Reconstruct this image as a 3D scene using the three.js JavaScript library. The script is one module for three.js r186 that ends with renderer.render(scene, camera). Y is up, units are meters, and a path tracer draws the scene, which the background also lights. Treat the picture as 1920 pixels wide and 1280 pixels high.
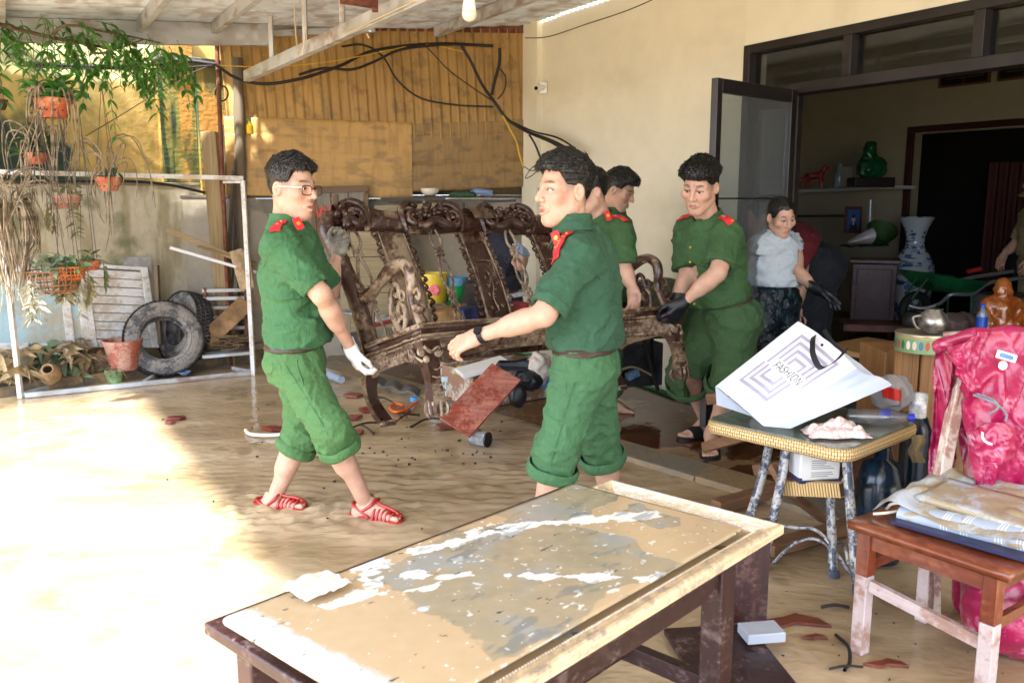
import * as THREE from 'three';
import { mergeGeometries } from 'three/addons/utils/BufferGeometryUtils.js';
import { RoundedBoxGeometry } from 'three/addons/geometries/RoundedBoxGeometry.js';
import { ImprovedNoise } from 'three/addons/math/ImprovedNoise.js';

// ---------------------------------------------------------------- camera, sky, sun, exposure
const FOCAL = 1650, EYE = 1.47, TILT = Math.atan(270 / FOCAL);
const scene = new THREE.Scene();
const camera = new THREE.PerspectiveCamera(2 * Math.atan(640 / FOCAL) * 180 / Math.PI, 1.5, 0.05, 400);
camera.position.set(0, EYE, 0);
camera.rotation.x = -TILT;
camera.focus = 4.1; camera.userData.fStop = 5.6;
const renderer = new THREE.WebGLRenderer({ antialias: true });
renderer.toneMapping = THREE.LinearToneMapping;
renderer.toneMappingExposure = 5.7;
renderer.shadowMap.enabled = true;

const SUN = new THREE.Vector3(-0.40, 1.0, 0.79).normalize();         // towards the sun: left, behind the camera
{
  const w = 512, h = 256, data = new Float32Array(w * h * 4);
  for (let y = 0; y < h; y++) for (let x = 0; x < w; x++) {
    const el = ((y + 0.5) / h - 0.5) * Math.PI, az = ((x + 0.5) / w - 0.5) * 2 * Math.PI;
    const d = new THREE.Vector3(Math.cos(el) * Math.cos(az), Math.sin(el), Math.cos(el) * Math.sin(az));
    const up = Math.max(0, d.y), haze = Math.pow(1 - up, 2.2);
    const glow = Math.pow(Math.max(0, d.dot(SUN)), 10) * 0.5 + Math.pow(Math.max(0, d.dot(SUN)), 3) * 0.25;
    const o = (y * w + x) * 4;
    data[o] = 0.68 + 0.40 * haze + glow; data[o + 1] = 0.83 + 0.36 * haze + glow * 0.98; data[o + 2] = 1.12 + 0.3 * haze + glow * 0.95; data[o + 3] = 1;
    if (d.y < 0) { data[o] = 0.22; data[o + 1] = 0.22; data[o + 2] = 0.2; }
  }
  const sky = new THREE.DataTexture(data, w, h, THREE.RGBAFormat, THREE.FloatType);
  sky.mapping = THREE.EquirectangularReflectionMapping; sky.magFilter = THREE.LinearFilter; sky.needsUpdate = true;
  scene.background = sky; scene.environment = sky;
}
const sun = new THREE.DirectionalLight(new THREE.Color(1, 0.965, 0.93), 4.2);
sun.target.position.set(0, 0, -4); sun.position.copy(SUN).multiplyScalar(20).add(sun.target.position); sun.shadow.radius = 5;
sun.castShadow = true; sun.shadow.mapSize.set(4096, 4096); sun.shadow.bias = -0.0004;
Object.assign(sun.shadow.camera, { left: -12, right: 12, top: 12, bottom: -12, near: 0.5, far: 50 });
scene.add(sun, sun.target);

// mirrored axes turn faces inside out: put the winding right again
{
  const move = THREE.BufferGeometry.prototype.applyMatrix4;
  THREE.BufferGeometry.prototype.applyMatrix4 = function (m) {
    move.call(this, m);
    if (m.determinant() < 0) {
      if (this.index) { const a = this.index.array; for (let i = 0; i < a.length; i += 3) { const t = a[i + 1]; a[i + 1] = a[i + 2]; a[i + 2] = t; } }
      else for (const q of Object.values(this.attributes)) { const n = q.itemSize, a = q.array; for (let i = 0; i < q.count; i += 3) for (let c = 0; c < n; c++) { const j = (i + 1) * n + c, k = (i + 2) * n + c, t = a[j]; a[j] = a[k]; a[k] = t; } }
    }
    return this;
  };
}
// ---------------------------------------------------------------- helpers
const V = (x, y, z) => new THREE.Vector3(x, y, z), PI = Math.PI;
let rs = 7;
const rnd = () => { rs = (rs + 0x6d2b79f5) | 0; let t = Math.imul(rs ^ (rs >>> 15), 1 | rs); t = (t + Math.imul(t ^ (t >>> 7), 61 | t)) ^ t; return ((t ^ (t >>> 14)) >>> 0) / 4294967296; };
const rr = (a, b) => a + (b - a) * rnd();
const clamp = (x, a = 0, b = 1) => Math.min(b, Math.max(a, x)), mix = (a, b, t) => a + (b - a) * t;
const step = (a, b, x) => { const t = clamp((x - a) / (b - a)); return t * t * (3 - 2 * t); };
const ray = (px, py) => { const u = (px - 960) / FOCAL, v = (640 - py) / FOCAL, c = Math.cos(TILT), s = Math.sin(TILT); return [u, v * c - s, c + v * s]; };
// a place of the surveyed site: its bearing as read off the photograph, and its distance or its height
const at = (px, py, d) => { const r = ray(px, py); return V(r[0] * d / r[2], EYE + r[1] * d / r[2], -d); };
const atY = (px, py, h = 0) => { const r = ray(px, py), t = (h - EYE) / r[1]; return V(r[0] * t, h, -r[2] * t); };
// the house front: s metres along it from its far corner, n metres out of the wall (towards the yard), y up
const FC = V(0.216, 0, -8.3), FD = V(0.498, 0, 0.867), FN = V(-0.867, 0, 0.498);
const hs = (s, y, n = 0) => V(FC.x + FD.x * s + FN.x * n, y, FC.z + FD.z * s + FN.z * n);

const perlin = new ImprovedNoise();
const n3 = (x, y, z) => perlin.noise(x, y, z);
const hash = (x, y, s) => { let h = (x * 374761393 + y * 668265263 + s * 1274126177) | 0; h = Math.imul(h ^ (h >>> 13), 1274126177); return ((h ^ (h >>> 16)) >>> 0) / 4294967296; };
function vnoise(x, y, per, s) {
  const xi = Math.floor(x), yi = Math.floor(y), fx = x - xi, fy = y - yi, u = fx * fx * (3 - 2 * fx), v = fy * fy * (3 - 2 * fy);
  const m = (k, p) => ((k % p) + p) % p, x0 = m(xi, per[0]), x1 = m(xi + 1, per[0]), y0 = m(yi, per[1]), y1 = m(yi + 1, per[1]);
  return mix(mix(hash(x0, y0, s), hash(x1, y0, s), u), mix(hash(x0, y1, s), hash(x1, y1, s), u), v);
}
// tileable fractal noise over u, v in 0..1
function fbm(u, v, fx, fy, oct, s = 1) { let a = 0.5, t = 0, w = 0; for (let i = 0; i < oct; i++) { t += a * vnoise(u * fx, v * fy, [fx, fy], s + i * 17); w += a; a *= 0.5; fx *= 2; fy *= 2; } return t / w; }
function tex(w, h, f, srgb = true, rep = 1) {
  const d = new Uint8Array(w * h * 4);
  for (let y = 0; y < h; y++) for (let x = 0; x < w; x++) { const c = f((x + 0.5) / w, (y + 0.5) / h), o = (y * w + x) * 4; if (c.length) { d[o] = clamp(c[0]) * 255; d[o + 1] = clamp(c[1]) * 255; d[o + 2] = clamp(c[2]) * 255; d[o + 3] = c.length > 3 ? clamp(c[3]) * 255 : 255; } else { d[o] = d[o + 1] = d[o + 2] = clamp(c) * 255; d[o + 3] = 255; } }
  const t = new THREE.DataTexture(d, w, h); t.magFilter = THREE.LinearFilter; t.minFilter = THREE.LinearMipmapLinearFilter; t.generateMipmaps = true;
  t.wrapS = t.wrapT = THREE.RepeatWrapping; if (srgb) t.colorSpace = THREE.SRGBColorSpace;
  if (rep !== 1) t.repeat.set(rep.length ? rep[0] : rep, rep.length ? rep[1] : rep);
  t.needsUpdate = true; return t;
}
function canv(w, h, draw) { const c = document.createElement('canvas'); c.width = w; c.height = h; draw(c.getContext('2d'), w, h); const t = new THREE.CanvasTexture(c); t.colorSpace = THREE.SRGBColorSpace; t.wrapS = t.wrapT = THREE.RepeatWrapping; return t; }
const rep = (t, a, b = a) => { const c = t.clone(); c.repeat.set(a, b); c.needsUpdate = true; return c; };
const lerp3 = (a, b, t) => [mix(a[0], b[0], t), mix(a[1], b[1], t), mix(a[2], b[2], t)];
const hexc = (h) => [(h >> 16 & 255) / 255, (h >> 8 & 255) / 255, (h & 255) / 255];
const mat = (color, roughness = 0.7, o = {}) => { const p = { color, roughness, ...o }; const phys = ['transmission', 'clearcoat', 'sheen', 'ior', 'specularIntensity', 'thickness'].some((k) => k in p); return new (phys ? THREE.MeshPhysicalMaterial : THREE.MeshStandardMaterial)({ side: THREE.DoubleSide, ...p }); };

// geometry: everything leaves here non-indexed with uv in metres unless it brings its own
function prep(g, keepUV) {
  let q = g.index ? g.toNonIndexed() : g;
  if (!q.attributes.normal) q.computeVertexNormals();
  if (!keepUV || !q.attributes.uv) metreUV(q);
  for (const k of Object.keys(q.attributes)) if (!['position', 'normal', 'uv', 'color'].includes(k)) q.deleteAttribute(k);
  return q;
}
function metreUV(q) {
  const p = q.attributes.position, n = p.count, uv = new Float32Array(n * 2), a = V(), b = V(), c = V();
  const ext = [0, 0, 0]; q.computeBoundingBox(); q.boundingBox.getSize(a); ext[0] = a.x; ext[1] = a.y; ext[2] = a.z;
  for (let i = 0; i < n; i += 3) {
    a.fromBufferAttribute(p, i); b.fromBufferAttribute(p, i + 1).sub(a); c.fromBufferAttribute(p, i + 2).sub(a); b.cross(c);
    const x = Math.abs(b.x), y = Math.abs(b.y), z = Math.abs(b.z), ax = x > y && x > z ? 0 : y > z ? 1 : 2;
    for (let k = i; k < i + 3; k++) {
      const X = p.getX(k), Y = p.getY(k), Z = p.getZ(k);
      // u runs along the longer side, so that grain follows the length
      let s = ax === 0 ? [Z, Y, ext[2], ext[1]] : ax === 1 ? [X, Z, ext[0], ext[2]] : [X, Y, ext[0], ext[1]];
      if (s[3] > s[2]) s = [s[1], s[0]];
      uv[k * 2] = s[0]; uv[k * 2 + 1] = s[1];
    }
  }
  q.setAttribute('uv', new THREE.BufferAttribute(uv, 2));
  return q;
}
const joined = (gs, keepUV) => { gs = (Array.isArray(gs) ? gs : [gs]).map((g) => prep(g, keepUV)); const col = gs.some((g) => g.attributes.color); if (col) for (const g of gs) if (!g.attributes.color) paint(g, 1, 1, 1); return gs.length === 1 ? gs[0] : mergeGeometries(gs); };
function paint(g, r, gg, b) { const n = g.attributes.position.count, c = new Float32Array(n * 3); for (let i = 0; i < n; i++) { c[i * 3] = r; c[i * 3 + 1] = gg; c[i * 3 + 2] = b; } g.setAttribute('color', new THREE.BufferAttribute(c, 3)); return g; }

const origin = new Map(), used = new Map();
function numbered(name) { const k = used.get(name) ?? 0; used.set(name, k + 1); return k ? name + '_' + String(k).padStart(3, '0') : name; }
function thing(name, label, category, base, group) {
  const o = new THREE.Group(); o.name = numbered(name); o.position.copy(base); scene.add(o); origin.set(o, base.clone());
  o.userData = { label, category }; if (group) o.userData.group = group;
  return o;
}
// a part in world coordinates, stored relative to its thing's base
function part(name, geos, material, parent, o = {}) {
  const b = origin.get(parent) ?? V(0, 0, 0), g = joined(geos, o.uv); g.translate(-b.x, -b.y, -b.z);
  const m = new THREE.Mesh(g, material); m.name = name; m.castShadow = m.receiveShadow = true; parent.add(m); origin.set(m, b);
  if (o.label) m.userData.label = o.label;
  if (o.kind) m.userData.kind = o.kind;
  return m;
}
// a thing that is one mesh
function single(name, geos, material, label, category, group, o = {}) {
  const g = joined(geos, o.uv); g.computeBoundingBox(); const b = V(); g.boundingBox.getCenter(b); b.y = g.boundingBox.min.y; g.translate(-b.x, -b.y, -b.z);
  const m = new THREE.Mesh(g, material); m.name = numbered(name); m.position.copy(b); m.castShadow = m.receiveShadow = true; scene.add(m); origin.set(m, b);
  m.userData = { label, category }; if (group) m.userData.group = group; if (o.kind) { m.userData.kind = o.kind; }
  return m;
}
function struct(name, geos, material, o = {}) { const m = new THREE.Mesh(joined(geos, o.uv), material); m.name = name; m.userData.kind = 'structure'; m.castShadow = m.receiveShadow = true; scene.add(m); return m; }

const box = (w, h, d, x = 0, y = 0, z = 0) => new THREE.BoxGeometry(w, h, d).translate(x, y, z);
const rbox = (w, h, d, r, x = 0, y = 0, z = 0) => new RoundedBoxGeometry(w, h, d, 1, Math.min(r, w / 2.01, h / 2.01, d / 2.01)).translate(x, y, z);
const place = (g, m) => g.applyMatrix4(m);
function basis(x, y, z, p) { return new THREE.Matrix4().makeBasis(x, y, z).setPosition(p); }
// square bar from a to b, w across and h along up
function bar(a, b, w, h, up = V(0, 1, 0), r = 0) {
  const L = a.distanceTo(b), x = b.clone().sub(a).normalize(); let z = x.clone().cross(up); if (z.length() < 1e-3) z = x.clone().cross(V(1, 0, 0)); z.normalize(); const y = z.clone().cross(x);
  let g = r ? rbox(L, h, w, r) : box(L, h, w); g = prep(g);
  return g.applyMatrix4(basis(x, y, z, a.clone().add(b).multiplyScalar(0.5)));
}
const curve = (pts) => new THREE.CatmullRomCurve3(pts.map((p) => p.isVector3 ? p : V(...p)), false, 'centripetal');
const tube = (pts, r, n = 0, m = 7) => new THREE.TubeGeometry(curve(pts), n || pts.length * 5, r, m);
// tube whose radius changes along its length: rf(t)
function taper(pts, rf, n = 24, m = 8, flat = 1) {
  const g = new THREE.TubeGeometry(curve(pts), n, 1, m), c = g.parameters.path, p = g.attributes.position;
  for (let i = 0; i <= n; i++) { const q = c.getPointAt(i / n), r = rf(i / n); for (let j = 0; j <= m; j++) { const k = i * (m + 1) + j; p.setXYZ(k, q.x + (p.getX(k) - q.x) * r, q.y + (p.getY(k) - q.y) * r * flat, q.z + (p.getZ(k) - q.z) * r); } }
  g.computeVertexNormals(); return g;
}
const rod = (a, b, r, r2 = r, m = 8) => { const L = a.distanceTo(b), g = new THREE.CylinderGeometry(r2, r, L, m), y = b.clone().sub(a).normalize(); return g.applyQuaternion(new THREE.Quaternion().setFromUnitVectors(V(0, 1, 0), y)).translate((a.x + b.x) / 2, (a.y + b.y) / 2, (a.z + b.z) / 2); };
const lathe = (prof, n = 28) => new THREE.LatheGeometry(prof.map((p) => new THREE.Vector2(p[0], p[1])), n);
const ball = (r, x = 0, y = 0, z = 0, a = 12, b = 8) => new THREE.SphereGeometry(r, a, b).translate(x, y, z);
const shapeOf = (pts, holes = []) => { const s = new THREE.Shape(pts.map((p) => new THREE.Vector2(p[0], p[1]))); for (const h of holes) s.holes.push(new THREE.Path(h.map((p) => new THREE.Vector2(p[0], p[1])))); return s; };
const extrude = (pts, depth, bevel = 0, holes = []) => new THREE.ExtrudeGeometry(shapeOf(pts, holes), { depth, bevelEnabled: bevel > 0, bevelSize: bevel, bevelThickness: bevel, bevelSegments: 1, curveSegments: 8 });
const mid = (a, b, t = 0.5) => a.clone().lerp(b, t);
// sheet over a grid: f(u, v) -> Vector3, with uv 0..1
function sheet(nu, nv, f, closeU) {
  const pos = [], uv = [], idx = [];
  for (let j = 0; j <= nv; j++) for (let i = 0; i <= nu; i++) { const p = f(i / nu, j / nv); pos.push(p.x, p.y, p.z); uv.push(i / nu, j / nv); }
  for (let j = 0; j < nv; j++) for (let i = 0; i < nu; i++) { const a = j * (nu + 1) + i, b = a + 1, c = a + nu + 1, d = c + 1; idx.push(a, b, d, a, d, c); }
  const g = new THREE.BufferGeometry(); g.setAttribute('position', new THREE.Float32BufferAttribute(pos, 3)); g.setAttribute('uv', new THREE.Float32BufferAttribute(uv, 2)); g.setIndex(idx); g.computeVertexNormals(); return g;
}
// a sheet given some thickness t: the same grid twice, with its rim closed
function slab(nu, nv, f, t) {
  const g = sheet(nu, nv, f), p = g.attributes.position, n = g.attributes.normal, N = p.count, pos = [], uv = [], idx = [], id = Array.from(g.index.array);
  for (let s = 0; s < 2; s++) for (let i = 0; i < N; i++) { const k = s ? -t : 0; pos.push(p.getX(i) + n.getX(i) * k, p.getY(i) + n.getY(i) * k, p.getZ(i) + n.getZ(i) * k); uv.push(g.attributes.uv.getX(i), g.attributes.uv.getY(i)); }
  for (const i of id) idx.push(i);
  for (let i = 0; i < id.length; i += 3) idx.push(id[i] + N, id[i + 2] + N, id[i + 1] + N);
  const rim = []; for (let i = 0; i <= nu; i++) rim.push(i); for (let j = 1; j <= nv; j++) rim.push(j * (nu + 1) + nu); for (let i = nu - 1; i >= 0; i--) rim.push(nv * (nu + 1) + i); for (let j = nv - 1; j > 0; j--) rim.push(j * (nu + 1));
  for (let k = 0; k < rim.length; k++) { const a = rim[k], b = rim[(k + 1) % rim.length]; idx.push(a, a + N, b, b, a + N, b + N); }
  const o = new THREE.BufferGeometry(); o.setAttribute('position', new THREE.Float32BufferAttribute(pos, 3)); o.setAttribute('uv', new THREE.Float32BufferAttribute(uv, 2)); o.setIndex(idx); o.computeVertexNormals(); return o;
}

// ---------------------------------------------------------------- textures shared by many things (grain, stains, weave)
const stainT = tex(512, 512, (u, v) => { const a = fbm(u, v, 4, 4, 5, 3), b = fbm(u, v, 24, 24, 3, 9); return 0.62 + 0.55 * (a - 0.5) * 1.3 + 0.25 * (b - 0.5) + 0.15; });
const grainT = tex(512, 512, (u, v) => { const w = fbm(u, v, 2, 10, 3, 5), l = fbm(u, v, 3, 90, 3, 7), k = 0.5 + 0.5 * Math.sin((v * 14 + w * 5) * PI * 2); return 0.72 + 0.2 * (l - 0.5) + 0.12 * k * 0.6 + 0.16 * (w - 0.5); });
const weaveT = tex(256, 256, (u, v) => { const x = Math.sin(u * PI * 2 * 48), y = Math.sin(v * PI * 2 * 48); return 0.5 + 0.3 * x * y + 0.3 * (fbm(u, v, 32, 32, 2, 4) - 0.5); }, false);
const bumpT = tex(256, 256, (u, v) => fbm(u, v, 8, 8, 5, 21), false);
const mudT = tex(512, 512, (u, v) => { const a = fbm(u, v, 5, 5, 5, 31); return 0.66 + 0.5 * (a - 0.5) + 0.12 * fbm(u, v, 40, 40, 2, 33); });
const mudRough = tex(256, 256, (u, v) => 0.35 + 0.6 * step(0.42, 0.6, fbm(u, v, 6, 6, 5, 41)), false);
// colour with mud patches: base colour, mud colour, share of mud
function muddy(base, mud, share, seed, grain = 0.12, w = 512, sc = 6) {
  return tex(w, w, (u, v) => {
    const q = fbm(u, v, sc, sc, 3, seed + 9), a = fbm(u + 0.14 * q, v + 0.1 * q, sc, sc, 6, seed), f = fbm(u, v, sc * 7, sc * 7, 4, seed + 5), g = fbm(u, v, 4, 60, 3, seed + 3), e = a * 0.75 + f * 0.45 - 0.1;
    const k = 0.2 * share + 0.8 * step(0.64 - share * 0.4 - 0.13, 0.64 - share * 0.4 + 0.17, e), c = lerp3(base, mud, clamp(k)), m = 1 + grain * 2 * (g - 0.5) + 0.1 * (f - 0.5); return [c[0] * m, c[1] * m, c[2] * m];
  });
}

// ================================================================ the setting: yard, porch, house, boundary walls
const kerbA = V(-1.75, 0, -7.66), kerbB = V(2.95, 0, -2.19), kerbD = kerbB.clone().sub(kerbA).normalize(), kerbN = V(kerbD.z, 0, -kerbD.x);   // kerbN points to the yard? checked below
const yardSide = kerbN.dot(V(-1, 0, 1)) > 0 ? 1 : -1;
const YN = kerbN.clone().multiplyScalar(yardSide);
// water: muddy film with low ripples, a wake behind the wading feet
const footR = V(-1.17, 0, -4.02), footF = V(-0.62, 0, -3.96);
function waterH(x, z) {
  let h = 0.0022 * n3(x * 3.1, z * 4.3, 1.7) + 0.0014 * n3(x * 9, z * 12, 4.2);
  const wx = (x + 0.35) / 0.85, wz = (z + 4.42) / 0.42, wake = Math.exp(-(wx * wx + wz * wz));
  h += wake * (0.02 * n3(x * 7 + z * 5, z * 16 - x * 4, 2.3) + 0.008 * n3(x * 18, z * 26, 5.5));
  for (const [f, r, k] of [[footR, 0.26, 1], [footF, 0.2, 0.55]]) { const d = Math.hypot(x - f.x + 0.03, (z - f.z) * 1.5), e = Math.exp(-(((d - 0.12) / r) ** 2)); h += k * e * (0.006 + 0.022 * Math.max(0, n3(x * 16, z * 20, 8.1)) + 0.012 * n3(x * 42, z * 48, 3.3)); h += k * 0.006 * Math.sin(d * 52 + 2 * n3(x * 3, z * 3, 2)) * Math.exp(-d * 2.6); }
  const sp = Math.exp(-(((x + 1.3) / 0.32) ** 2 + ((z + 3.82) / 0.25) ** 2)); h += sp * 0.02 * Math.max(0, n3(x * 22, z * 24, 6.6) + 0.1);
  return h;
}
const waterT = tex(1024, 1024, (u, v) => {
  const q = fbm(u, v, 3, 3, 4, 51), a = fbm(u + 0.12 * q, v + 0.2 * q, 4, 12, 6, 52), b = fbm(u, v, 60, 60, 3, 53), d = fbm(u, v, 18, 18, 4, 58);
  const k = clamp(0.5 + (a - 0.5) * 1.9), c = lerp3([0.60, 0.515, 0.395], [0.755, 0.67, 0.545], k), m = 1 + 0.06 * (b - 0.5), s = step(0.6, 0.78, d) * 0.3;
  return lerp3([c[0] * m, c[1] * m, c[2] * m], [0.47, 0.39, 0.29], s * 1.5);
});
const rippleT = tex(512, 512, (u, v) => { const q = fbm(u, v, 3, 3, 3, 61); return 0.5 * fbm(u + 0.1 * q, v + 0.1 * q, 5, 9, 5, 62) + 0.5 * (1 - Math.abs(2 * fbm(u + 0.15 * q, v + 0.15 * q, 16, 26, 3, 63) - 1)); }, false);
const waterM = mat(0xffffff, 0.07, { map: rep(waterT, 0.32), ior: 1.36, bumpMap: rep(rippleT, 0.7), bumpScale: 0.006 });
{
  const g = [];
  const patch = (x0, x1, z0, z1, c) => { const nx = Math.ceil((x1 - x0) / c), nz = Math.ceil((z1 - z0) / c); g.push(sheet(nx, nz, (u, v) => { const x = mix(x0, x1, u), z = mix(z1, z0, v); return V(x, waterH(x, z), z); })); };
  patch(-2.2, 0.9, -5.3, -3.3, 0.018); patch(-5, -2.2, -5.3, -3.3, 0.07); patch(0.9, 4.2, -5.3, -3.3, 0.07); patch(-5, 4.2, -8.6, -5.3, 0.07); patch(-5, 4.2, -3.3, 1, 0.07);
  struct('water', g, waterM);
  struct('ground', [new THREE.PlaneGeometry(400, 400).rotateX(-PI / 2).translate(0, -0.05, 0)], mat(0xffffff, 0.95, { map: rep(waterT, 0.15) }));
}
// porch: red tiles under a brown film of water, a concrete kerb towards the yard
const porchT = tex(1024, 1024, (u, v) => {
  const a = fbm(u, v, 4, 4, 6, 71), b = fbm(u, v, 9, 9, 5, 73), f = fbm(u, v, 50, 50, 2, 75);
  let c = lerp3([0.36, 0.235, 0.135], [0.47, 0.34, 0.215], step(0.38, 0.62, a)); c = lerp3(c, [0.36, 0.14, 0.09], 0.55 * step(0.56, 0.63, b)); c = lerp3(c, [0.62, 0.52, 0.39], 0.8 * step(0.665, 0.69, fbm(u, v, 5, 5, 6, 77)));
  const m = 1 + 0.14 * (f - 0.5); return [c[0] * m, c[1] * m, c[2] * m];
});
{
  const k = (t, off) => kerbA.clone().addScaledVector(kerbD, t).addScaledVector(YN, off), L = kerbA.distanceTo(kerbB);
  const poly = [k(0, -0.1), k(L, -0.1), hs(7.0, 0, -0.1), hs(-0.4, 0, -0.1), V(-1.75, 0, -8.4)];
  const sh = new THREE.ShapeGeometry(shapeOf(poly.map((p) => [p.x, -p.z]))).rotateX(-PI / 2).translate(0, 0.007, 0);
  struct('porch_floor', [sh], mat(0xffffff, 0.09, { map: rep(porchT, 0.42), bumpMap: rep(rippleT, 0.6), bumpScale: 0.002, ior: 1.4 }));
  const kg = [], kt = muddy([0.47, 0.45, 0.41], [0.6, 0.5, 0.36], 0.36, 81, 0.06);
  const km = mat(0xffffff, 0.55, { map: rep(kt, 0.8), bumpMap: rep(bumpT, 3), bumpScale: 0.004 });
  const kerb = new THREE.Group(); kerb.name = 'kerb'; kerb.userData.kind = 'structure'; scene.add(kerb);
  for (let t = 0.05, i = 0; t < L - 0.2; i++) { const l = 0.92 + 0.2 * hash(i, 3, 1); if (i !== 2) part('kerb_slab', [bar(k(t, -0.07), k(Math.min(L, t + l), -0.07), 0.24, 0.09, V(0, 1, 0), 0.008).translate(0, -0.016 + 0.004 * hash(i, 5, 2), 0)], km, kerb); t += l + 0.006; }
}
// ---- house
const creamT = tex(1024, 1024, (u, v) => { const a = fbm(u, v, 3, 3, 5, 91), b = fbm(u, v, 40, 40, 3, 92), s = fbm(u, v, 14, 4, 4, 93); const k = 0.97 + 0.07 * (a - 0.5) + 0.04 * (b - 0.5), d = step(0.62, 0.85, s) * 0.05; return [0.90 * k - d * 0.6, 0.87 * k - d * 0.7, 0.77 * k - d * 0.8]; });
const creamM = mat(0xffffff, 0.82, { map: rep(creamT, 0.28), bumpMap: rep(bumpT, 1.5), bumpScale: 0.002 });
const O0 = 2.64, O1 = 5.92, OT = 2.45;
const hbox = (s0, s1, y0, y1, n0, n1, r = 0) => { const g = prep(r ? rbox(s1 - s0, y1 - y0, n1 - n0, r) : box(s1 - s0, y1 - y0, n1 - n0)); return g.applyMatrix4(basis(FD, V(0, 1, 0), FN, hs((s0 + s1) / 2, (y0 + y1) / 2, (n0 + n1) / 2))); };
{
  const house = thing('house', 'cream rendered house with a wide dark framed doorway opening on the porch', 'house', hs(0, 0));
  part('front_wall', [hbox(0, O0, -0.04, 3.6, -0.2, 0), hbox(O0, O1, OT, 3.6, -0.2, 0), hbox(O1, 11, -0.04, 3.6, -0.2, 0)], creamM, house);
  part('corner_pilaster', [hbox(-0.16, 0.1, -0.04, 3.6, -0.2, 0.05)], creamM, house);
  part('side_wall', [hbox(-1.85, -0.16, -0.04, 3.6, -0.2, 0), hbox(-1.85, -1.65, -0.04, 3.6, -7.5, -0.2), hbox(7.6, 7.8, -0.04, 3.6, -7.5, -0.2), hbox(-1.65, 7.6, -0.04, 3.6, -7.7, -7.5)], creamM, house);
  const dirty = mat(0xbcbcb4, 0.85, { map: rep(creamT, 0.28) });  // darker copy of the cream: the dim interior is put into its colour
  part('dark_room_lining', [hbox(-1.6, 7.6, 0.1, 3.4, -7.5, -7.45), hbox(-1.65, -1.6, 0.1, 3.4, -7.45, -4.66), hbox(-1.6, 7.6, 3.35, 3.4, -7.4, -4.66)], mat(0x2a2826, 0.9), house);  // dark lining added inside the cream walls: shade of the unlit room as colour
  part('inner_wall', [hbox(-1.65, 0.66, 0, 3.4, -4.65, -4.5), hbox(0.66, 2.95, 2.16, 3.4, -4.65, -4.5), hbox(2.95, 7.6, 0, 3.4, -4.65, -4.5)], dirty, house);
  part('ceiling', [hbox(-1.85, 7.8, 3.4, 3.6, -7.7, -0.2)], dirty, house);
  part('door_casing', [hbox(0.6, 0.68, 0.1, 2.17, -4.5, -4.46, 0.006), hbox(0.6, 3.0, 2.17, 2.24, -4.5, -4.46, 0.006), hbox(2.93, 3.0, 0.1, 2.17, -4.5, -4.46, 0.006)], mat(0x3a1a14, 0.45), house);
  // patterned ventilation openings above the inner doorway
  for (const [s0, s1, cut] of [[0.93, 1.5, 1], [1.58, 2.12, 0], [2.2, 2.74, 0]]) {
    const v = part('vent_frame', [hbox(s0, s1, 2.62, 2.64, -4.5, -4.47), hbox(s0 + cut * 0.09, s1, 2.42 + 0.44, 2.88, -4.5, -4.47), hbox(s1 - 0.02, s1, 2.64, 2.86, -4.5, -4.47), cut ? bar(hs(s0 + 0.01, 2.76, -4.485), hs(s0 + 0.1, 2.87, -4.485), 0.03, 0.02) : hbox(s0, s0 + 0.02, 2.64, 2.86, -4.5, -4.47), hbox(s0, s0 + 0.02, 2.64, 2.76, -4.5, -4.47)], mat(0x6b4a20, 0.6), house);
    part('vent_panel', [hbox(s0 + 0.02, s1 - 0.02, 2.64, 2.86, -4.498, -4.488)], mat(0x0c0d0a, 0.5), v);
    part('vent_bar', [hbox(s0 + 0.08, s1 - 0.08, 2.7, 2.71, -4.488, -4.476), hbox(s0 + 0.08, s1 - 0.08, 2.79, 2.8, -4.488, -4.476), hbox((s0 + s1) / 2 - 0.005, (s0 + s1) / 2 + 0.005, 2.64, 2.7, -4.488, -4.476), hbox(s1 - 0.09, s1 - 0.08, 2.71, 2.79, -4.488, -4.476)], mat(0x6b4a20, 0.6), v);
  }
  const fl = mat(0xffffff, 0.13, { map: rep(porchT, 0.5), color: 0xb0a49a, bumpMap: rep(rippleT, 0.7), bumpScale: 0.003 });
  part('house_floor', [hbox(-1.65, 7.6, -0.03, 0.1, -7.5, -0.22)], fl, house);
  part('threshold', [hbox(O0, O1, -0.03, 0.112, -0.22, 0.06, 0.012)], mat(0x7a4634, 0.35, { map: rep(mudT, 0.8) }), house);
  // the opening: frame, transom with panes, fixed side leaf
  const fm = mat(0x2b2523, 0.42, { map: rep(stainT, 0.7) }), gl = mat(0xffffff, 0.02, { transmission: 1, thickness: 0, ior: 1.5, color: 0xdfe3e2 });
  const fr = part('window_frame', [hbox(O0, O0 + 0.055, 0.112, OT, -0.1, 0.012, 0.004), hbox(O0 + 0.055, O1 - 0.055, OT - 0.055, OT, -0.1, 0.012, 0.004), hbox(O1 - 0.055, O1, 0.112, OT, -0.1, 0.012, 0.004), hbox(O0 + 0.055, O1 - 0.055, 2.1, 2.165, -0.105, 0.016, 0.004)], fm, house);
  for (const s of [3.47, 4.27, 5.09]) part('mullion', [hbox(s - 0.03, s + 0.03, 2.165, OT - 0.055, -0.098, 0.01, 0.003)], fm, fr);
  for (const [a, b] of [[O0 + 0.055, 3.44], [3.5, 4.24], [4.3, 5.06], [5.12, O1 - 0.055]]) part('pane', [hbox(a, b, 2.165, OT - 0.055, -0.055, -0.05)], gl, fr);
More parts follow.
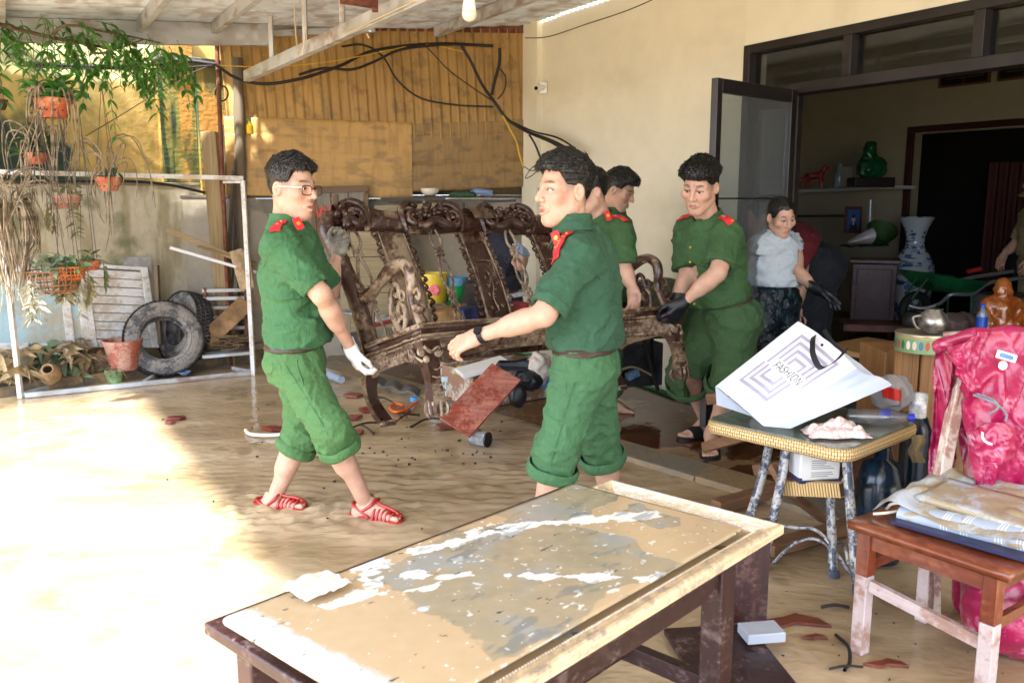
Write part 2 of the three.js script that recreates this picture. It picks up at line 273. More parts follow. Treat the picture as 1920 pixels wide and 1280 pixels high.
  const leaf = part('fixed_leaf', [hbox(2.70, 2.76, 0.115, 2.098, -0.075, -0.03, 0.003), hbox(3.03, 3.09, 0.115, 2.098, -0.075, -0.03, 0.003), hbox(2.76, 3.03, 2.03, 2.098, -0.075, -0.03, 0.003), hbox(2.76, 3.03, 0.115, 0.3, -0.075, -0.03, 0.003), hbox(2.76, 3.03, 1.44, 1.49, -0.075, -0.03, 0.003)], fm, house);
  part('pane', [hbox(2.76, 3.03, 0.3, 2.03, -0.055, -0.05)], mat(0xc4ccd0, 0.03, { transmission: 0.88, thickness: 0 }), leaf);  // milky tint stands in for the bright yard reflected in this glass
}
{ // the open glass door leaf
  const a = hs(3.1, 0, 0.02), b = at(1337, 150, 5.0); b.y = 0; const d = b.clone().sub(a).normalize(), L = 0.86, n = V(d.z, 0, -d.x), up = V(0, 1, 0);
  const bx = (u0, u1, y0, y1, t0, t1, r) => prep(r ? rbox(u1 - u0, y1 - y0, t1 - t0, r) : box(u1 - u0, y1 - y0, t1 - t0)).applyMatrix4(basis(d, up, n, a.clone().addScaledVector(d, (u0 + u1) / 2).addScaledVector(n, (t0 + t1) / 2).setY((y0 + y1) / 2)));
  const t = thing('glass_door', 'dark framed glass door leaf standing open against the cream wall', 'door', a), m = mat(0x2a2423, 0.35, { map: rep(stainT, 0.7) });
  part('door_frame', [bx(0, 0.06, 0.14, 2.12, -0.022, 0.022, 0.004), bx(L - 0.05, L, 0.14, 2.12, -0.022, 0.022, 0.004), bx(0.06, L - 0.05, 2.045, 2.12, -0.022, 0.022, 0.004), bx(0.06, L - 0.05, 0.14, 0.3, -0.022, 0.022, 0.004)], m, t);
  part('pane', [bx(0.06, L - 0.05, 0.3, 2.045, -0.003, 0.003)], mat(0xccd2d4, 0.03, { transmission: 0.93, thickness: 0 }), t);  // greyish tint painted in for the hazy outdoor reflection on the leaf
  part('glazing_bead', [bx(0.06, L - 0.05, 1.46, 1.468, -0.006, 0.006)], m, t);
  const hb = a.clone().addScaledVector(d, L - 0.04).addScaledVector(n, 0.045); part('handle', [rod(hb.clone().setY(0.95), hb.clone().setY(1.1), 0.009), rod(hb.clone().setY(0.97), hb.clone().setY(0.97).addScaledVector(n, -0.05), 0.006), rod(hb.clone().setY(1.08), hb.clone().setY(1.08).addScaledVector(n, -0.05), 0.006)], mat(0x8a8a88, 0.3, { metalness: 1 }), t);
  for (const y of [0.4, 1.2, 1.9]) part('hinge', [rod(a.clone().setY(y), a.clone().setY(y + 0.09), 0.012)], m, t);
}
// ---- left boundary wall: grey render below, mustard paint above with green algae
const LA = V(-2.75, 0, -8.15), LD = V(-0.69, 0, 0.73).normalize(), LN = V(LD.z, 0, -LD.x).multiplyScalar(V(LD.z, 0, -LD.x).dot(V(1, 0, 1)) > 0 ? 1 : -1);
const lw = (s, y, n = 0) => LA.clone().addScaledVector(LD, s).addScaledVector(LN, n).setY(y);
const lbox = (s0, s1, y0, y1, n0, n1, r = 0) => prep(r ? rbox(s1 - s0, y1 - y0, n1 - n0, r) : box(s1 - s0, y1 - y0, n1 - n0)).applyMatrix4(basis(LD, V(0, 1, 0), V().crossVectors(LD, V(0, 1, 0)), lw((s0 + s1) / 2, (y0 + y1) / 2, (n0 + n1) / 2)));
const wallPlane = (s0, s1, y0, y1, n) => sheet(1, 1, (u, v) => lw(mix(s0, s1, u), mix(y0, y1, v), n));
{
  const yel = tex(1024, 640, (u, v) => {      // u from the pillar to the left, v upwards: mustard below, much paler above mid height; algae near the base and in runs
    const a = fbm(u, v, 5, 5, 5, 101), st = fbm(u, v, 40, 3, 4, 102), b = fbm(u, v, 60, 40, 3, 103), e = 0.47 + 0.05 * (fbm(u, 0.3, 6, 1, 3, 107) - 0.5) + 0.025 * u;
    let c = lerp3([0.70, 0.59, 0.33], [0.62, 0.50, 0.25], clamp(a * 1.4 - 0.2)); c = lerp3(c, [0.95, 0.87, 0.62], 0.9 * step(e - 0.01, e + 0.02, v + 0.03 * (b - 0.5)));
    c = lerp3(c, [0.50, 0.43, 0.22], 0.65 * step(0.42, 0.75, st) * step(0.62, 0.25, v));
    const al = Math.exp(-(((u - 0.64) / 0.15) ** 2 + ((v - 0.12) / 0.2) ** 2)) + 0.8 * Math.exp(-(((u - 0.47) / 0.07) ** 2 + ((v - 0.06) / 0.14) ** 2));
    c = lerp3(c, [0.10, 0.16, 0.12], clamp(1.25 * step(0.3, 0.75, al + 0.55 * (fbm(u, v, 14, 14, 5, 105) - 0.5))));
    c = lerp3(c, [0.2, 0.25, 0.14], 0.7 * step(0.55, 0.8, fbm(u, v, 9, 7, 5, 109) + 0.22 * step(0.14, 0.0, v)));
    const m = 1 + 0.1 * (b - 0.5); return [c[0] * m, c[1] * m, c[2] * m];
  });
  const gry = tex(1024, 512, (u, v) => { const a = fbm(u, v, 4, 3, 5, 111), st = fbm(u, v, 30, 3, 4, 112), b = fbm(u, v, 70, 30, 3, 113), d = fbm(u, v, 7, 5, 6, 115); let c = lerp3([0.66, 0.62, 0.53], [0.75, 0.72, 0.63], a); c = lerp3(c, [0.52, 0.47, 0.33], 0.55 * step(0.5, 0.7, st)); c = lerp3(c, [0.33, 0.36, 0.24], 0.6 * step(0.56, 0.72, d)); c = lerp3(c, [0.70, 0.58, 0.40], 0.7 * step(0.36, 0.05, v + 0.22 * (a - 0.5))); const m = 1 + 0.13 * (b - 0.5); return [c[0] * m, c[1] * m, c[2] * m]; });
  yel.wrapS = yel.wrapT = gry.wrapS = gry.wrapT = THREE.ClampToEdgeWrapping;
  const w = thing('boundary_wall', 'stained yard wall, mustard yellow above and grey render below, behind hanging pots', 'wall', lw(0, 0));
  const bm = { bumpMap: rep(bumpT, 6, 5), bumpScale: 0.006 };
  part('wall_core', [lbox(-0.3, 6, -0.04, 3.3, -0.25, -0.02)], mat(0xb99a55, 0.9), w);
  part('upper_render', [wallPlane(0.12, 2.7, 1.6, 3.3, 0)], mat(0xffffff, 0.88, { map: yel, ...bm }), w, { uv: true });
  part('lower_render', [wallPlane(0.12, 2.7, -0.04, 1.585, 0.035)], mat(0xffffff, 0.9, { map: gry, ...bm }), w, { uv: true });
  part('ledge_lip', [lbox(0.12, 6, 1.57, 1.6, -0.02, 0.045, 0.008)], mat(0x8d8468, 0.9, { map: rep(stainT, 0.8) }), w);
  // end pillar with faded ochre paint
  const pil = tex(1024, 512, (v, u) => { const a = fbm(u, v, 4, 6, 5, 121), st = fbm(u, v, 9, 2, 4, 122); let c = lerp3([0.68, 0.50, 0.22], [0.60, 0.43, 0.18], a); c = lerp3(c, [0.40, 0.41, 0.19], 0.85 * step(0.5, 0.62, st)); c = lerp3(c, [0.12, 0.2, 0.13], 0.9 * step(0.63, 0.72, st + 0.06 * (a - 0.5))); c = lerp3(c, [0.24, 0.29, 0.16], 0.7 * step(0.5, 0.7, fbm(u, v, 5, 9, 5, 125) + 0.2 * step(0.6, 0.3, v))); const m = 1 + 0.16 * (fbm(u, v, 40, 80, 2, 127) - 0.5); return [c[0] * m, c[1] * m, c[2] * m]; });
  part('end_pillar', [lbox(-0.42, 0.12, -0.04, 2.62, -0.25, 0.06, 0.01), lbox(0.12, 0.46, 1.6, 2.9, -0.1, 0.035, 0.008)], mat(0xffffff, 0.88, { map: rep(pil, 0.35, 1.6), ...bm }), w);
  part('coping', [lbox(-0.46, 0.5, 2.62, 2.68, -0.28, 0.1, 0.01)], mat(0x8f8a7c, 0.9, { map: rep(stainT, 1) }), w);
}
// low kerb with the flower bed at the foot of the left wall
const bedM = mat(0xffffff, 0.7, { map: rep(muddy([0.36, 0.33, 0.29], [0.55, 0.43, 0.28], 0.45, 131, 0.08), 0.8), bumpMap: rep(bumpT, 2), bumpScale: 0.008 });
struct('bed_kerb', [lbox(-0.9, 6, -0.04, 0.085, 0.36, 0.47, 0.012)], bedM);
struct('bed_soil', [slab(90, 8, (u, v) => { const s = mix(-0.9, 6, u), n = mix(0.03, 0.365, v); return lw(s, 0.07 + 0.03 * n3(s * 5, n * 9, 2) + 0.015 * n3(s * 17, n * 17, 5), n); }, 0.08)], mat(0xffffff, 0.8, { map: rep(mudT, 1, 1), color: 0x8a6c48 }), { uv: false });
// ---- back wall (grey render) behind the bench
const BA = V(0.3, 0, -8.48), BB = V(-3.1, 0, -7.88), BD = BA.clone().sub(BB).normalize(), BN = V(-BD.z, 0, BD.x).multiplyScalar(BD.x > 0 ? 1 : -1);
const bw = (s, y, n = 0) => BB.clone().addScaledVector(BD, s).addScaledVector(BN, n).setY(y), BL = BA.distanceTo(BB);
const bbox = (s0, s1, y0, y1, n0, n1, r = 0) => prep(r ? rbox(s1 - s0, y1 - y0, n1 - n0, r) : box(s1 - s0, y1 - y0, n1 - n0)).applyMatrix4(basis(BD, V(0, 1, 0), BN, bw((s0 + s1) / 2, (y0 + y1) / 2, (n0 + n1) / 2)));
{
  const gt = tex(1024, 512, (u, v) => { const a = fbm(u, v, 6, 3, 5, 141), b = fbm(u, v, 50, 25, 3, 142), d = fbm(u, v, 9, 6, 6, 143); let c = lerp3([0.52, 0.49, 0.43], [0.64, 0.60, 0.53], a); c = lerp3(c, [0.66, 0.55, 0.38], 0.7 * step(0.45, 0.7, d) * step(0.7, 0.35, v)); c = lerp3(c, [0.36, 0.35, 0.32], 0.6 * step(0.58, 0.7, d)); const m = 1 + 0.12 * (b - 0.5); return [c[0] * m, c[1] * m, c[2] * m]; });
  const t = thing('rear_wall', 'low grey rendered wall behind the carved bench, under the yellow sheets', 'wall', bw(0, 0));
  part('wall_core', [bbox(0, BL, -0.04, 1.46, -0.2, 0)], mat(0xffffff, 0.9, { map: rep(gt, 0.32, 0.6), bumpMap: rep(bumpT, 2), bumpScale: 0.008 }), t);
  part('wall_top', [bbox(0, BL, 1.462, 1.49, -0.2, 0.012, 0.006)], mat(0x6d675c, 0.9, { map: rep(stainT, 0.9) }), t);
}

// ================================================================ roof, yellow sheets, cables, lamp
const roofY = (n) => 3.03 - 0.068 * n;               // the roof falls away from the house
const R0 = -0.47, R1 = 9.6, RN = 5.5;
{
  const rt = tex(1024, 512, (u, v) => { const a = fbm(u, v, 5, 4, 5, 151), st = fbm(u, v, 6, 60, 4, 152), b = fbm(u, v, 60, 60, 2, 153); let c = lerp3([0.80, 0.83, 0.87], [0.91, 0.94, 0.98], clamp(a * 1.5 - 0.25)); c = lerp3(c, [0.56, 0.50, 0.46], 0.5 * step(0.4, 0.8, st + 0.25 * (a - 0.5))); c = lerp3(c, [0.45, 0.36, 0.3], 0.35 * step(0.5, 0.85, fbm(u, v, 14, 20, 4, 155))); const m = 1 + 0.1 * (b - 0.5); return [c[0] * m, c[1] * m, c[2] * m]; });
  const t = thing('canopy_roof', 'weathered grey corrugated sheet roof over the yard', 'roof', hs(0, 3, 0));
  const rm = mat(0xffffff, 0.5, { map: rt });
  const wide = 0.84, pitch = 0.07;
  for (let k = 0, s = R0; s < R1; k++, s += wide) {
    const jig = 0.03 * (hash(k, 1, 9) - 0.5), w = wide + pitch * 0.9, nn = 60;
    part('roof_sheet', [slab(nn, 3, (u, v) => { const ss = s + u * w, n = mix(0.012, RN + jig, v); return hs(ss, roofY(n) + 0.009 * Math.sin(ss / pitch * 2 * PI) + (k % 2 ? 0.007 : 0) + 0.004 * n3(ss * 3, n * 3, k), n); }, 0.0012)], rm, t, { uv: true });
  }
}
for (const n0 of [0.012, 1.42]) single('roof_flap', [slab(24, 60, (u, v) => { const n = n0 + u * 1.4, ss = mix(-1.25, R0 + 0.1, v); return hs(ss, roofY(n) + 0.016 + 0.009 * Math.sin(ss / 0.07 * 2 * PI), n); }, 0.0012)], mat(0xc9cbce, 0.5, { map: rep(stainT, 0.8) }), n0 < 1 ? 'grey roof sheet over the ribbed ochre sheets beside the cream wall' : 'grey roof sheet over the ribbed ochre sheets behind the truss', 'roof sheet');
const galvT = tex(512, 256, (u, v) => { const a = fbm(u, v, 8, 8, 5, 161), r = fbm(u, v, 10, 4, 5, 162); let c = lerp3([0.66, 0.67, 0.68], [0.78, 0.79, 0.80], a); c = lerp3(c, [0.48, 0.36, 0.29], 0.7 * step(0.56, 0.8, r)); c = lerp3(c, [0.58, 0.54, 0.49], 0.5 * step(0.42, 0.72, fbm(u, v, 14, 3, 4, 163))); return c; });
const galvM = mat(0xffffff, 0.5, { map: rep(galvT, 0.6, 2), metalness: 0.2 });
const rustM = mat(0xffffff, 0.75, { map: rep(muddy([0.34, 0.15, 0.10], [0.45, 0.28, 0.2], 0.4, 165, 0.1, 256), 1.2) });
// purlins under the sheets, running along the house
for (const [n, s0, s1, drop] of [[0.85, -0.3, 6.5, 0], [1.62, -0.3, 6.5, 0], [2.75, -0.36, 6.5, 0], [3.3, -0.36, 6.5, 0], [4.22, -0.36, 6.5, 0], [5.2, -0.36, 6.5, 0]])
  single('roof_purlin', [bar(hs(s0, roofY(n) - 0.055, n), hs(s1, roofY(n) - 0.055, n), 0.05, 0.09, V(0, 1, 0), 0.004)], galvM, ['grey steel purlin nearest the cream wall under the roof', 'grey steel purlin above the hanging bulb, second from the wall', 'grey steel purlin above the truss end, third from the wall', 'grey steel purlin meeting the left eave beam, fourth from the wall', 'short grey purlin seen at the upper left over the leaves', 'outermost grey purlin at the open roof edge'][[0.85, 1.62, 2.75, 3.3, 4.22, 5.2].indexOf(n)], 'purlin', 'steel purlins under the roof sheets');
// eave beam along the far roof edge
single('eave_beam', [bar(hs(-0.44, roofY(2.3) - 0.09, 2.3), hs(-0.44, roofY(5.5) - 0.09, 5.5), 0.06, 0.17, V(0, 1, 0), 0.004)], galvM, 'long grey steel eave beam above the leafy branch', 'beam');
{ // truss bar crossing under the roof, with its hangers
  const a = at(462, 143, 7.3), b = at(645, 58, 5.6), c = at(820, -20, 4.6);
  const t = thing('truss_bar', 'pale grey square truss bar slanting up below the roof', 'truss', a);
  part('lower_bar', [bar(a, mid(b, c, 1), 0.055, 0.085, V(0, 1, 0), 0.005)], galvM, t);
  for (const [px, py, k] of [[508, 118, 0.2], [583, 84, 0.42], [678, 40, 0.62]]) { const p = a.clone().lerp(c, k), q = p.clone(); q.y = 2.78; if (q.y > p.y + 0.08) part('hanger', [bar(p.clone().setY(p.y + 0.03), q, 0.035, 0.03)], galvM, t); }
  part('wire_loop', [tube([a.clone().lerp(c, 0.36).add(V(0, 0.32, 0)), a.clone().lerp(c, 0.37).add(V(0, 0.1, 0.02)), a.clone().lerp(c, 0.39).add(V(0.0, -0.03, 0.05)), a.clone().lerp(c, 0.42).add(V(0, 0.02, 0.05)), a.clone().lerp(c, 0.43).add(V(0, 0.12, 0.03))], 0.006)], mat(0xbfb39b, 0.6), t);
}
// red purlins at the top of the frame
single('red_crossbar', [bar(at(640, -4, 4.9), at(705, 6, 5.0), 0.05, 0.05), bar(at(703, 0, 5), at(703, 22, 5), 0.03, 0.03)], rustM, 'rust red steel crossbar touching the top edge of the photo', 'beam');
single('rear_beam', [bar(bw(0.5, 2.955, 0.02), bw(BL, 3.0, 0.02), 0.06, 0.09)], rustM, 'rust red beam along the top of the yellow corrugated sheets', 'beam');
single('side_beam', [bar(bw(0.4, 2.8, 0.25), bw(1.9, 2.93, 0.12), 0.05, 0.05)], galvM, 'grey beam end between truss and yellow sheets', 'beam');
// ---- yellow metal sheets standing on the rear wall
function sheetTex(seed, dk) { return tex(512, 512, (u, v) => { const a = fbm(u, v, 4, 5, 5, seed), st = fbm(u, v, 50, 4, 4, seed + 1), d = fbm(u, v, 12, 12, 5, seed + 2); let c = lerp3([0.66, 0.51, 0.26], [0.73, 0.575, 0.31], a); c = lerp3(c, [0.56, 0.42, 0.2], 0.45 * step(0.42, 0.75, st)); c = lerp3(c, [0.42, 0.33, 0.2], 0.45 * step(0.52, 0.78, d)); return [c[0] * dk, c[1] * dk, c[2] * dk]; }); }
const ribbed = (s0, s1, y0, y1, n, pitch, skew, vert, tilt = 0) => {
  const L = vert ? s1 - s0 : y1 - y0, N = Math.round(L / pitch) * 8;
  return vert
    ? slab(N, 4, (u, v) => { const w = u * L / pitch, f = w - Math.floor(w), r = f < 0.16 ? 1 : f < 0.22 ? 1 - (f - 0.16) / 0.06 : f > 0.94 ? (f - 0.94) / 0.06 : 0; const s = mix(s0, s1, u) + skew * v; return bw(s, mix(y0, y1, v) + tilt * u, n + 0.016 * r + 0.004 * n3(s * 3, v * 2, 1)); }, 0.0015)
    : slab(4, N, (u, v) => { const w = v * L / pitch, f = w - Math.floor(w), r = f < 0.06 ? -1 : f < 0.1 ? -1 + (f - 0.06) / 0.04 : 0; const s = mix(s0, s1, u); return bw(s, mix(y0, y1, v) + tilt * u, n + 0.007 * r + 0.006 * n3(s * 2, v * 2, 7)); }, 0.0015);
};
{
  const tA = sheetTex(171, 0.97), tB = sheetTex(181, 0.9), tC = sheetTex(191, 0.78);
  const mk = (t) => mat(0xffffff, 0.55, { map: t });
  const X = (px) => { const u = (px - 960) / FOCAL; return (u * 8.3 + 3.1) / 0.985; };   // station along the rear wall
  for (const [a, b, m, lab] of [[462, 640, tA, 'ochre ribbed metal sheet behind the truss, leftmost of the upright sheets'], [636, 835, tB, 'ochre ribbed metal sheet in the middle, behind the hanging wires'], [830, 992, tB, 'ochre ribbed metal sheet beside the cream wall, with black cables'] ]) single('ribbed_sheet', [ribbed(X(a), X(b), 2.0, 2.985, a === 636 ? 0.045 : 0.04, 0.082, -0.05, true)], mk(m), lab, 'metal sheet', 'upright ochre ribbed sheets', { uv: true });
  single('slatted_sheet', [ribbed(X(456), X(776), 1.49, 2.17, 0.07, 0.135, 0, false, -0.03)], mk(tA), 'mustard sheet with horizontal grooves behind the man in glasses', 'metal sheet', undefined, { uv: true });
  single('slatted_sheet', [ribbed(X(772), X(984), 1.52, 2.13, 0.052, 0.128, 0, false, 0.05)], mk(tC), 'brownish grooved sheet on the right, hanging slightly askew', 'metal sheet', undefined, { uv: true });
}
single('backing_board', [bbox(0.55, BL, 1.492, 2.1, -0.03, 0.012)], mat(0x5f4a22, 0.8, { map: rep(stainT, 0.8) }), 'dark board showing in the gaps behind the ochre sheets', 'board');
// ---- posts at the end of the left wall
const woodM = (hex, a = 1, b = 4, r = 0.75) => mat(hex, r, { map: rep(grainT, a, b), bumpMap: rep(grainT, a, b), bumpScale: 0.002 });
single('timber_post', [bar(at(432, 700, 7.75), at(393, 247, 7.72), 0.13, 0.11, V(0, 0, 1), 0.008)], woodM(0xb59a6a, 0.7, 3), 'square weathered timber post in front of the ochre pillar', 'post');
single('rusty_pipe', [rod(at(432, 690, 7.68), at(406, 82, 7.55), 0.019)], rustM, 'thin rusty pipe rising from the yard to the eave', 'pipe');
single('log_post', [taper([at(462, 690, 7.95), at(452, 450, 7.93), at(449, 250, 7.9), at(444, 108, 7.88)], (t) => 0.058 - 0.012 * t + 0.004 * Math.sin(t * 40), 30, 10)], woodM(0x84745c, 0.6, 2), 'round grey log post at the left edge of the ochre sheets', 'post');
for (const [a, b, i] of [[[418, 640, 7.8], [436, 320, 7.8], 0], [[424, 650, 7.85], [440, 300, 7.85], 1], [[430, 650, 7.9], [444, 330, 7.9], 2]]) single('leaning_cane', [rod(at(...a), at(...b), 0.011)], woodM(0x7d7263, 1, 2), ['thin grey cane leaning beside the rusty pipe, nearest it', 'thin grey cane leaning between pipe and log post, middle one', 'thin grey cane leaning against the log post'][i], 'cane', 'canes leaning behind the post');
// ---- hanging bulb
{
  const p = at(880, 26, 3.2), r = 0.026;
  const t = thing('light_bulb', 'unlit white bulb hanging from the roof', 'light bulb', p);
  part('bulb_globe', [ball(r, p.x, p.y, p.z, 20, 14)], mat(0xd9ccae, 0.35, { clearcoat: 0.3 }), t);
  part('bulb_body', [lathe([[0.024, 0], [0.022, 0.02], [0.015, 0.06], [0.014, 0.085], [0, 0.085]], 20).translate(p.x, p.y + 0.01, p.z)], mat(0xe6e2d6, 0.4), t);
  part('cord', [rod(p.clone().add(V(0, 0.095, 0)), p.clone().setY(roofY(1.6) - 0.02), 0.004)], mat(0x22201e, 0.6), t);
}
// ---- security camera on the pilaster
{
  const p = at(1017, 165, 8.12), t = thing('security_camera', 'small white security camera on the cream pilaster', 'camera', p), w = mat(0xe8e6df, 0.4);
  part('base', [rbox(0.07, 0.1, 0.03, 0.008).translate(p.x + 0.01, p.y, p.z)], w, t); part('body', [rod(p.clone().add(V(0.0, 0, 0.03)), p.clone().add(V(-0.055, -0.012, 0.1)), 0.024, 0.022, 14)], w, t); part('lens', [rod(p.clone().add(V(-0.055, -0.012, 0.1)), p.clone().add(V(-0.062, -0.014, 0.108)), 0.017, 0.017, 12)], mat(0x0a0a0b, 0.1), t);
}
// ---- cables: each one is a thing
const cabM = mat(0x17130f, 0.6), yelM = mat(0xc9a21a, 0.5);
const cab = (label, pts, r, m = cabM, g) => single('cable', [tube(pts.map((p) => at(...p)), r, pts.length * 8, 6)], m, label, 'cable', g);
cab('thick black cable bundle crossing below the leaves to the pipe', [[-20, 112, 7.0], [60, 119, 7.1], [180, 124, 7.2], [280, 121, 7.3], [350, 114, 7.45], [405, 120, 7.5]], 0.016);
cab('second black cable sagging just under the bundle at left', [[-20, 118, 7.0], [100, 127, 7.1], [220, 129, 7.25], [330, 127, 7.4], [405, 122, 7.5]], 0.007);
cab('thick black cable from the pipe sagging under the truss', [[405, 122, 7.5], [440, 145, 7.5], [490, 157, 7.5], [560, 148, 7.55], [640, 122, 7.7], [690, 98, 7.85], [760, 86, 8.0], [830, 82, 8.1], [925, 86, 8.15]], 0.014);
cab('black cable running level above the sagging cables', [[560, 140, 7.6], [605, 128, 7.65], [660, 130, 7.7], [700, 116, 7.8], [745, 95, 7.9], [800, 86, 8.0], [870, 82, 8.1]], 0.012);
cab('cable looping from truss to the junction on the wall', [[640, 87, 7.9], [680, 84, 7.95], [715, 103, 8.0], [745, 150, 8.1], [785, 182, 8.1], [850, 196, 8.1], [925, 200, 8.1]], 0.009);
cab('thick cable dropping diagonally past the ochre sheets', [[865, 86, 8.05], [880, 110, 8.05], [905, 160, 8.05], [930, 195, 8.0], [950, 222, 8.0], [985, 245, 7.95], [1030, 262, 7.7], [1065, 280, 7.5], [1085, 296, 7.4]], 0.015);
cab('slim cable stretched down to the junction', [[800, 88, 8.05], [840, 130, 8.05], [880, 160, 8.05], [925, 190, 8.05]], 0.006);
cab('thick black cable hanging from the red beam', [[937, 90, 8.05], [936, 120, 8.05], [928, 150, 8.05], [922, 178, 8.05]], 0.016);
cab('small cable loop right of the junction', [[937, 128, 8.05], [948, 145, 8.04], [945, 170, 8.03], [933, 186, 8.03]], 0.007);
cab('cable fanning out towards the cream wall', [[952, 224, 8.0], [990, 248, 7.9], [1035, 268, 7.75], [1062, 288, 7.6], [1070, 300, 7.55]], 0.009);
cab('cable bowed above the fan at the cream wall', [[955, 226, 8.0], [1000, 246, 7.9], [1045, 258, 7.7], [1075, 276, 7.5], [1092, 292, 7.4]], 0.008);
cab('yellow and black wire twisting down beside the pilaster', [[942, 215, 8.0], [955, 240, 7.98], [968, 265, 7.97], [974, 290, 7.97], [982, 315, 7.97]], 0.008, yelM);
cab('dark wire hanging down the pilaster', [[992, 252, 7.9], [1002, 268, 7.9], [1012, 292, 7.9], [1018, 310, 7.9]], 0.01);
cab('knotted wire ends dangling by the pilaster', [[982, 312, 7.95], [998, 320, 7.93], [1012, 314, 7.9], [996, 330, 7.92], [985, 334, 7.94], [1000, 312, 7.93], [1020, 305, 7.9]], 0.004);
cab('thin wire tied along the top of the cream wall', [[985, 71, 8.15], [1020, 70, 8.0], [1100, 45, 7.4], [1180, 18, 6.85], [1240, -8, 6.5]], 0.004);
cab('yellow wire stretched beside the black cables', [[405, 122, 7.5], [480, 125, 7.5], [560, 122, 7.6], [640, 112, 7.7], [720, 96, 7.9], [795, 83, 8.05], [870, 97, 8.05]], 0.004, yelM);
cab('pale flex tied along the truss bar', [[645, 66, 5.55], [700, 38, 5.15], [760, 10, 4.8], [790, -5, 4.7]], 0.006, mat(0xb9ab8d, 0.6));
cab('thin wire stretched slantwise across the mustard wall', [[160, 255, 7.2], [240, 207, 7.3], [330, 150, 7.45], [400, 120, 7.5]], 0.004, mat(0x3d2a20, 0.7));
cab('black hose lying on the ledge of the mustard wall', [[0, 340, 6.75], [120, 340, 6.95], [250, 340, 7.3], [320, 347, 7.5], [384, 361, 7.66]], 0.012);
single('cable_coil', [new THREE.TorusGeometry(0.062, 0.008, 6, 24).translate(0, 0, 0).applyMatrix4(basis(V(1, 0, 0.3).normalize(), V(0, 1, 0), V(-0.3, 0, 1).normalize(), at(415, 175, 7.6)))], mat(0x3a2c1c, 0.7), 'coil of brown wire hung on the ochre pillar', 'wire coil');
{ const p = at(468, 238, 7.85), t = thing('yellow_bottle', 'small yellow spray bottle hanging at the left edge of the ochre sheets', 'bottle', p), m = mat(0xd8b51c, 0.35); part('bottle_body', [lathe([[0, -0.06], [0.026, -0.06], [0.03, -0.05], [0.03, 0.01], [0.012, 0.035], [0.012, 0.05], [0, 0.05]], 14).translate(p.x, p.y, p.z)], m, t); part('nozzle', [rbox(0.04, 0.02, 0.018, 0.004).translate(p.x - 0.008, p.y + 0.06, p.z)], mat(0x4a6a2a, 0.4), t); }

// ================================================================ people: one continuous body each, clothes and hair as its children
function surfaceNet(f, lo, hi, c) {
  const B = 4, nx = Math.ceil((hi.x - lo.x) / c / B) * B + 1, ny = Math.ceil((hi.y - lo.y) / c / B) * B + 1, nz = Math.ceil((hi.z - lo.z) / c / B) * B + 1;
  const F = new Float32Array(nx * ny * nz).fill(1), sx = 1, sy = nx, sz = nx * ny, half = B * c * 0.5, lim = half * 1.95 + 0.012, done = new Uint8Array(F.length);
  for (let k = 0; k < nz - 1; k += B) for (let j = 0; j < ny - 1; j += B) for (let i = 0; i < nx - 1; i += B) {
    const d = f(lo.x + i * c + half, lo.y + j * c + half, lo.z + k * c + half), near = Math.abs(d) < lim;
    for (let kk = k; kk <= k + B; kk++) for (let jj = j; jj <= j + B; jj++) for (let ii = i; ii <= i + B; ii++) {
      const o = ii + jj * sy + kk * sz; if (done[o]) continue;
      if (near) { F[o] = f(lo.x + ii * c, lo.y + jj * c, lo.z + kk * c); done[o] = 1; } else F[o] = d;
    }
  }
  const pos = [], idx = [], id = new Int32Array(F.length).fill(-1), cor = [0, sx, sy, sx + sy, sz, sx + sz, sy + sz, sx + sy + sz];
  const E = [[0, 1], [0, 2], [0, 4], [1, 3], [1, 5], [2, 3], [2, 6], [4, 5], [4, 6], [3, 7], [5, 7], [6, 7]];
  for (let k = 0; k < nz - 1; k++) for (let j = 0; j < ny - 1; j++) for (let i = 0; i < nx - 1; i++) {
    const o = i + j * sy + k * sz; let m = 0; for (let q = 0; q < 8; q++) if (F[o + cor[q]] < 0) m |= 1 << q;
    if (m === 0 || m === 255) continue;
    let X = 0, Y = 0, Z = 0, n = 0;
    for (const [a, b] of E) { if (((m >> a) & 1) === ((m >> b) & 1)) continue; const fa = F[o + cor[a]], fb = F[o + cor[b]], t = fa / (fa - fb); X += (a & 1) + t * ((b & 1) - (a & 1)); Y += ((a >> 1) & 1) + t * (((b >> 1) & 1) - ((a >> 1) & 1)); Z += (a >> 2) + t * ((b >> 2) - (a >> 2)); n++; }
    id[o] = pos.length / 3; pos.push(lo.x + (i + X / n) * c, lo.y + (j + Y / n) * c, lo.z + (k + Z / n) * c);
  }
  const quad = (a, b, c2, d, flip) => { if (a < 0 || b < 0 || c2 < 0 || d < 0) return; if (flip) idx.push(a, c2, b, a, d, c2); else idx.push(a, b, c2, a, c2, d); };
  for (let k = 1; k < nz - 1; k++) for (let j = 1; j < ny - 1; j++) for (let i = 1; i < nx - 1; i++) {
    const o = i + j * sy + k * sz, s = F[o] < 0;
    if (s !== F[o + sx] < 0) quad(id[o - sy - sz], id[o - sz], id[o], id[o - sy], !s);
    if (s !== F[o + sy] < 0) quad(id[o - sx - sz], id[o - sx], id[o], id[o - sz], !s);
    if (s !== F[o + sz] < 0) quad(id[o - sx - sy], id[o - sy], id[o], id[o - sx], !s);
  }
  const g = new THREE.BufferGeometry(); g.setAttribute('position', new THREE.Float32BufferAttribute(pos, 3)); g.setIndex(idx); g.computeVertexNormals(); return g;
}
const smin = (a, b, k) => { const h = Math.max(k - Math.abs(a - b), 0) / k; return Math.min(a, b) - h * h * k * 0.25; };
const smax = (a, b, k) => -smin(-a, -b, k);
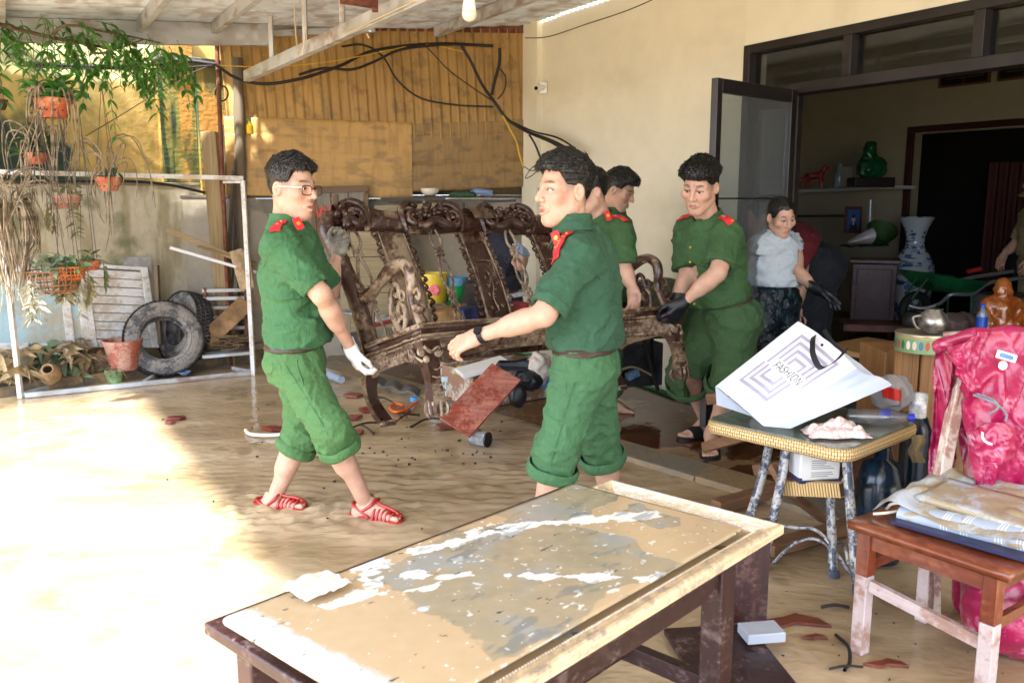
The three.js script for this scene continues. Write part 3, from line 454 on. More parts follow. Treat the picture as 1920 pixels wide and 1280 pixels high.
// bones: [a, b, ra, rb] -> signed distance of all of them, joined with blend k
function limbs(bones, k = 0.04) {
  const B = bones.map(([a, b, ra, rb, kk]) => { const d = b.clone().sub(a); return [a.x, a.y, a.z, d.x, d.y, d.z, Math.max(1e-9, d.lengthSq()), ra, rb - ra, kk ?? k]; });
  return (x, y, z) => { let d = 9; for (const b of B) { const px = x - b[0], py = y - b[1], pz = z - b[2], t = clamp((px * b[3] + py * b[4] + pz * b[5]) / b[6]); const e = Math.hypot(px - t * b[3], py - t * b[4], pz - t * b[5]) - b[7] - t * b[8]; d = smin(d, e, b[9]); } return d; };
}
function bounds(pts, pad) { const b = new THREE.Box3(); for (const p of pts) b.expandByPoint(p); b.expandByScalar(pad); return b; }
const meshOf = (f, pts, pad, c) => { const b = bounds(pts, pad); return surfaceNet(f, b.min, b.max, c); };
const ell = (x, y, z, a, b, c) => { const k0 = Math.hypot(x / a, y / b, z / c), k1 = Math.hypot(x / (a * a), y / (b * b), z / (c * c)); return k1 < 1e-9 ? -Math.min(a, b, c) : k0 * (k0 - 1) / k1; };
const cap = (x, y, z, ax, ay, az, bx, by, bz, ra, rb) => { const dx = bx - ax, dy = by - ay, dz = bz - az, px = x - ax, py = y - ay, pz = z - az, t = clamp((px * dx + py * dy + pz * dz) / (dx * dx + dy * dy + dz * dz)); return Math.hypot(px - t * dx, py - t * dy, pz - t * dz) - ra - t * (rb - ra); };
const project = (f, p, dir, max = 0.25) => { const q = p.clone(); for (let i = 0; i < 60; i++) { const d = f(q.x, q.y, q.z); if (d < 0.0006) break; q.addScaledVector(dir, Math.min(d * 0.8, 0.02)); if (q.distanceTo(p) > max) break; } return q; };
const gradient = (f, p) => { const e = 0.004; return V(f(p.x + e, p.y, p.z) - f(p.x - e, p.y, p.z), f(p.x, p.y + e, p.z) - f(p.x, p.y - e, p.z), f(p.x, p.y, p.z + e) - f(p.x, p.y, p.z - e)).normalize(); };

// ---- head, in its own axes: z forward, y up, x to the person's left
function headField(o) {
  return (x, y, z) => {
    const a = Math.abs(x), fat = o.fat ?? 0;
    let d = ell(x, y - 0.036, z + 0.012, 0.0745, 0.092, 0.097);
    d = smin(d, ell(x, y + 0.032, z - 0.018, 0.059 + fat, 0.084, 0.074), 0.03);
    d = smin(d, cap(a, y, z, 0.046 + fat, -0.052, 0.0, 0.016, -0.1, 0.056, 0.022, 0.02), 0.03);
    d = smin(d, Math.hypot(x, y + 0.099, z - 0.064) - 0.0215, 0.022);
    d = smin(d, Math.hypot(a - 0.044 - fat, y + 0.014, z - 0.06) - 0.0235, 0.025);
    d = smin(d, cap(a, y, z, 0.012, 0.0285, 0.0855, 0.05, 0.028, 0.062, 0.0105, 0.01), 0.016);
    d = smax(d, -(ell(a - 0.031, y - 0.009, z - 0.0985, 0.021, 0.0125, 0.018)), 0.014);     // sockets
    d = smin(d, cap(x, y, z, 0, 0.02, 0.088, 0, -0.023, 0.1115, 0.008, 0.0118), 0.013);
    d = smin(d, Math.hypot(a - 0.0125, y + 0.0285, z - 0.099) - 0.0088, 0.007);
    d = smax(d, -(Math.hypot(a - 0.0075, y + 0.0375, z - 0.105) - 0.0042), 0.004);
    const op = o.open ?? 0, lw = 0.021;
    d = smin(d, cap(a, y, z, 0, -0.0575 + op * 0.3, 0.0955, lw, -0.0635, 0.083, 0.0066, 0.0035), 0.0075);
    d = smin(d, cap(a, y, z, 0, -0.0715 - op, 0.0935, lw, -0.0665, 0.082, 0.0078, 0.0035), 0.0075);
    d = smax(d, -(ell(x, y + 0.0645 + op * 0.35, z - 0.104, 0.0205, 0.0016 + op * 0.55, 0.018)), 0.003);
    // lids: a ball round the eye with a slit
    const lid = Math.max(Math.hypot(a - 0.0315, y - 0.0085, z - 0.0735) - 0.0158, -ell(a - 0.0315, y - 0.0075 + (o.lower ?? 0), z - 0.09, 0.0132, o.slit ?? 0.0042, 0.03));
    d = Math.min(smin(d, lid, 0.0045), d + 0.02);
    d = smax(d, -ell(a - 0.0315, y - 0.0075 + (o.lower ?? 0), z - 0.094, 0.0128, (o.slit ?? 0.0042), 0.0135), 0.002);
    // ears
    const ex = a - 0.076, ey = y - 0.002, ez = z + 0.014, c = 0.92, s = 0.38, u = ex * c + ez * s, w = -ex * s + ez * c;
    let e = ell(u - 0.004, ey, w, 0.0085, 0.031, 0.0185); e = smax(e, -ell(u - 0.0125, ey - 0.005, w - 0.003, 0.009, 0.0175, 0.0098), 0.005);
    d = smin(d, e, 0.006);
    d = smin(d, cap(x, y, z, 0, -0.05, -0.03, 0, -0.14, -0.045, 0.05, 0.052), 0.03);
    return d;
  };
}
const hairline = (x, y, z, o) => { const a = Math.abs(x); const front = (o.front ?? 0.079) - 0.1 * a, side = 0.026 + (o.side ?? 0), back = o.back ?? -0.03; return mix(mix(back, side, step(-0.07, -0.025, z)), front, step(0.028, 0.06, z + (a > 0.05 ? 0 : 0.0))); };
function hairField(o) {
  const T = o.top ?? 0.02, seed = o.seed ?? 1;
  return (x, y, z) => {
    const up = clamp((y - 0.03) / 0.09), fr = clamp((z - 0.02) / 0.07), th = 0.0035 + (T - 0.0035) * step(0, 0.75, up) + (o.fringe ?? 0.006) * fr * up + (o.bob ?? 0) * (1 - up);
    const streak = 0.0034 * n3(x * 75 + 9 * seed + n3(x * 20, y * 20, z * 20) * 1.5, y * 22 + z * 12, z * 26 + seed) + 0.005 * n3(x * 24 + seed, y * 16, z * 15 + seed * 3) + 0.002 * n3(x * 150, y * 42, z * 50);
    let d = ell(x, y - 0.036, z + 0.012, 0.0745 + th, 0.092 + th, 0.097 + th) - streak * (0.35 + 0.9 * up);
    const rag = 0.007 * n3(x * 60 + seed, 1.5, z * 60) + 0.004 * n3(x * 130, 2.5, z * 130);
    d = smax(d, (hairline(x, y, z, o) + rag - y) * 0.75, 0.008);
    if (o.bun) d = smin(d, Math.hypot(x, y - 0.03, z + 0.125) - 0.035, 0.02);
    return d;
  };
}
// short locks lying on the hair, swept forward and to one side
function tufts(o, n) {
  const f = hairField(o), P = [], I = [], q = V();
  for (let i = 0; i < n; i++) {
    const a = 6.2832 * hash(i, o.seed ?? 1, 41), u = hash(i, o.seed ?? 1, 43), el = -0.25 + 1.8 * u; const d = V(Math.cos(a) * Math.cos(el), Math.sin(el), Math.sin(a) * Math.cos(el)), p = V(0, 0.036, -0.012).addScaledVector(d, 0.2); for (let k = 0; k < 30; k++) { const e = f(p.x, p.y, p.z); if (e < 0.0008) break; p.addScaledVector(d, -e * 0.8); }
    if (p.y < hairline(p.x, p.y, p.z, o) + 0.006 || f(p.x, p.y, p.z) > 0.004) continue;
    const g = gradient(f, p), up = clamp((p.y - 0.06) / 0.06), flow = V((o.part ?? 0.35) * up + 0.3 * (hash(i, 3, 45) - 0.5), -0.25 - 0.9 * (1 - up), 0.85 * up - 0.25 * (1 - up)); flow.addScaledVector(g, -flow.dot(g)).normalize(); const L = (0.016 + 0.018 * hash(i, 5, 47)) * (0.35 + 0.75 * up), w = 0.0024 + 0.0016 * hash(i, 7, 49), s = flow.clone().cross(g), lift = 0.16 * (o.lift ?? 0.3) * (0.3 + hash(i, 9, 51)) * (0.25 + up);
    p.addScaledVector(g, -0.003); const m = p.clone().addScaledVector(flow, L * 0.5).addScaledVector(g, L * 0.5 * lift + 0.003), t = p.clone().addScaledVector(flow, L).addScaledVector(g, L * lift * 0.9), b = P.length / 3, push = (v) => P.push(v.x, v.y, v.z); push(q.copy(p).addScaledVector(s, w)); push(q.copy(p).addScaledVector(s, -w)); push(q.copy(m).addScaledVector(s, w * 0.9)); push(q.copy(m).addScaledVector(s, -w * 0.9)); push(q.copy(m).addScaledVector(g, 0.002)); push(t); I.push(b, b + 1, b + 4, b, b + 4, b + 2, b + 1, b + 3, b + 4, b + 2, b + 4, b + 5, b + 4, b + 3, b + 5, b + 2, b + 5, b + 3);
  }
  const g = new THREE.BufferGeometry(); g.setAttribute('position', new THREE.Float32BufferAttribute(P, 3)); g.setIndex(I); g.computeVertexNormals(); return [g];
}
function headAxes(f, up) { const z = f.clone().normalize(), x = up.clone().cross(z).normalize(), y = z.clone().cross(x); return [x, y, z]; }
const yaw = (deg, pitch = 0) => { const a = deg * PI / 180, p = pitch * PI / 180; return V(Math.sin(a) * Math.cos(p), -Math.sin(p), Math.cos(a) * Math.cos(p)); };   // 0 looks at the street side (the lens), + to the right, pitch down
function skinPaint(g, fn) { const p = g.attributes.position, c = new Float32Array(p.count * 3); for (let i = 0; i < p.count; i++) { const q = fn(p.getX(i), p.getY(i), p.getZ(i)); c[i * 3] = q[0]; c[i * 3 + 1] = q[1]; c[i * 3 + 2] = q[2]; } g.setAttribute('color', new THREE.BufferAttribute(c, 3)); return g; }
// ---- hand bones: wrist, direction of the hand, palm normal, curl of the four fingers (radians per joint), thumb side (+1 when the thumb lies along n x dir)
function handBones(w, dir, n, curl, thumb, o = {}) {
  const D = dir.clone().normalize(), N = n.clone().addScaledVector(D, -n.dot(D)).normalize(), S = N.clone().cross(D).multiplyScalar(o.tdir ? (N.clone().cross(D).dot(o.tdir) < 0 ? -1 : 1) : thumb), k = o.size ?? 1, g = o.fat ?? 0, out = [], pts = [w.clone()];
  const P = (d, s, m = 0) => w.clone().addScaledVector(D, d * k).addScaledVector(S, s * k).addScaledVector(N, m * k);
  const len = [0.073, 0.082, 0.077, 0.06], cu = Array.isArray(curl) ? curl : [curl, curl, curl, curl], sp = o.spread ?? 0.08;
  for (let i = 0; i < 4; i++) {
    const s = 0.029 - i * 0.0195, kn = P(0.088 - Math.abs(i - 1.2) * 0.006, s * 1.05); out.push([P(0.012, s * 0.62), kn, (0.0155 + g) * k, (0.0122 + g) * k, 0.016]);
    let a = kn, ang = 0.15 + cu[i] * 0.7; const side = (1.5 - i) * sp;
    for (let j = 0; j < 3; j++) { const L = len[i] * [0.46, 0.31, 0.23][j] * k, dirJ = D.clone().multiplyScalar(Math.cos(ang)).addScaledVector(N, Math.sin(ang)).addScaledVector(S, side * Math.cos(ang)).normalize(); const b = a.clone().addScaledVector(dirJ, L); out.push([a, b, (0.0098 - j * 0.0009 + g) * k, (0.0089 - j * 0.001 + g) * k, 0.0045]); pts.push(b); a = b; ang += cu[i]; }
  }
  const t0 = P(0.02, 0.026, 0.006), t1 = P(0.052, 0.046, 0.02), t2 = P(0.078, 0.052, 0.032 + (o.thumb ?? 0) * 0.012), t3 = P(0.1, 0.047 - (o.thumb ?? 0) * 0.02, 0.038 + (o.thumb ?? 0) * 0.016);
  out.push([t0, t1, 0.0165 * k, 0.0125 * k, 0.014], [t1, t2, 0.0118 * k, 0.0105 * k, 0.006], [t2, t3, 0.0104 * k, 0.008 * k, 0.005]); pts.push(t1, t2, t3);
  out.push([w.clone().addScaledVector(D, -0.05), P(0.02, 0), (0.025 + g) * k, (0.026 + g) * k, 0.025]);
  return { bones: out, pts };
}
function footBones(an, toe, o = {}) {
  const flat = toe.clone().sub(an).setY(0).normalize(), S = V(flat.z, 0, -flat.x), sole = toe.y - 0.012, P = (f, s, h) => an.clone().addScaledVector(flat, f).addScaledVector(S, s).setY(sole + h + (an.y - sole - 0.085) * (f < 0 ? 0.6 : clamp(1 - f / 0.15) * 0.6));
  const out = [[an.clone().add(V(0, 0.04, 0)), an, 0.034, 0.036, 0.03], [an, P(-0.045, 0, 0.034), 0.034, 0.032, 0.03], [P(-0.04, 0, 0.03), P(0.09, 0.012, 0.024), 0.031, 0.026, 0.03], [an, P(0.1, -0.012, 0.032), 0.034, 0.022, 0.03], [P(0.06, 0.024, 0.02), P(0.125, 0.032, 0.016), 0.02, 0.018, 0.02], [P(0.08, -0.02, 0.02), P(0.13, -0.028, 0.018), 0.02, 0.018, 0.02]];
  const T = [[-0.031, 0.178, 0.0125], [-0.009, 0.18, 0.0092], [0.01, 0.173, 0.0088], [0.026, 0.163, 0.0084], [0.041, 0.148, 0.008]];
  for (const [s, f, r] of T) out.push([P(0.115, s * 0.8, 0.018), P(f, s, 0.012), r * 1.1, r, 0.006]);
  return { bones: out, pts: [an, P(0.19, 0, 0), P(-0.08, 0, 0.04), P(0.1, 0.05, 0), P(0.1, -0.05, 0)], P, sole, flat, S };
}
const SKIN = [0.53, 0.315, 0.22];
const skinM = mat(0xffffff, 0.5, { vertexColors: true, bumpMap: rep(bumpT, 9), bumpScale: 0.0016, ior: 1.4 });
const hairM = mat(0x17150f, 0.42, { map: rep(grainT, 3, 3), bumpMap: rep(tex(256, 256, (u, v) => fbm(u, v, 4, 90, 3, 201), false), 3, 3), bumpScale: 0.004 });
// one cloth for all: even dye with a little dried mud, creased weave
const dyeT = tex(1024, 1024, (u, v) => { const a = fbm(u, v, 7, 7, 5, 211), b = fbm(u, v, 110, 110, 2, 212), d = step(0.6, 0.72, fbm(u, v, 40, 40, 5, 213)) * step(0.5, 0.66, fbm(u, v, 5, 5, 3, 215)), e = 0.8 * (0.95 + 0.1 * a + 0.07 * (b - 0.5)); return lerp3([e, e, e], [0.98, 0.93, 0.86], d * 0.5); });
const creaseT = tex(512, 512, (u, v) => { const q = fbm(u, v, 4, 4, 3, 221), r = (f, s, k) => 1 - Math.abs(2 * fbm(u + k * q, v + k * q, f[0], f[1], 3, s) - 1) * 2.2; return clamp(0.5 + 0.28 * r([7, 10], 223, 0.2) + 0.16 * r([16, 20], 225, 0.1) + 0.05 * (fbm(u, v, 120, 120, 1, 227) - 0.5)); }, false);
const clothM = (hex, o = {}) => { const c = new THREE.Color(hex).multiplyScalar(1.36), t = rep(dyeT, 0.75), n = rep(creaseT, 1.6); t.offset.set((o.seed ?? 0) * 0.137 % 1, (o.seed ?? 0) * 0.291 % 1); n.offset.copy(t.offset); return mat(c, 0.86, { map: t, bumpMap: n, bumpScale: 0.013, sheen: 0.15, sheenRoughness: 0.6, sheenColor: new THREE.Color(0.25, 0.3, 0.25), ...(o.m ?? {}) }); };
const eyeT = (() => canv(128, 64, (c, w, h) => { c.fillStyle = '#b9b2aa'; c.fillRect(0, 0, w, h); c.fillStyle = '#2a1710'; c.beginPath(); c.ellipse(w / 2, h / 2, 9.5, 12.5, 0, 0, 7); c.fill(); c.fillStyle = '#070504'; c.beginPath(); c.ellipse(w / 2, h / 2, 4.2, 5.6, 0, 0, 7); c.fill(); }))();
const eyeM = mat(0xffffff, 0.08, { map: eyeT });

// cfg.j: joints in metres; cfg.head: { c, f, up, s, ... }
function person(cfg) {
  const j = cfg.j, H = cfg.head, base = mid(j.anL, j.anR).setY(0), root = thing('person', cfg.label, 'person', base, cfg.group);
  const shM = mid(j.shL, j.shR), hipM = mid(j.hipL, j.hipR), up = shM.clone().sub(hipM).normalize();
  const lft = j.shL.clone().sub(j.shR).normalize(), hl = j.hipL.clone().sub(j.hipR).normalize(), fw = lft.clone().cross(up).normalize(), hf = hl.clone().cross(up).normalize();
  const k = cfg.bulk ?? 1, spine = shM.distanceTo(hipM);
  const chest = shM.clone().addScaledVector(up, -spine * 0.26), waist = hipM.clone().addScaledVector(up, spine * 0.30), mixL = (t) => lft.clone().lerp(hl, t).normalize();
  const tor = (r, nd = 0) => { const o = [], cw = 0.075 * k, ww = 0.062 * k, hw = 0.07 * k; for (const s of [-1, 0, 1]) { const a = chest.clone().addScaledVector(lft, s * cw).addScaledVector(fw, s ? 0 : 0.018), b = waist.clone().addScaledVector(mixL(0.5), s * ww).addScaledVector(fw, cfg.belly ?? 0.01), c = hipM.clone().addScaledVector(hl, s * hw).addScaledVector(up, 0.04); o.push([a, b, 0.108 * k + r, 0.098 * k + r, 0.05], [b, c, 0.098 * k + r, 0.112 * k + r, 0.05]); } o.push([j.shL.clone().lerp(j.shR, 0.08), j.shR.clone().lerp(j.shL, 0.08), 0.066 * k + r, 0.066 * k + r, 0.07], [j.neck.clone().addScaledVector(up, -nd), j.shL.clone().lerp(shM, 0.25), 0.052 + r, 0.05 + r, 0.05], [j.neck.clone().addScaledVector(up, -nd), j.shR.clone().lerp(shM, 0.25), 0.052 + r, 0.05 + r, 0.05], [shM, chest, 0.09 * k + r, 0.11 * k + r, 0.05]); return o; };
  const sleeveEnd = cfg.sleeve ?? 0.86;
  // --- body
  const bones = [...tor(-0.02)], all = [H.c];
  for (const s of ['L', 'R']) {
    const sh = j['sh' + s], el = j['el' + s], wr = j['wr' + s], hip = j['hip' + s], kn = j['kn' + s], an = j['an' + s];
    all.push(sh, el, wr, hip, kn, an);
    const bul = sh.clone().lerp(el, 0.5), fb = el.clone().lerp(wr, 0.28);
    bones.push([sh, el, 0.056 * k, 0.041 * k, 0.04], [bul, sh.clone().lerp(el, 0.75), 0.05 * k, 0.043 * k, 0.03], [el, wr, 0.041 * k, 0.027, 0.03], [fb, el.clone().lerp(wr, 0.5), 0.044 * k, 0.038 * k, 0.03]);
    bones.push([hip, kn, 0.085 * k, 0.056 * k, 0.05], [kn, an, 0.053 * k, 0.035, 0.03]);
    const back = hf.clone().multiplyScalar(-0.018); bones.push([kn.clone().lerp(an, 0.18).add(back), kn.clone().lerp(an, 0.45).add(back), 0.05 * k, 0.042 * k, 0.04]);
  }
  const [hx, hy, hz] = headAxes(H.f, H.up ?? V(0, 1, 0)), hs0 = H.s ?? 1, hm = basis(hx.clone().multiplyScalar(hs0), hy.clone().multiplyScalar(hs0), hz.clone().multiplyScalar(hs0), H.c);
  const toW = (x, y, z) => V(x, y, z).applyMatrix4(hm), skull = toW(0, -0.05, -0.03);
  bones.push([skull, j.neck, 0.052 * hs0, 0.058, 0.03]);
  const bf = limbs(bones), sk = cfg.skin ?? SKIN, tone = (x, y, z, m = 1) => { const a = 1 + 0.16 * n3(x * 22, y * 22, z * 22) + 0.08 * n3(x * 70, y * 70, z * 70), r = 0.05 * n3(x * 12 + 5, y * 12, z * 12); return [sk[0] * a * m, (sk[1] - r * 0.4) * a * m, (sk[2] - r * 0.4) * a * m]; };
  const pieces = [skinPaint(meshOf(bf, all, 0.2, cfg.cell ?? 0.012), (x, y, z) => tone(x, y, z))];
  // --- head
  const hfld = headField(H), hc = H.cell ?? 0.003, hg = surfaceNet(hfld, V(-0.11, -0.18, -0.125), V(0.11, 0.14, 0.14), hc);
  const stub = H.fade ?? 0.5;
  skinPaint(hg, (x, y, z) => {
    const a = Math.abs(x); let c = tone(x + 3, y, z); const lip = Math.max(0, 1 - Math.hypot(x / 0.023, (y + 0.0645) / 0.0125, (z - 0.094) / 0.016)); c = lerp3(c, [sk[0] * 0.74, sk[1] * 0.46, sk[2] * 0.5], clamp(lip * 3.2) * (cfg.lips ?? 0.8));
    const bx = (a - 0.032) / 0.0215, by = (y - 0.0315 - 0.005 * (1 - bx * bx)) / 0.006; if (z > 0.04) c = lerp3(c, [0.02, 0.016, 0.014], 0.9 * step(1.1, 0.65, Math.hypot(bx, by)) * (0.75 + 0.5 * n3(x * 300, y * 300, 1)));
    const lash = Math.abs(Math.hypot((a - 0.0315) / 0.0145, (y - 0.0075) / 0.0058) - 1); if (z > 0.06 && y > 0.007) c = lerp3(c, [0.03, 0.02, 0.018], 0.95 * step(0.5, 0.12, lash));
    const cheek = Math.exp(-(((a - 0.045) / 0.022) ** 2 + ((y + 0.022) / 0.022) ** 2)) * (z > 0.02 ? 1 : 0); c = [c[0] * (1 + 0.03 * cheek), c[1] * (1 - 0.1 * cheek), c[2] * (1 - 0.08 * cheek)];
    const hl0 = hairline(x, y, z, H), sb = step(hl0 - 0.05, hl0 + 0.012, y) * step(0.075, 0.05, z + 0.02 * (y > 0.06 ? 1 : 0)); if (!(a > 0.074 && y < 0.035 && z < 0.01 && z > -0.04)) c = lerp3(c, [0.035, 0.03, 0.03], stub * sb);
    return c;
  });
  pieces.push(hg.applyMatrix4(hm));
  // --- hands, feet
  for (const s of ['L', 'R']) {
    const h = cfg['hand' + s]; if (h) { const hb = handBones(j['wr' + s], h.dir, h.n, h.curl, h.thumb, h), g = meshOf(limbs(hb.bones, 0.008), hb.pts, 0.045, h.cell ?? 0.0036); if (h.glove) { const gl = part('glove', [g], h.glove, root); if (h.hem) part('glove_hem', [taperRing(j['wr' + s], h.dir, 0.034, 0.012)], h.hem, gl); } else pieces.push(skinPaint(g, (x, y, z) => tone(x, y, z))); }
    if (cfg.foot !== false) { const fb = footBones(j['an' + s], j['toe' + s]); pieces.push(skinPaint(meshOf(limbs(fb.bones, 0.01), fb.pts, 0.05, 0.0055), (x, y, z) => tone(x, y, z, 1.0))); cfg['foot' + s] = fb; }
  }
  for (const g of pieces) g.computeVertexNormals();
  part('body', pieces, skinM, root, { uv: false });
  const eyes = [-1, 1].map((s) => { const g = new THREE.SphereGeometry(0.0136, 20, 14); g.rotateY(-PI / 2); g.rotateX((H.gazeY ?? 0)); g.rotateY((H.gaze ?? 0)); g.translate(s * 0.0315, 0.0078, 0.0752); return part('eye', [g.applyMatrix4(hm)], eyeM, root, { uv: true }); });
  if (H.hair !== false) part('hair', [surfaceNet(hairField(H), V(-0.13, -0.11, -0.2), V(0.13, 0.185, 0.15), H.cell ? H.cell * 1.1 : 0.0032).applyMatrix4(hm), ...(H.tufts ? tufts(H, H.tufts).map((g) => g.applyMatrix4(hm)) : [])], cfg.hairM ?? hairM, root);
  // --- clothes
  const out = { root, up, fw, lft, hf, hl, hm, toW, shM, hipM, hx, hy, hz };
  const wrink = (amp, sx, sy) => (x, y, z) => { const q = 0.9 * n3(x * 5, y * 5, z * 5), e = (a) => { const k = 1 - Math.min(1, Math.abs(a) * 2.6); return k * k * 1.7 - 0.55; }, r = e(n3(x * sx + q + y * 4 + 3, y * sy + z * 3, z * sx + 7)), t = e(n3(x * sx * 1.7 + y * 12, y * sy * 1.9 - x * 9, z * sx * 1.7 + 1)); return amp * (0.7 * r + 0.4 * t); };
  if (cfg.shirt) {
    const sb = tor(0.012 + (cfg.loose ?? 0), 0.035), hemP = hipM.clone().addScaledVector(up, cfg.hem ?? 0.105);
    if (cfg.blouse !== false) for (const s of [-1, 0, 1]) { const b = hemP.clone().addScaledVector(up, 0.055).addScaledVector(hl, s * 0.066 * k).addScaledVector(hf, cfg.belly ?? 0.01); sb.push([b, b.clone().addScaledVector(up, 0.05), 0.125 * k + (cfg.loose ?? 0), 0.116 * k + (cfg.loose ?? 0), 0.05]); }
    const cut = [], hole = [];
    for (const s of ['L', 'R']) { const sh = j['sh' + s], el = j['el' + s], d = el.clone().sub(sh).normalize(), e = sh.clone().lerp(el, sleeveEnd); if (cfg.sleeveless) { hole.push([sh.clone().addScaledVector(d, 0.03), el, 0.07, 0.06, 0.01]); continue; } sb.push([sh, e, 0.069 * k, (cfg.sleeveR ?? 0.073) * k, 0.045]); if (sleeveEnd > 1) { const w2 = j['wr' + s], e2 = el.clone().lerp(w2, sleeveEnd - 1); sb.pop(); sb.push([sh, el, 0.069 * k, 0.058 * k, 0.045], [el, e2, 0.058 * k, 0.05, 0.04]); const d2 = w2.clone().sub(el).normalize(); cut.push([e2, d2]); hole.push([e2.clone().addScaledVector(d2, -0.05), e2.clone().addScaledVector(d2, 0.1), 0.032, 0.04, 0.01]); } else { cut.push([e, d]); hole.push([e.clone().addScaledVector(d, -0.07), e.clone().addScaledVector(d, 0.12), 0.05 * k, 0.064 * k, 0.01]); } }
    const sf = limbs(sb, 0.045), hf0 = limbs(hole, 0.01), wf = wrink((cfg.fold ?? 0.0085) * 1.1, 4.5, 8.5), neckHole = limbs([[j.neck.clone().addScaledVector(up, -0.02).addScaledVector(fw, 0.012), skull, 0.066, 0.085]], 0.02);
    const shirt = (x, y, z) => {
      let d = sf(x, y, z); if (d > 0.09) return d - 0.02;
      d -= wf(x, y, z) + 0.0015 * n3(x * 26, y * 15, z * 26);
      d = smax(d, (hemP.x - x) * up.x + (hemP.y - y) * up.y + (hemP.z - z) * up.z, 0.012);
      for (const [e, dd] of cut) { const t = (x - e.x) * dd.x + (y - e.y) * dd.y + (z - e.z) * dd.z; if (t > -0.02 && t < 0.2 && Math.hypot(x - e.x, y - e.y, z - e.z) < 0.16) d = Math.max(d, t); }
      d = Math.max(d, -hf0(x, y, z)); return Math.max(d, -neckHole(x, y, z));
    };
    out.shirt = shirt; const pts = [j.shL, j.shR, j.neck, hemP, hipM.clone().addScaledVector(up, 0.03), ...['L', 'R'].map((s) => j['sh' + s].clone().lerp(j['el' + s], Math.min(1, sleeveEnd))), ...(sleeveEnd > 1 ? [j.wrL, j.wrR] : [])];
    const sh = part('shirt', [meshOf(shirt, pts, 0.19, cfg.cell ?? 0.0105)], cfg.shirt, root); out.shirtMesh = sh;
    // collar: a folded band round the neck, open in front
    if (cfg.collar !== false) {
      const ux = j.neck.clone().sub(skull).multiplyScalar(-1).normalize().lerp(up, 0.4).normalize(), cx = lft.clone().addScaledVector(ux, -lft.dot(ux)).normalize(), cz = cx.clone().cross(ux), c0 = j.neck.clone().addScaledVector(fw, 0.004);
      const g = slab(40, 5, (u, v) => { const a = (u - 0.5) * 2 * (PI - 0.22) + PI, open = Math.abs(u - 0.5) * 2, r = 0.074 + 0.022 * v * v + 0.004 * open * v, hgt = 0.046 - 0.07 * v - 0.03 * step(0.55, 1, open) - 0.02 * step(0.6, 1, open) * v; return c0.clone().addScaledVector(cx, Math.sin(a) * r * 0.98).addScaledVector(cz, Math.cos(a) * -1 * r * -1.04).addScaledVector(ux, hgt); }, 0.004);
      out.collar = part('collar', [g], cfg.shirt, sh); out.cx = cx; out.cz = cz; out.ux = ux; out.c0 = c0;
    }
  }
  if (cfg.pants) {
    const pb = [], cut = [], hole = [], P0 = hipM.clone().addScaledVector(up, (cfg.hem ?? 0.105) + 0.012), end = cfg.cuff ?? 0.14, lo = cfg.loosePants ?? 0;
    for (const s of [-1, 0, 1]) { const a = P0.clone().addScaledVector(hl, s * 0.062 * k), b = hipM.clone().addScaledVector(hl, s * 0.074 * k); pb.push([a, b, 0.106 * k, 0.122 * k + lo, 0.05]); }
    for (const s of ['L', 'R']) {
      const hip = j['hip' + s], kn = j['kn' + s], an = j['an' + s], d = an.clone().sub(kn).normalize(), e = kn.clone().lerp(an, end), side = hl.clone().multiplyScalar(s === 'L' ? 0.012 : -0.012);
      pb.push([hip.clone().add(side), kn, 0.108 * k + lo, 0.083 * k + lo, 0.05], [kn, e, 0.083 * k + lo, (cfg.cuffR ?? 0.086) * k + lo, 0.05]);
            cut.push([e, d, kn]); hole.push([e.clone().addScaledVector(d, -0.06), e.clone().addScaledVector(d, 0.14), 0.06 * k, (cfg.cuffR ?? 0.086) * k - 0.004, 0.01]);
    }
    const pf = limbs(pb, 0.04), hf1 = limbs(hole, 0.01), wf = wrink((cfg.fold ?? 0.0085) * 1.15, 5, 9);
    const pants = (x, y, z) => { let d = pf(x, y, z); if (d > 0.09) return d - 0.02; d -= wf(x, y, z) + 0.0012 * n3(x * 28, y * 28, z * 28); d = Math.max(d, (x - P0.x) * up.x + (y - P0.y) * up.y + (z - P0.z) * up.z); for (const [e, dd] of cut) { const t = (x - e.x) * dd.x + (y - e.y) * dd.y + (z - e.z) * dd.z; if (t > -0.03 && Math.hypot(x - e.x, y - e.y, z - e.z) < 0.24) d = Math.max(d, t); } return Math.max(d, -hf1(x, y, z)); };
    out.pants = pants; const es = ['L', 'R'].map((s) => j['kn' + s].clone().lerp(j['an' + s], end));
    out.pantsMesh = part('trousers', [meshOf(pants, [P0, j.hipL, j.hipR, j.knL, j.knR, ...es], 0.19, cfg.cell ?? 0.0105)], cfg.pants, root);
    if (end < 0.7) for (const [e, d] of cut) { const a = headAxes(d, hf), R = (cfg.cuffR ?? 0.086) * k + lo + 0.012; part('cuff', [slab(40, 6, (u, v) => { const t = u * 2 * PI, b = R + 0.007 * Math.sin(v * PI) + 0.005 * n3(Math.cos(t) * 2.4, Math.sin(t) * 2.4, v + e.x * 9) - 0.012 * (v > 0.99 ? 1 : 0), w = 0.008 * n3(Math.cos(t) * 1.6, Math.sin(t) * 1.6, e.y * 9 + 4); return e.clone().addScaledVector(a[0], Math.cos(t) * b).addScaledVector(a[1], Math.sin(t) * b).addScaledVector(d, mix(-0.052, 0.004, v) + w); }, 0.005)], cfg.pants, out.pantsMesh); }
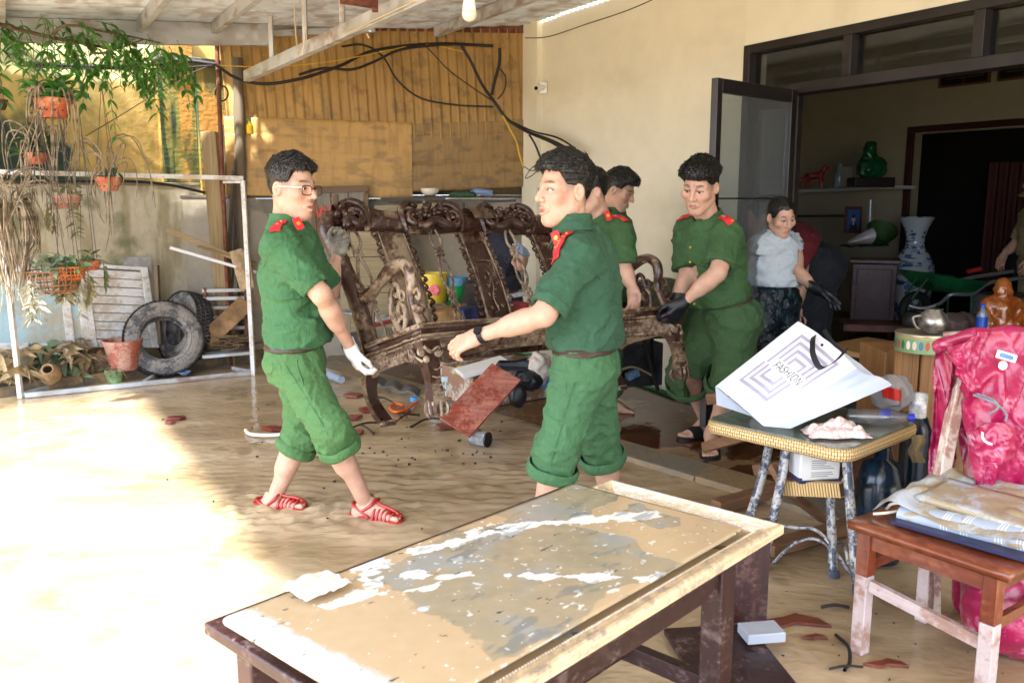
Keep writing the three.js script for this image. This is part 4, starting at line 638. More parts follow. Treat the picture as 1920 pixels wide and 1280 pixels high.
    if (cfg.belt) { const bl = (x, y, z) => { const t = (x - P0.x) * up.x + (y - P0.y) * up.y + (z - P0.z) * up.z + 0.004; return Math.max(pf(x, y, z) - 0.007, Math.abs(t) - 0.019); }; out.belt = part('belt', [meshOf(bl, [P0], 0.25, 0.0085)], cfg.belt, root); const q = project((x, y, z) => pf(x, y, z) - 0.009, P0.clone().addScaledVector(hf, 0.3), hf.clone().multiplyScalar(-1), 0.4); part('buckle', [plate(q, hf, up, 0.045, 0.038, 0.006)], brassM, out.belt); }
  }
  return out;
}
const plate = (c, n, upv, w, h, t, r = 0.002) => { const N = n.clone().normalize(), X = upv.clone().cross(N).normalize(), Y = N.clone().cross(X); return prep(rbox(w, h, t, r)).applyMatrix4(basis(X, Y, N, c)); };
const taperRing = (p, d, r, h) => { const g = new THREE.CylinderGeometry(r, r, h, 20, 1, false); return g.applyQuaternion(new THREE.Quaternion().setFromUnitVectors(V(0, 1, 0), d.clone().normalize())).translate(p.x, p.y, p.z); };
const brassM = mat(0xc09a4a, 0.3, { metalness: 0.9 }), redM = mat(0xc8202a, 0.6), goldM = mat(0xd9b13c, 0.35, { metalness: 0.7 }), silverM = mat(0xd8d8d4, 0.3, { metalness: 0.8 });
// shoulder board: a curved red strip with gold bars and stars
function board(P, side, bars, stars, o = {}) {
  const j = P, a = P.neckPt.clone().lerp(P['sh' + side], o.a ?? 0.36), b = P.neckPt.clone().lerp(P['sh' + side], o.b ?? 1.02), N = 8, w = 0.046; const f = P.shirt, along = b.clone().sub(a).normalize(); let nrm = P.up.clone().addScaledVector(along, -P.up.dot(along)).normalize(); if (o.out) nrm = nrm.addScaledVector(o.out, 0.6).normalize(); const across = along.clone().cross(nrm).normalize();
  const surf = (u, v) => { const p = a.clone().lerp(b, u).addScaledVector(across, (v - 0.5) * w).addScaledVector(nrm, 0.16); return project(f, p, nrm.clone().multiplyScalar(-1), 0.3).addScaledVector(nrm, 0.006); };
  const lift = (u, v, h) => surf(u, v).addScaledVector(nrm, h);
  const g = part('shoulder_board', [slab(10, 3, surf, 0.004)], redM, P.root);
  for (let i = 0; i < bars; i++) { const u = 0.9 - i * 0.085; part('rank_bar', [slab(1, 4, (s, v) => lift(u - 0.022 + s * 0.044, 0.04 + v * 0.92, 0.0022), 0.0016)], goldM, g); }
  if (o.stripe) part('rank_stripe', [slab(8, 1, (s, v) => lift(0.06 + s * 0.86, 0.40 + 0.2 * v, 0.0022), 0.0016)], goldM, g);
  for (let i = 0; i < stars; i++) { const c = lift(0.24 + i * 0.24, 0.5, 0.003); part('rank_star', [starGeo(0.011, 0.003).applyMatrix4(basis(along, across.clone().multiplyScalar(-1), nrm, c))], silverM, g); }
  part('shoulder_button', [ball(0.006).translate(...lift(0.08, 0.5, 0.003).toArray())], goldM, g);
}
// stitched seams laid on the cloth; pocket slit and side seam on the trousers
function seams(P, j) {
  const line = (f, pts, n, host, r = 0.0022) => part('seam', [tube(pts.map(([p, c]) => { const d = c.clone().sub(p).normalize(); return project(f, p, d, 0.4).addScaledVector(d, 0.0006); }), r, n, 5)], host.material, host);
  for (const s of ['L', 'R']) {
    const sh = j['sh' + s], el = j['el' + s], d = el.clone().sub(sh).normalize(), a = headAxes(d, P.up), ring = (c, r) => Array.from({ length: 17 }, (_, i) => { const t = i / 16 * 2 * PI; return [c.clone().addScaledVector(a[0], Math.cos(t) * r).addScaledVector(a[1], Math.sin(t) * r), c]; });
    line(P.shirt, ring(sh.clone().lerp(el, 0.76), 0.16), 60, P.shirtMesh); line(P.shirt, ring(sh.clone().addScaledVector(d, 0.015), 0.2), 60, P.shirtMesh);
    const out = P.hl.clone().multiplyScalar(s === 'L' ? 1 : -1), hip = j['hip' + s], kn = j['kn' + s], an = j['an' + s], ax = [hip.clone().addScaledVector(P.up, 0.06), hip, hip.clone().lerp(kn, 0.33), hip.clone().lerp(kn, 0.66), kn, kn.clone().lerp(an, 0.1)];
    line(P.pants, ax.map((c) => [c.clone().addScaledVector(out, 0.24), c]), 60, P.pantsMesh); line(P.pants, ax.slice(0, 3).map((c, i) => [c.clone().addScaledVector(out, 0.2).addScaledVector(P.hf, 0.14 - 0.05 * i), c]), 30, P.pantsMesh, 0.004);
  }
  const up = P.up, y = P.shM.clone().addScaledVector(up, -0.1); line(P.shirt, [-1, -0.6, -0.2, 0.2, 0.6, 1].map((k) => [y.clone().addScaledVector(P.lft, k * 0.15).addScaledVector(P.fw, -0.3), y.clone().addScaledVector(P.lft, k * 0.15)]), 40, P.shirtMesh);
}
const starGeo = (r, t) => { const p = []; for (let i = 0; i < 10; i++) { const a = PI / 2 + i * PI / 5, q = i % 2 ? r * 0.42 : r; p.push([Math.cos(a) * q, Math.sin(a) * q]); } return extrude(p, t); };
// red collar patch with a round gold badge
function patch(P, c, n, upv) { const g = part('collar_patch', [plate(c, n, upv, 0.036, 0.058, 0.004)], redM, P.root); const N = n.clone().normalize(), X = upv.clone().cross(N).normalize(), Y = N.clone().cross(X); part('badge', [new THREE.CylinderGeometry(0.0085, 0.0085, 0.003, 18).rotateX(PI / 2).applyMatrix4(basis(X, Y, N, c.clone().addScaledVector(N, 0.003)))], goldM, g); }

// ---------------------------------------------------------------- the people of the photograph
const shirtA = clothM(0x3b6c42, { seed: 211, mud: 0.12 }), pantsA = clothM(0x4c7744, { seed: 221, mud: 0.3 });
const shirtB = clothM(0x2f5940, { seed: 231, mud: 0.05 }), pantsB = clothM(0x437048, { seed: 241, mud: 0.35 });
const shirtD = clothM(0x3a5f34, { seed: 251, mud: 0.05 }), pantsD = clothM(0x3b5a34, { seed: 261, mud: 0.12 });
const beltM = mat(0x3a2a1e, 0.5), whiteGlove = mat(0xe4e2da, 0.85, { bumpMap: rep(weaveT, 6), bumpScale: 0.0008 }), blackGlove = mat(0x11131a, 0.35, { bumpMap: rep(weaveT, 6), bumpScale: 0.0008 }), greyGlove = mat(0xaaa496, 0.85, { map: rep(stainT, 6), bumpMap: rep(weaveT, 6), bumpScale: 0.0008 });
const report = (n, j) => { if (globalThis.__log) console.log(n, ...['L', 'R'].flatMap((s) => [j['sh' + s].distanceTo(j['el' + s]), j['el' + s].distanceTo(j['wr' + s]), j['hip' + s].distanceTo(j['kn' + s]), j['kn' + s].distanceTo(j['an' + s])].map((x) => x.toFixed(2))), j.shL.distanceTo(j.shR).toFixed(2), mid(j.shL, j.shR).distanceTo(mid(j.hipL, j.hipR)).toFixed(2)); };
function placket(P, y0, y1, n, off = 0) { for (let i = 0; i < n; i++) { const p = P.shM.clone().lerp(P.hipM, mix(y0, y1, i / (n - 1))).addScaledVector(P.fw, 0.34).addScaledVector(P.lft, off), q = project(P.shirt, p, P.fw.clone().multiplyScalar(-1), 0.4), g = gradient(P.shirt, q); part('button', [new THREE.CylinderGeometry(0.0065, 0.0065, 0.004, 12).rotateX(PI / 2).applyMatrix4(basis(V(0, 1, 0).cross(g).normalize(), g.clone().cross(V(0, 1, 0).cross(g).normalize()), g, q.addScaledVector(g, 0.003)))], goldM, P.root); } }
function pocketFlap(P, side, drop = 0.27) { const s = side === 'L' ? 1 : -1; const surf = (u, v) => { const p = P.shM.clone().lerp(P.hipM, drop + v * 0.1).addScaledVector(P.fw, 0.34).addScaledVector(P.lft, s * (0.04 + u * 0.095)); return project(P.shirt, p, P.fw.clone().multiplyScalar(-1), 0.42).addScaledVector(P.fw, 0.005); }; part('pocket_flap', [slab(6, 3, surf, 0.004)], P.shirtMesh.material, P.shirtMesh); }

// ---- man in glasses, left end of the bench
{
  const j = { neck: at(538, 418, 4.02), shR: at(522, 462, 3.83), shL: at(566, 452, 4.19), elR: at(602, 552, 3.79), wrR: at(657, 652, 4.04), elL: at(617, 548, 4.3), wrL: at(634, 474, 4.36), hipR: at(545, 678, 3.93), hipL: at(562, 676, 4.12), knR: at(620, 806, 3.78), anR: at(688, 948, 3.93), toeR: atY(748, 984, 0.012), knL: at(566, 815, 4.1), anL: at(508, 946, 4.08), toeL: atY(584, 966, 0.012) };
  j.toeR.copy(j.anR).add(V(0.2, 0, 0.09)).setY(0.02); j.toeL.copy(j.anL).add(V(0.22, 0, 0.06)).setY(0.02); report('A', j);
  const P = person({ label: 'man in green uniform with black glasses and red sandals carrying the left bench end', category: 'person', j, bulk: 1.0, cell: 0.0095,
    head: { c: at(548, 356, 4.0), f: yaw(64, 2), up: V(0.03, 1, 0), s: 1.1, open: 0.004, fat: 0.003, top: 0.024, front: 0.083, fade: 0.55, seed: 2, tufts: 1500, fringe: 0.008, gaze: 0.15, slit: 0.0036, cell: 0.0027 },
    handR: { dir: V(0.32, -0.88, 0.0), n: V(0.8, 0.25, -0.35), curl: [0.55, 0.6, 0.62, 0.66], tdir: V(0.6, -0.1, 0.7), glove: whiteGlove, hem: whiteGlove, fat: 0.0016, size: 1.12, thumb: 0.4 },
    handL: { dir: V(0.25, 0.8, 0.1), n: V(-0.3, 0.1, 0.9), curl: [0.75, 0.8, 0.8, 0.8], tdir: V(-1, 0, 0.2), glove: greyGlove, fat: 0.0016, size: 1.05 },
    shirt: shirtA, pants: pantsA, belt: beltM, hem: 0.085, sleeve: 0.88, cuff: 0.26, cuffR: 0.084, loosePants: 0.0, loose: 0.004, belly: 0.02, fold: 0.009 });
  seams(P, j); const nP = j.neck.clone(); board({ ...P, neckPt: nP, shR: j.shR, shL: j.shL }, 'R', 0, 2, { a: 0.28, b: 0.92, stripe: true, out: V(-0.1, 0.25, 1) });
  const cp = at(560, 418, 3.80); const q = cp; patch(P, at(559, 419, 3.885), V(0.35, 0.42, 0.85), V(-0.45, 0.85, -0.2));
  pocketFlap(P, 'R');
  // glasses
  const gs = thing('spectacles', 'black rimmed spectacles worn by the man at the left', 'spectacles', P.toW(0, 0, 0.1)), gm = mat(0x0b0b0d, 0.25), W = (x, y, z) => P.toW(x, y, z);
  for (const s of [-1, 1]) {
    const rim = []; for (let i = 0; i <= 26; i++) { const a = i / 26 * 2 * PI, ca = Math.cos(a), sa = Math.sin(a), e = 0.55; rim.push(W(s * 0.0345 + 0.0265 * Math.sign(ca) * Math.abs(ca) ** e, 0.001 + 0.0185 * Math.sign(sa) * Math.abs(sa) ** e, 0.106 - 0.28 * Math.abs(s * 0.0345 + 0.0265 * ca - 0.0) * 0.4)); }
    part('rim', [new THREE.TubeGeometry(new THREE.CatmullRomCurve3(rim, true), 52, 0.0019, 6, true)], gm, gs);
    part('lens', [sheet(1, 1, (u, v) => W(s * 0.0345 + (u - 0.5) * 0.048, 0.001 + (v - 0.5) * 0.033, 0.105 - 0.0039))], mat(0xffffff, 0.02, { transmission: 1, thickness: 0 }), gs);
    part('temple', [tube([W(s * 0.062, 0.012, 0.099), W(s * 0.074, 0.012, 0.075), W(s * 0.083, 0.013, 0.03), W(s * 0.085, 0.011, -0.01), W(s * 0.082, -0.006, -0.03)], 0.0022, 24)], s < 0 ? mat(0xd8d4cc, 0.35) : gm, gs);
  }
  part('bridge', [tube([W(-0.009, 0.006, 0.103), W(0, 0.01, 0.108), W(0.009, 0.006, 0.103)], 0.0018, 10)], gm, gs);
  // red jelly sandals
  const red = mat(0xa32622, 0.35, { clearcoat: 0.3 });
  for (const s of ['R', 'L']) {
    const f = footBones(j['an' + s], j['toe' + s]), t = thing('sandal', s === 'R' ? 'red jelly sandal on the forward foot of the man in glasses' : 'red jelly sandal on the rear foot, splashing in the muddy water', 'sandal', f.P(0, 0, 0)), F = f.flat, S = f.S, sd = s === 'L' ? -1 : 1;
    const out = [[-0.085, -0.02], [-0.085, 0.02], [-0.03, 0.034], [0.06, 0.04], [0.13, 0.052], [0.175, 0.034], [0.195, 0.0], [0.188, -0.03], [0.12, -0.046], [0.05, -0.036], [-0.03, -0.033]];
    const cv = new THREE.CatmullRomCurve3(out.map((p) => V(p[0], p[1], 0)), true).getPoints(40).map((p) => [p.x, p.y]);
    part('sole', [extrude(cv, 0.014, 0.003).applyMatrix4(basis(F, S, V(0, 1, 0), f.P(0, 0, 0).setY(f.sole - 0.012)))], red, t);
    for (let i = 0; i < 6; i++) { const x = 0.055 + i * 0.022, w = 0.047 - Math.max(0, i - 3) * 0.008, h = 0.062 - i * 0.0075; part('strap', [tube([f.P(x, -w, 0.006), f.P(x + 0.006, -w * 0.75, h * 0.8), f.P(x + 0.012, 0, h), f.P(x + 0.006, w * 0.75, h * 0.72), f.P(x, w, 0.006)], 0.0078, 20, 7)], red, t); }
    part('center_strip', [tube([f.P(0.045, 0, 0.088), f.P(0.09, 0, 0.066), f.P(0.14, 0, 0.044), f.P(0.185, 0, 0.02)], 0.008, 18, 7)], red, t);
    part('ankle_strap', [tube([f.P(0.03, -0.04, 0.02), f.P(0.0, -0.042, 0.05), f.P(-0.05, -0.032, 0.07), f.P(-0.078, 0, 0.072), f.P(-0.05, 0.032, 0.07), f.P(0.0, 0.042, 0.06), f.P(0.045, 0.034, 0.088), f.P(0.05, 0, 0.094), f.P(0.045, -0.035, 0.08), f.P(0.0, -0.043, 0.055)], 0.008, 50, 7)], red, t);
    part('heel_strap', [tube([f.P(0.03, 0.04, 0.01), f.P(-0.01, 0.043, 0.04), f.P(-0.05, 0.036, 0.055)], 0.0075, 14)], red, t);
  }
}
// ---- man with wristwatch, turned back over his shoulder
{
  const j = { neck: at(1076, 428, 3.54), shL: at(1082, 486, 3.37), shR: at(1112, 470, 3.74), elL: at(1020, 590, 3.28), wrL: at(897, 630, 3.42), elR: at(1092, 590, 3.85), wrR: at(1062, 610, 3.97), hipL: at(1092, 690, 3.45), hipR: at(1104, 690, 3.65), knL: at(1046, 842, 3.40), anL: at(1008, 990, 3.47), toeL: V(0, 0, 0), knR: at(1122, 812, 3.74), anR: at(1150, 975, 3.9), toeR: V(0, 0, 0) };
  j.toeL.copy(j.anL).add(V(-0.21, 0, 0.06)).setY(0.01); j.toeR.copy(j.anR).add(V(-0.2, 0, 0.08)).setY(0.01); report('B', j);
  const P = person({ label: 'man in dark green uniform with wristwatch, seen from his side holding the bench front', j, bulk: 1.02, cell: 0.0092,
    head: { c: at(1058, 361, 3.55), f: yaw(-60, -1), up: V(0.02, 1, 0.0), s: 1.1, open: 0.003, top: 0.027, front: 0.082, side: 0.0, fade: 0.6, seed: 5, part: -0.5, tufts: 1700, fringe: 0.012, gaze: -0.35, slit: 0.0038, cell: 0.0026 },
    handL: { dir: V(-0.86, -0.38, -0.2), n: V(0.05, -0.75, -0.55), curl: [0.28, 0.5, 0.62, 0.7], tdir: V(0.1, -0.2, -1), size: 1.08, thumb: 0.5, cell: 0.003 },
    handR: { dir: V(-0.8, 0.1, -0.1), n: V(0, 0.9, -0.3), curl: 0.6, tdir: V(0, 0, -1) },
    shirt: shirtB, pants: pantsB, belt: beltM, hem: 0.09, sleeve: 0.9, sleeveR: 0.079, cuff: 0.32, cuffR: 0.085, loosePants: 0.002, loose: 0.006, belly: 0.0, fold: 0.009 });
  seams(P, j); board({ ...P, neckPt: at(1070, 440, 3.46), shL: at(1030, 472, 3.30), shR: j.shR }, 'L', 0, 3, { a: 0.05, b: 0.95, stripe: true, out: V(-0.6, 0.2, 0.75) });
  patch(P, at(1043, 446, 3.41), V(-0.55, 0.25, 0.8), V(-0.5, 0.85, 0));
  pocketFlap(P, 'L');
  // wristwatch
  const w = mid(j.elL, j.wrL, 0.93), d = j.wrL.clone().sub(j.elL).normalize(), up2 = V(0, 1, 0.4).addScaledVector(d, -V(0, 1, 0.4).dot(d)).normalize(), x2 = up2.clone().cross(d), t = thing('wristwatch', 'dark metal wristwatch on the wrist of the nearest officer', 'watch', w), wm = mat(0x2c3038, 0.3, { metalness: 0.8 });
  const links = []; for (let i = 0; i < 16; i++) { const a = i / 16 * 2 * PI, r = 0.0335; part('link', [prep(rbox(0.0125, 0.022, 0.004, 0.0015)).applyMatrix4(basis(x2.clone().multiplyScalar(Math.cos(a)).addScaledVector(up2, -Math.sin(a)), d, x2.clone().multiplyScalar(Math.sin(a)).addScaledVector(up2, Math.cos(a)), w.clone().addScaledVector(x2, Math.sin(a) * r).addScaledVector(up2, Math.cos(a) * r)))], wm, t); }
  const q = w.clone().addScaledVector(x2, 0.02).addScaledVector(up2, 0.031); part('dial', [new THREE.CylinderGeometry(0.017, 0.018, 0.009, 24).applyQuaternion(new THREE.Quaternion().setFromUnitVectors(V(0, 1, 0), up2.clone().addScaledVector(x2, 0.6).normalize())).translate(q.x, q.y, q.z)], wm, t);
}
// ---- man in black gloves at the right end of the bench
{
  const j = { neck: at(1330, 412, 4.93), shL: at(1366, 440, 4.80), shR: at(1288, 436, 5.07), elL: at(1346, 512, 4.64), wrL: at(1282, 566, 4.70), elR: at(1289, 520, 4.98), wrR: at(1264, 566, 4.93), hipL: at(1380, 598, 4.88), hipR: at(1338, 596, 5.05), knL: at(1372, 712, 4.78), anL: at(1334, 826, 4.98), toeL: V(0, 0, 0), knR: at(1288, 700, 4.98), anR: at(1324, 793, 5.3), toeR: V(0, 0, 0) };
  j.anL.y = 0.1; j.anR.y = 0.1; j.toeL.copy(j.anL).add(V(-0.06, 0, 0.22)).setY(0.03); j.toeR.copy(j.anR).add(V(-0.2, 0, 0.1)).setY(0.03); report('D', j);
  const P = person({ label: 'man in green uniform and black gloves gripping the right bench end', j, bulk: 1.04, cell: 0.0105,
    head: { c: at(1313, 352, 4.84), f: yaw(-34, 18), up: V(0.04, 1, 0.1), s: 1.1, top: 0.034, front: 0.07, side: 0.0, fade: 0.6, seed: 8, tufts: 1700, lift: 0.5, fringe: 0.016, fat: 0.006, slit: 0.003, lower: 0.001 },
    handL: { dir: V(-0.55, -0.75, 0.05), n: V(-0.45, 0.25, -0.85), curl: [0.6, 0.65, 0.65, 0.65], tdir: V(-0.6, 0.5, 0.3), glove: blackGlove, hem: mat(0x9a2626, 0.8), size: 1.18, fat: 0.002 },
    handR: { dir: V(-0.45, -0.8, 0.1), n: V(-0.3, 0.3, -0.9), curl: 0.7, tdir: V(-0.7, 0.3, 0.2), glove: blackGlove, size: 1.12, fat: 0.002 },
    shirt: shirtD, pants: pantsD, belt: beltM, hem: 0.11, sleeve: 0.84, sleeveR: 0.083, cuff: 0.18, cuffR: 0.1, loosePants: 0.022, loose: 0.008, belly: 0.03, fold: 0.009 });
  seams(P, j); const n2 = j.neck.clone().add(V(0, -0.01, 0)); board({ ...P, neckPt: n2, shL: j.shL, shR: j.shR }, 'L', 2, 1, { a: 0.5, b: 1.02, out: V(0, 0.2, 0.8) }); board({ ...P, neckPt: n2, shL: j.shL, shR: j.shR }, 'R', 2, 1, { a: 0.45, b: 1.02, out: V(-0.2, 0.2, 0.8) });
  placket(P, 0.08, 0.86, 6, 0); pocketFlap(P, 'L', 0.24); pocketFlap(P, 'R', 0.24);
  for (const s of ['L', 'R']) { const f = footBones(j['an' + s], j['toe' + s]), t = thing('slide_sandal', s === 'L' ? 'black slide sandal on the nearer bare foot by the wicker table' : 'muddy black slide sandal on the foot farther back on the porch', 'sandal', f.P(0, 0, 0)), m = mat(0x121212, 0.5); const out = [[-0.085, -0.03], [-0.085, 0.03], [0.06, 0.046], [0.15, 0.056], [0.2, 0.03], [0.21, -0.01], [0.16, -0.05], [0.05, -0.04]]; const cv = new THREE.CatmullRomCurve3(out.map((p) => V(p[0], p[1], 0)), true).getPoints(36).map((p) => [p.x, p.y]); part('sole', [extrude(cv, 0.02, 0.004).applyMatrix4(basis(f.flat, f.S, V(0, 1, 0), f.P(0, 0, 0).setY(f.sole - 0.02)))], m, t); part('strap', [slab(16, 6, (u, v) => { const a = (u - 0.5) * PI * 1.02, x = 0.06 + v * 0.075; return f.P(x, Math.sin(a) * 0.053, 0.002 + Math.cos(a) * (0.066 - v * 0.02)); }, 0.005)], m, t); }
}
// ---- officer behind the bench, mostly hidden by the nearest man
{
  const j = { neck: at(1128, 412, 5.3), shL: at(1166, 436, 5.18), shR: at(1108, 432, 5.46), elL: at(1171, 506, 5.08), wrL: at(1186, 540, 5.0), elR: at(1085, 510, 5.5), wrR: at(1060, 560, 5.4), hipL: at(1140, 592, 5.28), hipR: at(1108, 592, 5.42), knL: at(1136, 716, 5.22), knR: at(1100, 716, 5.4), anL: at(1142, 812, 5.35), anR: at(1098, 812, 5.5), toeL: V(0, 0, 0), toeR: V(0, 0, 0) };
  j.anL.y = j.anR.y = 0.09; j.toeL.copy(j.anL).add(V(-0.2, 0, 0.08)).setY(0.02); j.toeR.copy(j.anR).add(V(-0.2, 0, 0.08)).setY(0.02); report('C1', j);
  const P = person({ label: 'officer behind the bench, face half hidden, hand on the right armrest', j, cell: 0.013,
    head: { c: at(1106, 362, 5.28), f: yaw(-72, 8), up: V(-0.02, 1, 0), s: 1.06, fade: 0.6, top: 0.02, seed: 11, tufts: 900, fat: 0.007, cell: 0.0034 },
    handL: { dir: V(0.1, -0.85, 0.3), n: V(-0.5, 0.1, 0.7), curl: 0.45, tdir: V(0.6, 0, 0.5) }, handR: { dir: V(-0.4, -0.8, 0.2), n: V(-0.3, 0, 0.9), curl: 0.5, tdir: V(0.6, 0, 0.5) },
    shirt: shirtD, pants: pantsD, belt: beltM, sleeve: 0.92, sleeveR: 0.084, loose: 0.006, cuff: 0.25 });
  board({ ...P, neckPt: j.neck, shL: j.shL, shR: j.shR }, 'L', 3, 1, { a: 0.35, b: 1.0, out: V(0.1, 0.2, 0.6) }); patch(P, at(1140, 404, 5.19), V(0.2, 0.25, 0.95), V(-0.3, 0.9, 0));
}
{ // young officer behind him, looking down
  const j = { neck: at(1150, 398, 5.9), shL: at(1118, 425, 6.05), shR: at(1166, 428, 5.78), elL: at(1110, 500, 6.0), wrL: at(1120, 555, 5.9), elR: at(1160, 500, 5.72), wrR: at(1150, 550, 5.7), hipL: at(1118, 570, 6.0), hipR: at(1146, 570, 5.86), knL: at(1120, 680, 5.95), knR: at(1144, 680, 5.8), anL: at(1118, 765, 6.1), anR: at(1142, 765, 5.95), toeL: V(0, 0, 0), toeR: V(0, 0, 0) };
  j.anL.y = j.anR.y = 0.09; j.toeL.copy(j.anL).add(V(0.2, 0, 0.08)).setY(0.02); j.toeR.copy(j.anR).add(V(0.2, 0, 0.08)).setY(0.02); report('C2', j);
  person({ label: 'young dark haired officer looking down, only his head showing before the cream wall', j, cell: 0.014,
    head: { c: at(1161, 359, 5.86), f: yaw(62, 22), up: V(0.1, 1, 0.05), s: 1.0, fade: 0.5, top: 0.03, front: 0.076, fringe: 0.014, seed: 13, tufts: 1200, lift: 0.4, cell: 0.0034 },
    handL: { dir: V(0.1, -0.9, 0), n: V(0, 0, 1), curl: 0.4, tdir: V(1, 0, 0) }, handR: { dir: V(0.1, -0.9, 0), n: V(0, 0, -1), curl: 0.4, tdir: V(1, 0, 0) },
    shirt: shirtD, pants: pantsD, sleeve: 0.9 });
}
// ---- woman in the doorway
{
  const j = { neck: at(1455, 441, 5.48), shR: at(1417, 462, 5.42), shL: at(1490, 463, 5.58), elR: at(1404, 508, 5.52), wrR: at(1424, 545, 5.66), elL: at(1494, 508, 5.44), wrL: at(1528, 540, 5.28), hipR: at(1430, 566, 5.44), hipL: at(1464, 566, 5.54), knR: at(1432, 670, 5.36), knL: at(1468, 670, 5.48), anR: at(1432, 780, 5.5), anL: at(1470, 780, 5.6), toeL: V(0, 0, 0), toeR: V(0, 0, 0) };
  j.anL.y = j.anR.y = 0.1; j.toeL.copy(j.anL).add(V(0.05, 0, 0.2)).setY(0.03); j.toeR.copy(j.anR).add(V(0.03, 0, 0.2)).setY(0.03); report('E', j);
  const pl = mat(0x22343a, 0.28, { map: rep(stainT, 3), bumpMap: rep(bumpT, 5), bumpScale: 0.02 });
  const P = person({ label: 'woman in pale sleeveless blouse and dark rain trousers pointing down by the doorway', j, cell: 0.012, bulk: 0.88, skin: [0.54, 0.32, 0.22],
    head: { c: at(1464, 409, 5.42), f: yaw(18, 16), up: V(-0.05, 1, 0.05), s: 0.92, fade: 0.4, top: 0.012, front: 0.083, side: -0.024, back: -0.06, seed: 17, fringe: 0, bun: true, fat: 0.008, cell: 0.003 }, hairM: mat(0x1c1816, 0.45, { bumpMap: rep(bumpT, 12), bumpScale: 0.004 }),
    handL: { dir: V(0.75, -0.45, 0.3), n: V(-0.3, -0.8, 0.3), curl: [0.12, 0.2, 0.25, 0.3], tdir: V(0.2, 0, 1), glove: mat(0x1c2228, 0.5, { map: rep(stainT, 5) }), size: 1.15, fat: 0.002, spread: 0.16 }, handR: { dir: V(0.4, -0.7, -0.2), n: V(0, 0, -1), curl: 0.4, tdir: V(0, -1, 0) },
    shirt: clothM(0xc6d2d8, { seed: 281, mud: 0.05 }), pants: pl, sleeveless: true, hem: 0.1, loose: 0.008, loosePants: 0.02, cuff: 0.92, cuffR: 0.085, fold: 0.012 });
  
}
// ---- man in khaki at the right edge, inside the house
{
  const d = 7.9, k = 1650 / d, O = (dx, dy, dz = 0) => at(1990, 0, d).setY(dy).add(V(dx, 0, dz)), j = { neck: O(-0.02, 1.36), shL: O(-0.06, 1.3, 0.17), shR: O(0.0, 1.3, -0.17), elL: O(-0.1, 1.06, 0.26), wrL: O(-0.16, 0.94, 0.2), elR: O(-0.05, 1.05, -0.24), wrR: O(-0.18, 0.95, -0.2), hipL: O(0.02, 0.86, 0.09), hipR: O(0.03, 0.86, -0.09), knL: O(-0.02, 0.52, 0.1), knR: O(0.02, 0.52, -0.1), anL: O(0.0, 0.19, 0.1), anR: O(0.06, 0.19, -0.1), toeL: O(-0.22, 0.13, 0.1), toeR: O(-0.14, 0.13, -0.1) }; report('F', j);
  const kh = clothM(0x9c8a62, { seed: 291, mud: 0.1 });
  const P = person({ label: 'man in khaki uniform and cap cut off by the right photo edge', j, cell: 0.014, head: { c: O(-0.05, 1.475), f: yaw(-70, 12), s: 0.95, fade: 0.5, cell: 0.0036, hair: false }, handL: { dir: V(-0.3, -0.9, 0), n: V(0, 0, -1), curl: 0.3, tdir: V(-1, 0, 0) }, handR: { dir: V(-0.3, -0.9, 0), n: V(0, 0, 1), curl: 0.3, tdir: V(-1, 0, 0) }, shirt: kh, pants: kh, belt: beltM, sleeve: 0.85 });
  const c = thing('peaked_cap', 'khaki peaked cap of the man at the right edge', 'cap', P.toW(0, 0.1, 0)), m = clothM(0xb09a68, { seed: 295, mud: 0 }), ax = (g) => g.applyMatrix4(P.hm);
  part('crown', [ax(lathe([[0.094, 0.052], [0.098, 0.085], [0.118, 0.112], [0.112, 0.13], [0.06, 0.142], [0, 0.144]], 28).scale(0.92, 1, 1.1).translate(0, 0.002, -0.012))], m, c); part('peak', [ax(slab(14, 4, (u, v) => { const a = (u - 0.5) * 2.3, r = 0.1 + v * 0.055; return V(Math.sin(a) * r * 0.95, 0.062 - v * 0.028, Math.cos(a) * r - 0.004); }, 0.004))], m, c); part('badge', [ax(ball(0.011, 0, 0.09, 0.104))], goldM, c);
}
// ---- two people bending down
{
  const j = { neck: at(1492, 452, 6.5), shL: at(1478, 470, 6.65), shR: at(1502, 462, 6.32), elL: at(1470, 530, 6.6), wrL: at(1476, 575, 6.5), elR: at(1500, 530, 6.28), wrR: at(1496, 580, 6.3), hipL: at(1532, 500, 6.62), hipR: at(1540, 500, 6.42), knL: at(1512, 585, 6.6), knR: at(1522, 585, 6.38), anL: at(1514, 655, 6.6), anR: at(1524, 655, 6.4), toeL: V(0, 0, 0), toeR: V(0, 0, 0) };
  j.toeL.copy(j.anL).add(V(-0.2, -0.06, 0.05)); j.toeR.copy(j.anR).add(V(-0.2, -0.06, 0.05)); report('G', j);
  person({ label: 'person bent double in dark clothes with a red back, behind the woman', j, cell: 0.015, head: { c: at(1470, 475, 6.5), f: V(-0.5, -0.85, 0.1), up: V(-0.85, 0.5, 0), s: 0.95, cell: 0.0042 }, handL: { dir: V(0, -1, 0), n: V(0, 0, 1), curl: 0.3, tdir: V(1, 0, 0) }, handR: { dir: V(0, -1, 0), n: V(0, 0, 1), curl: 0.3, tdir: V(1, 0, 0) }, shirt: clothM(0x6a1820, { seed: 301, mud: 0 }), pants: clothM(0x1b2026, { seed: 302, mud: 0.1 }), collar: false, hem: 0.2, loose: 0.03, loosePants: 0.04, bulk: 1.1, sleeve: 0.8, cuff: 0.9 });
}
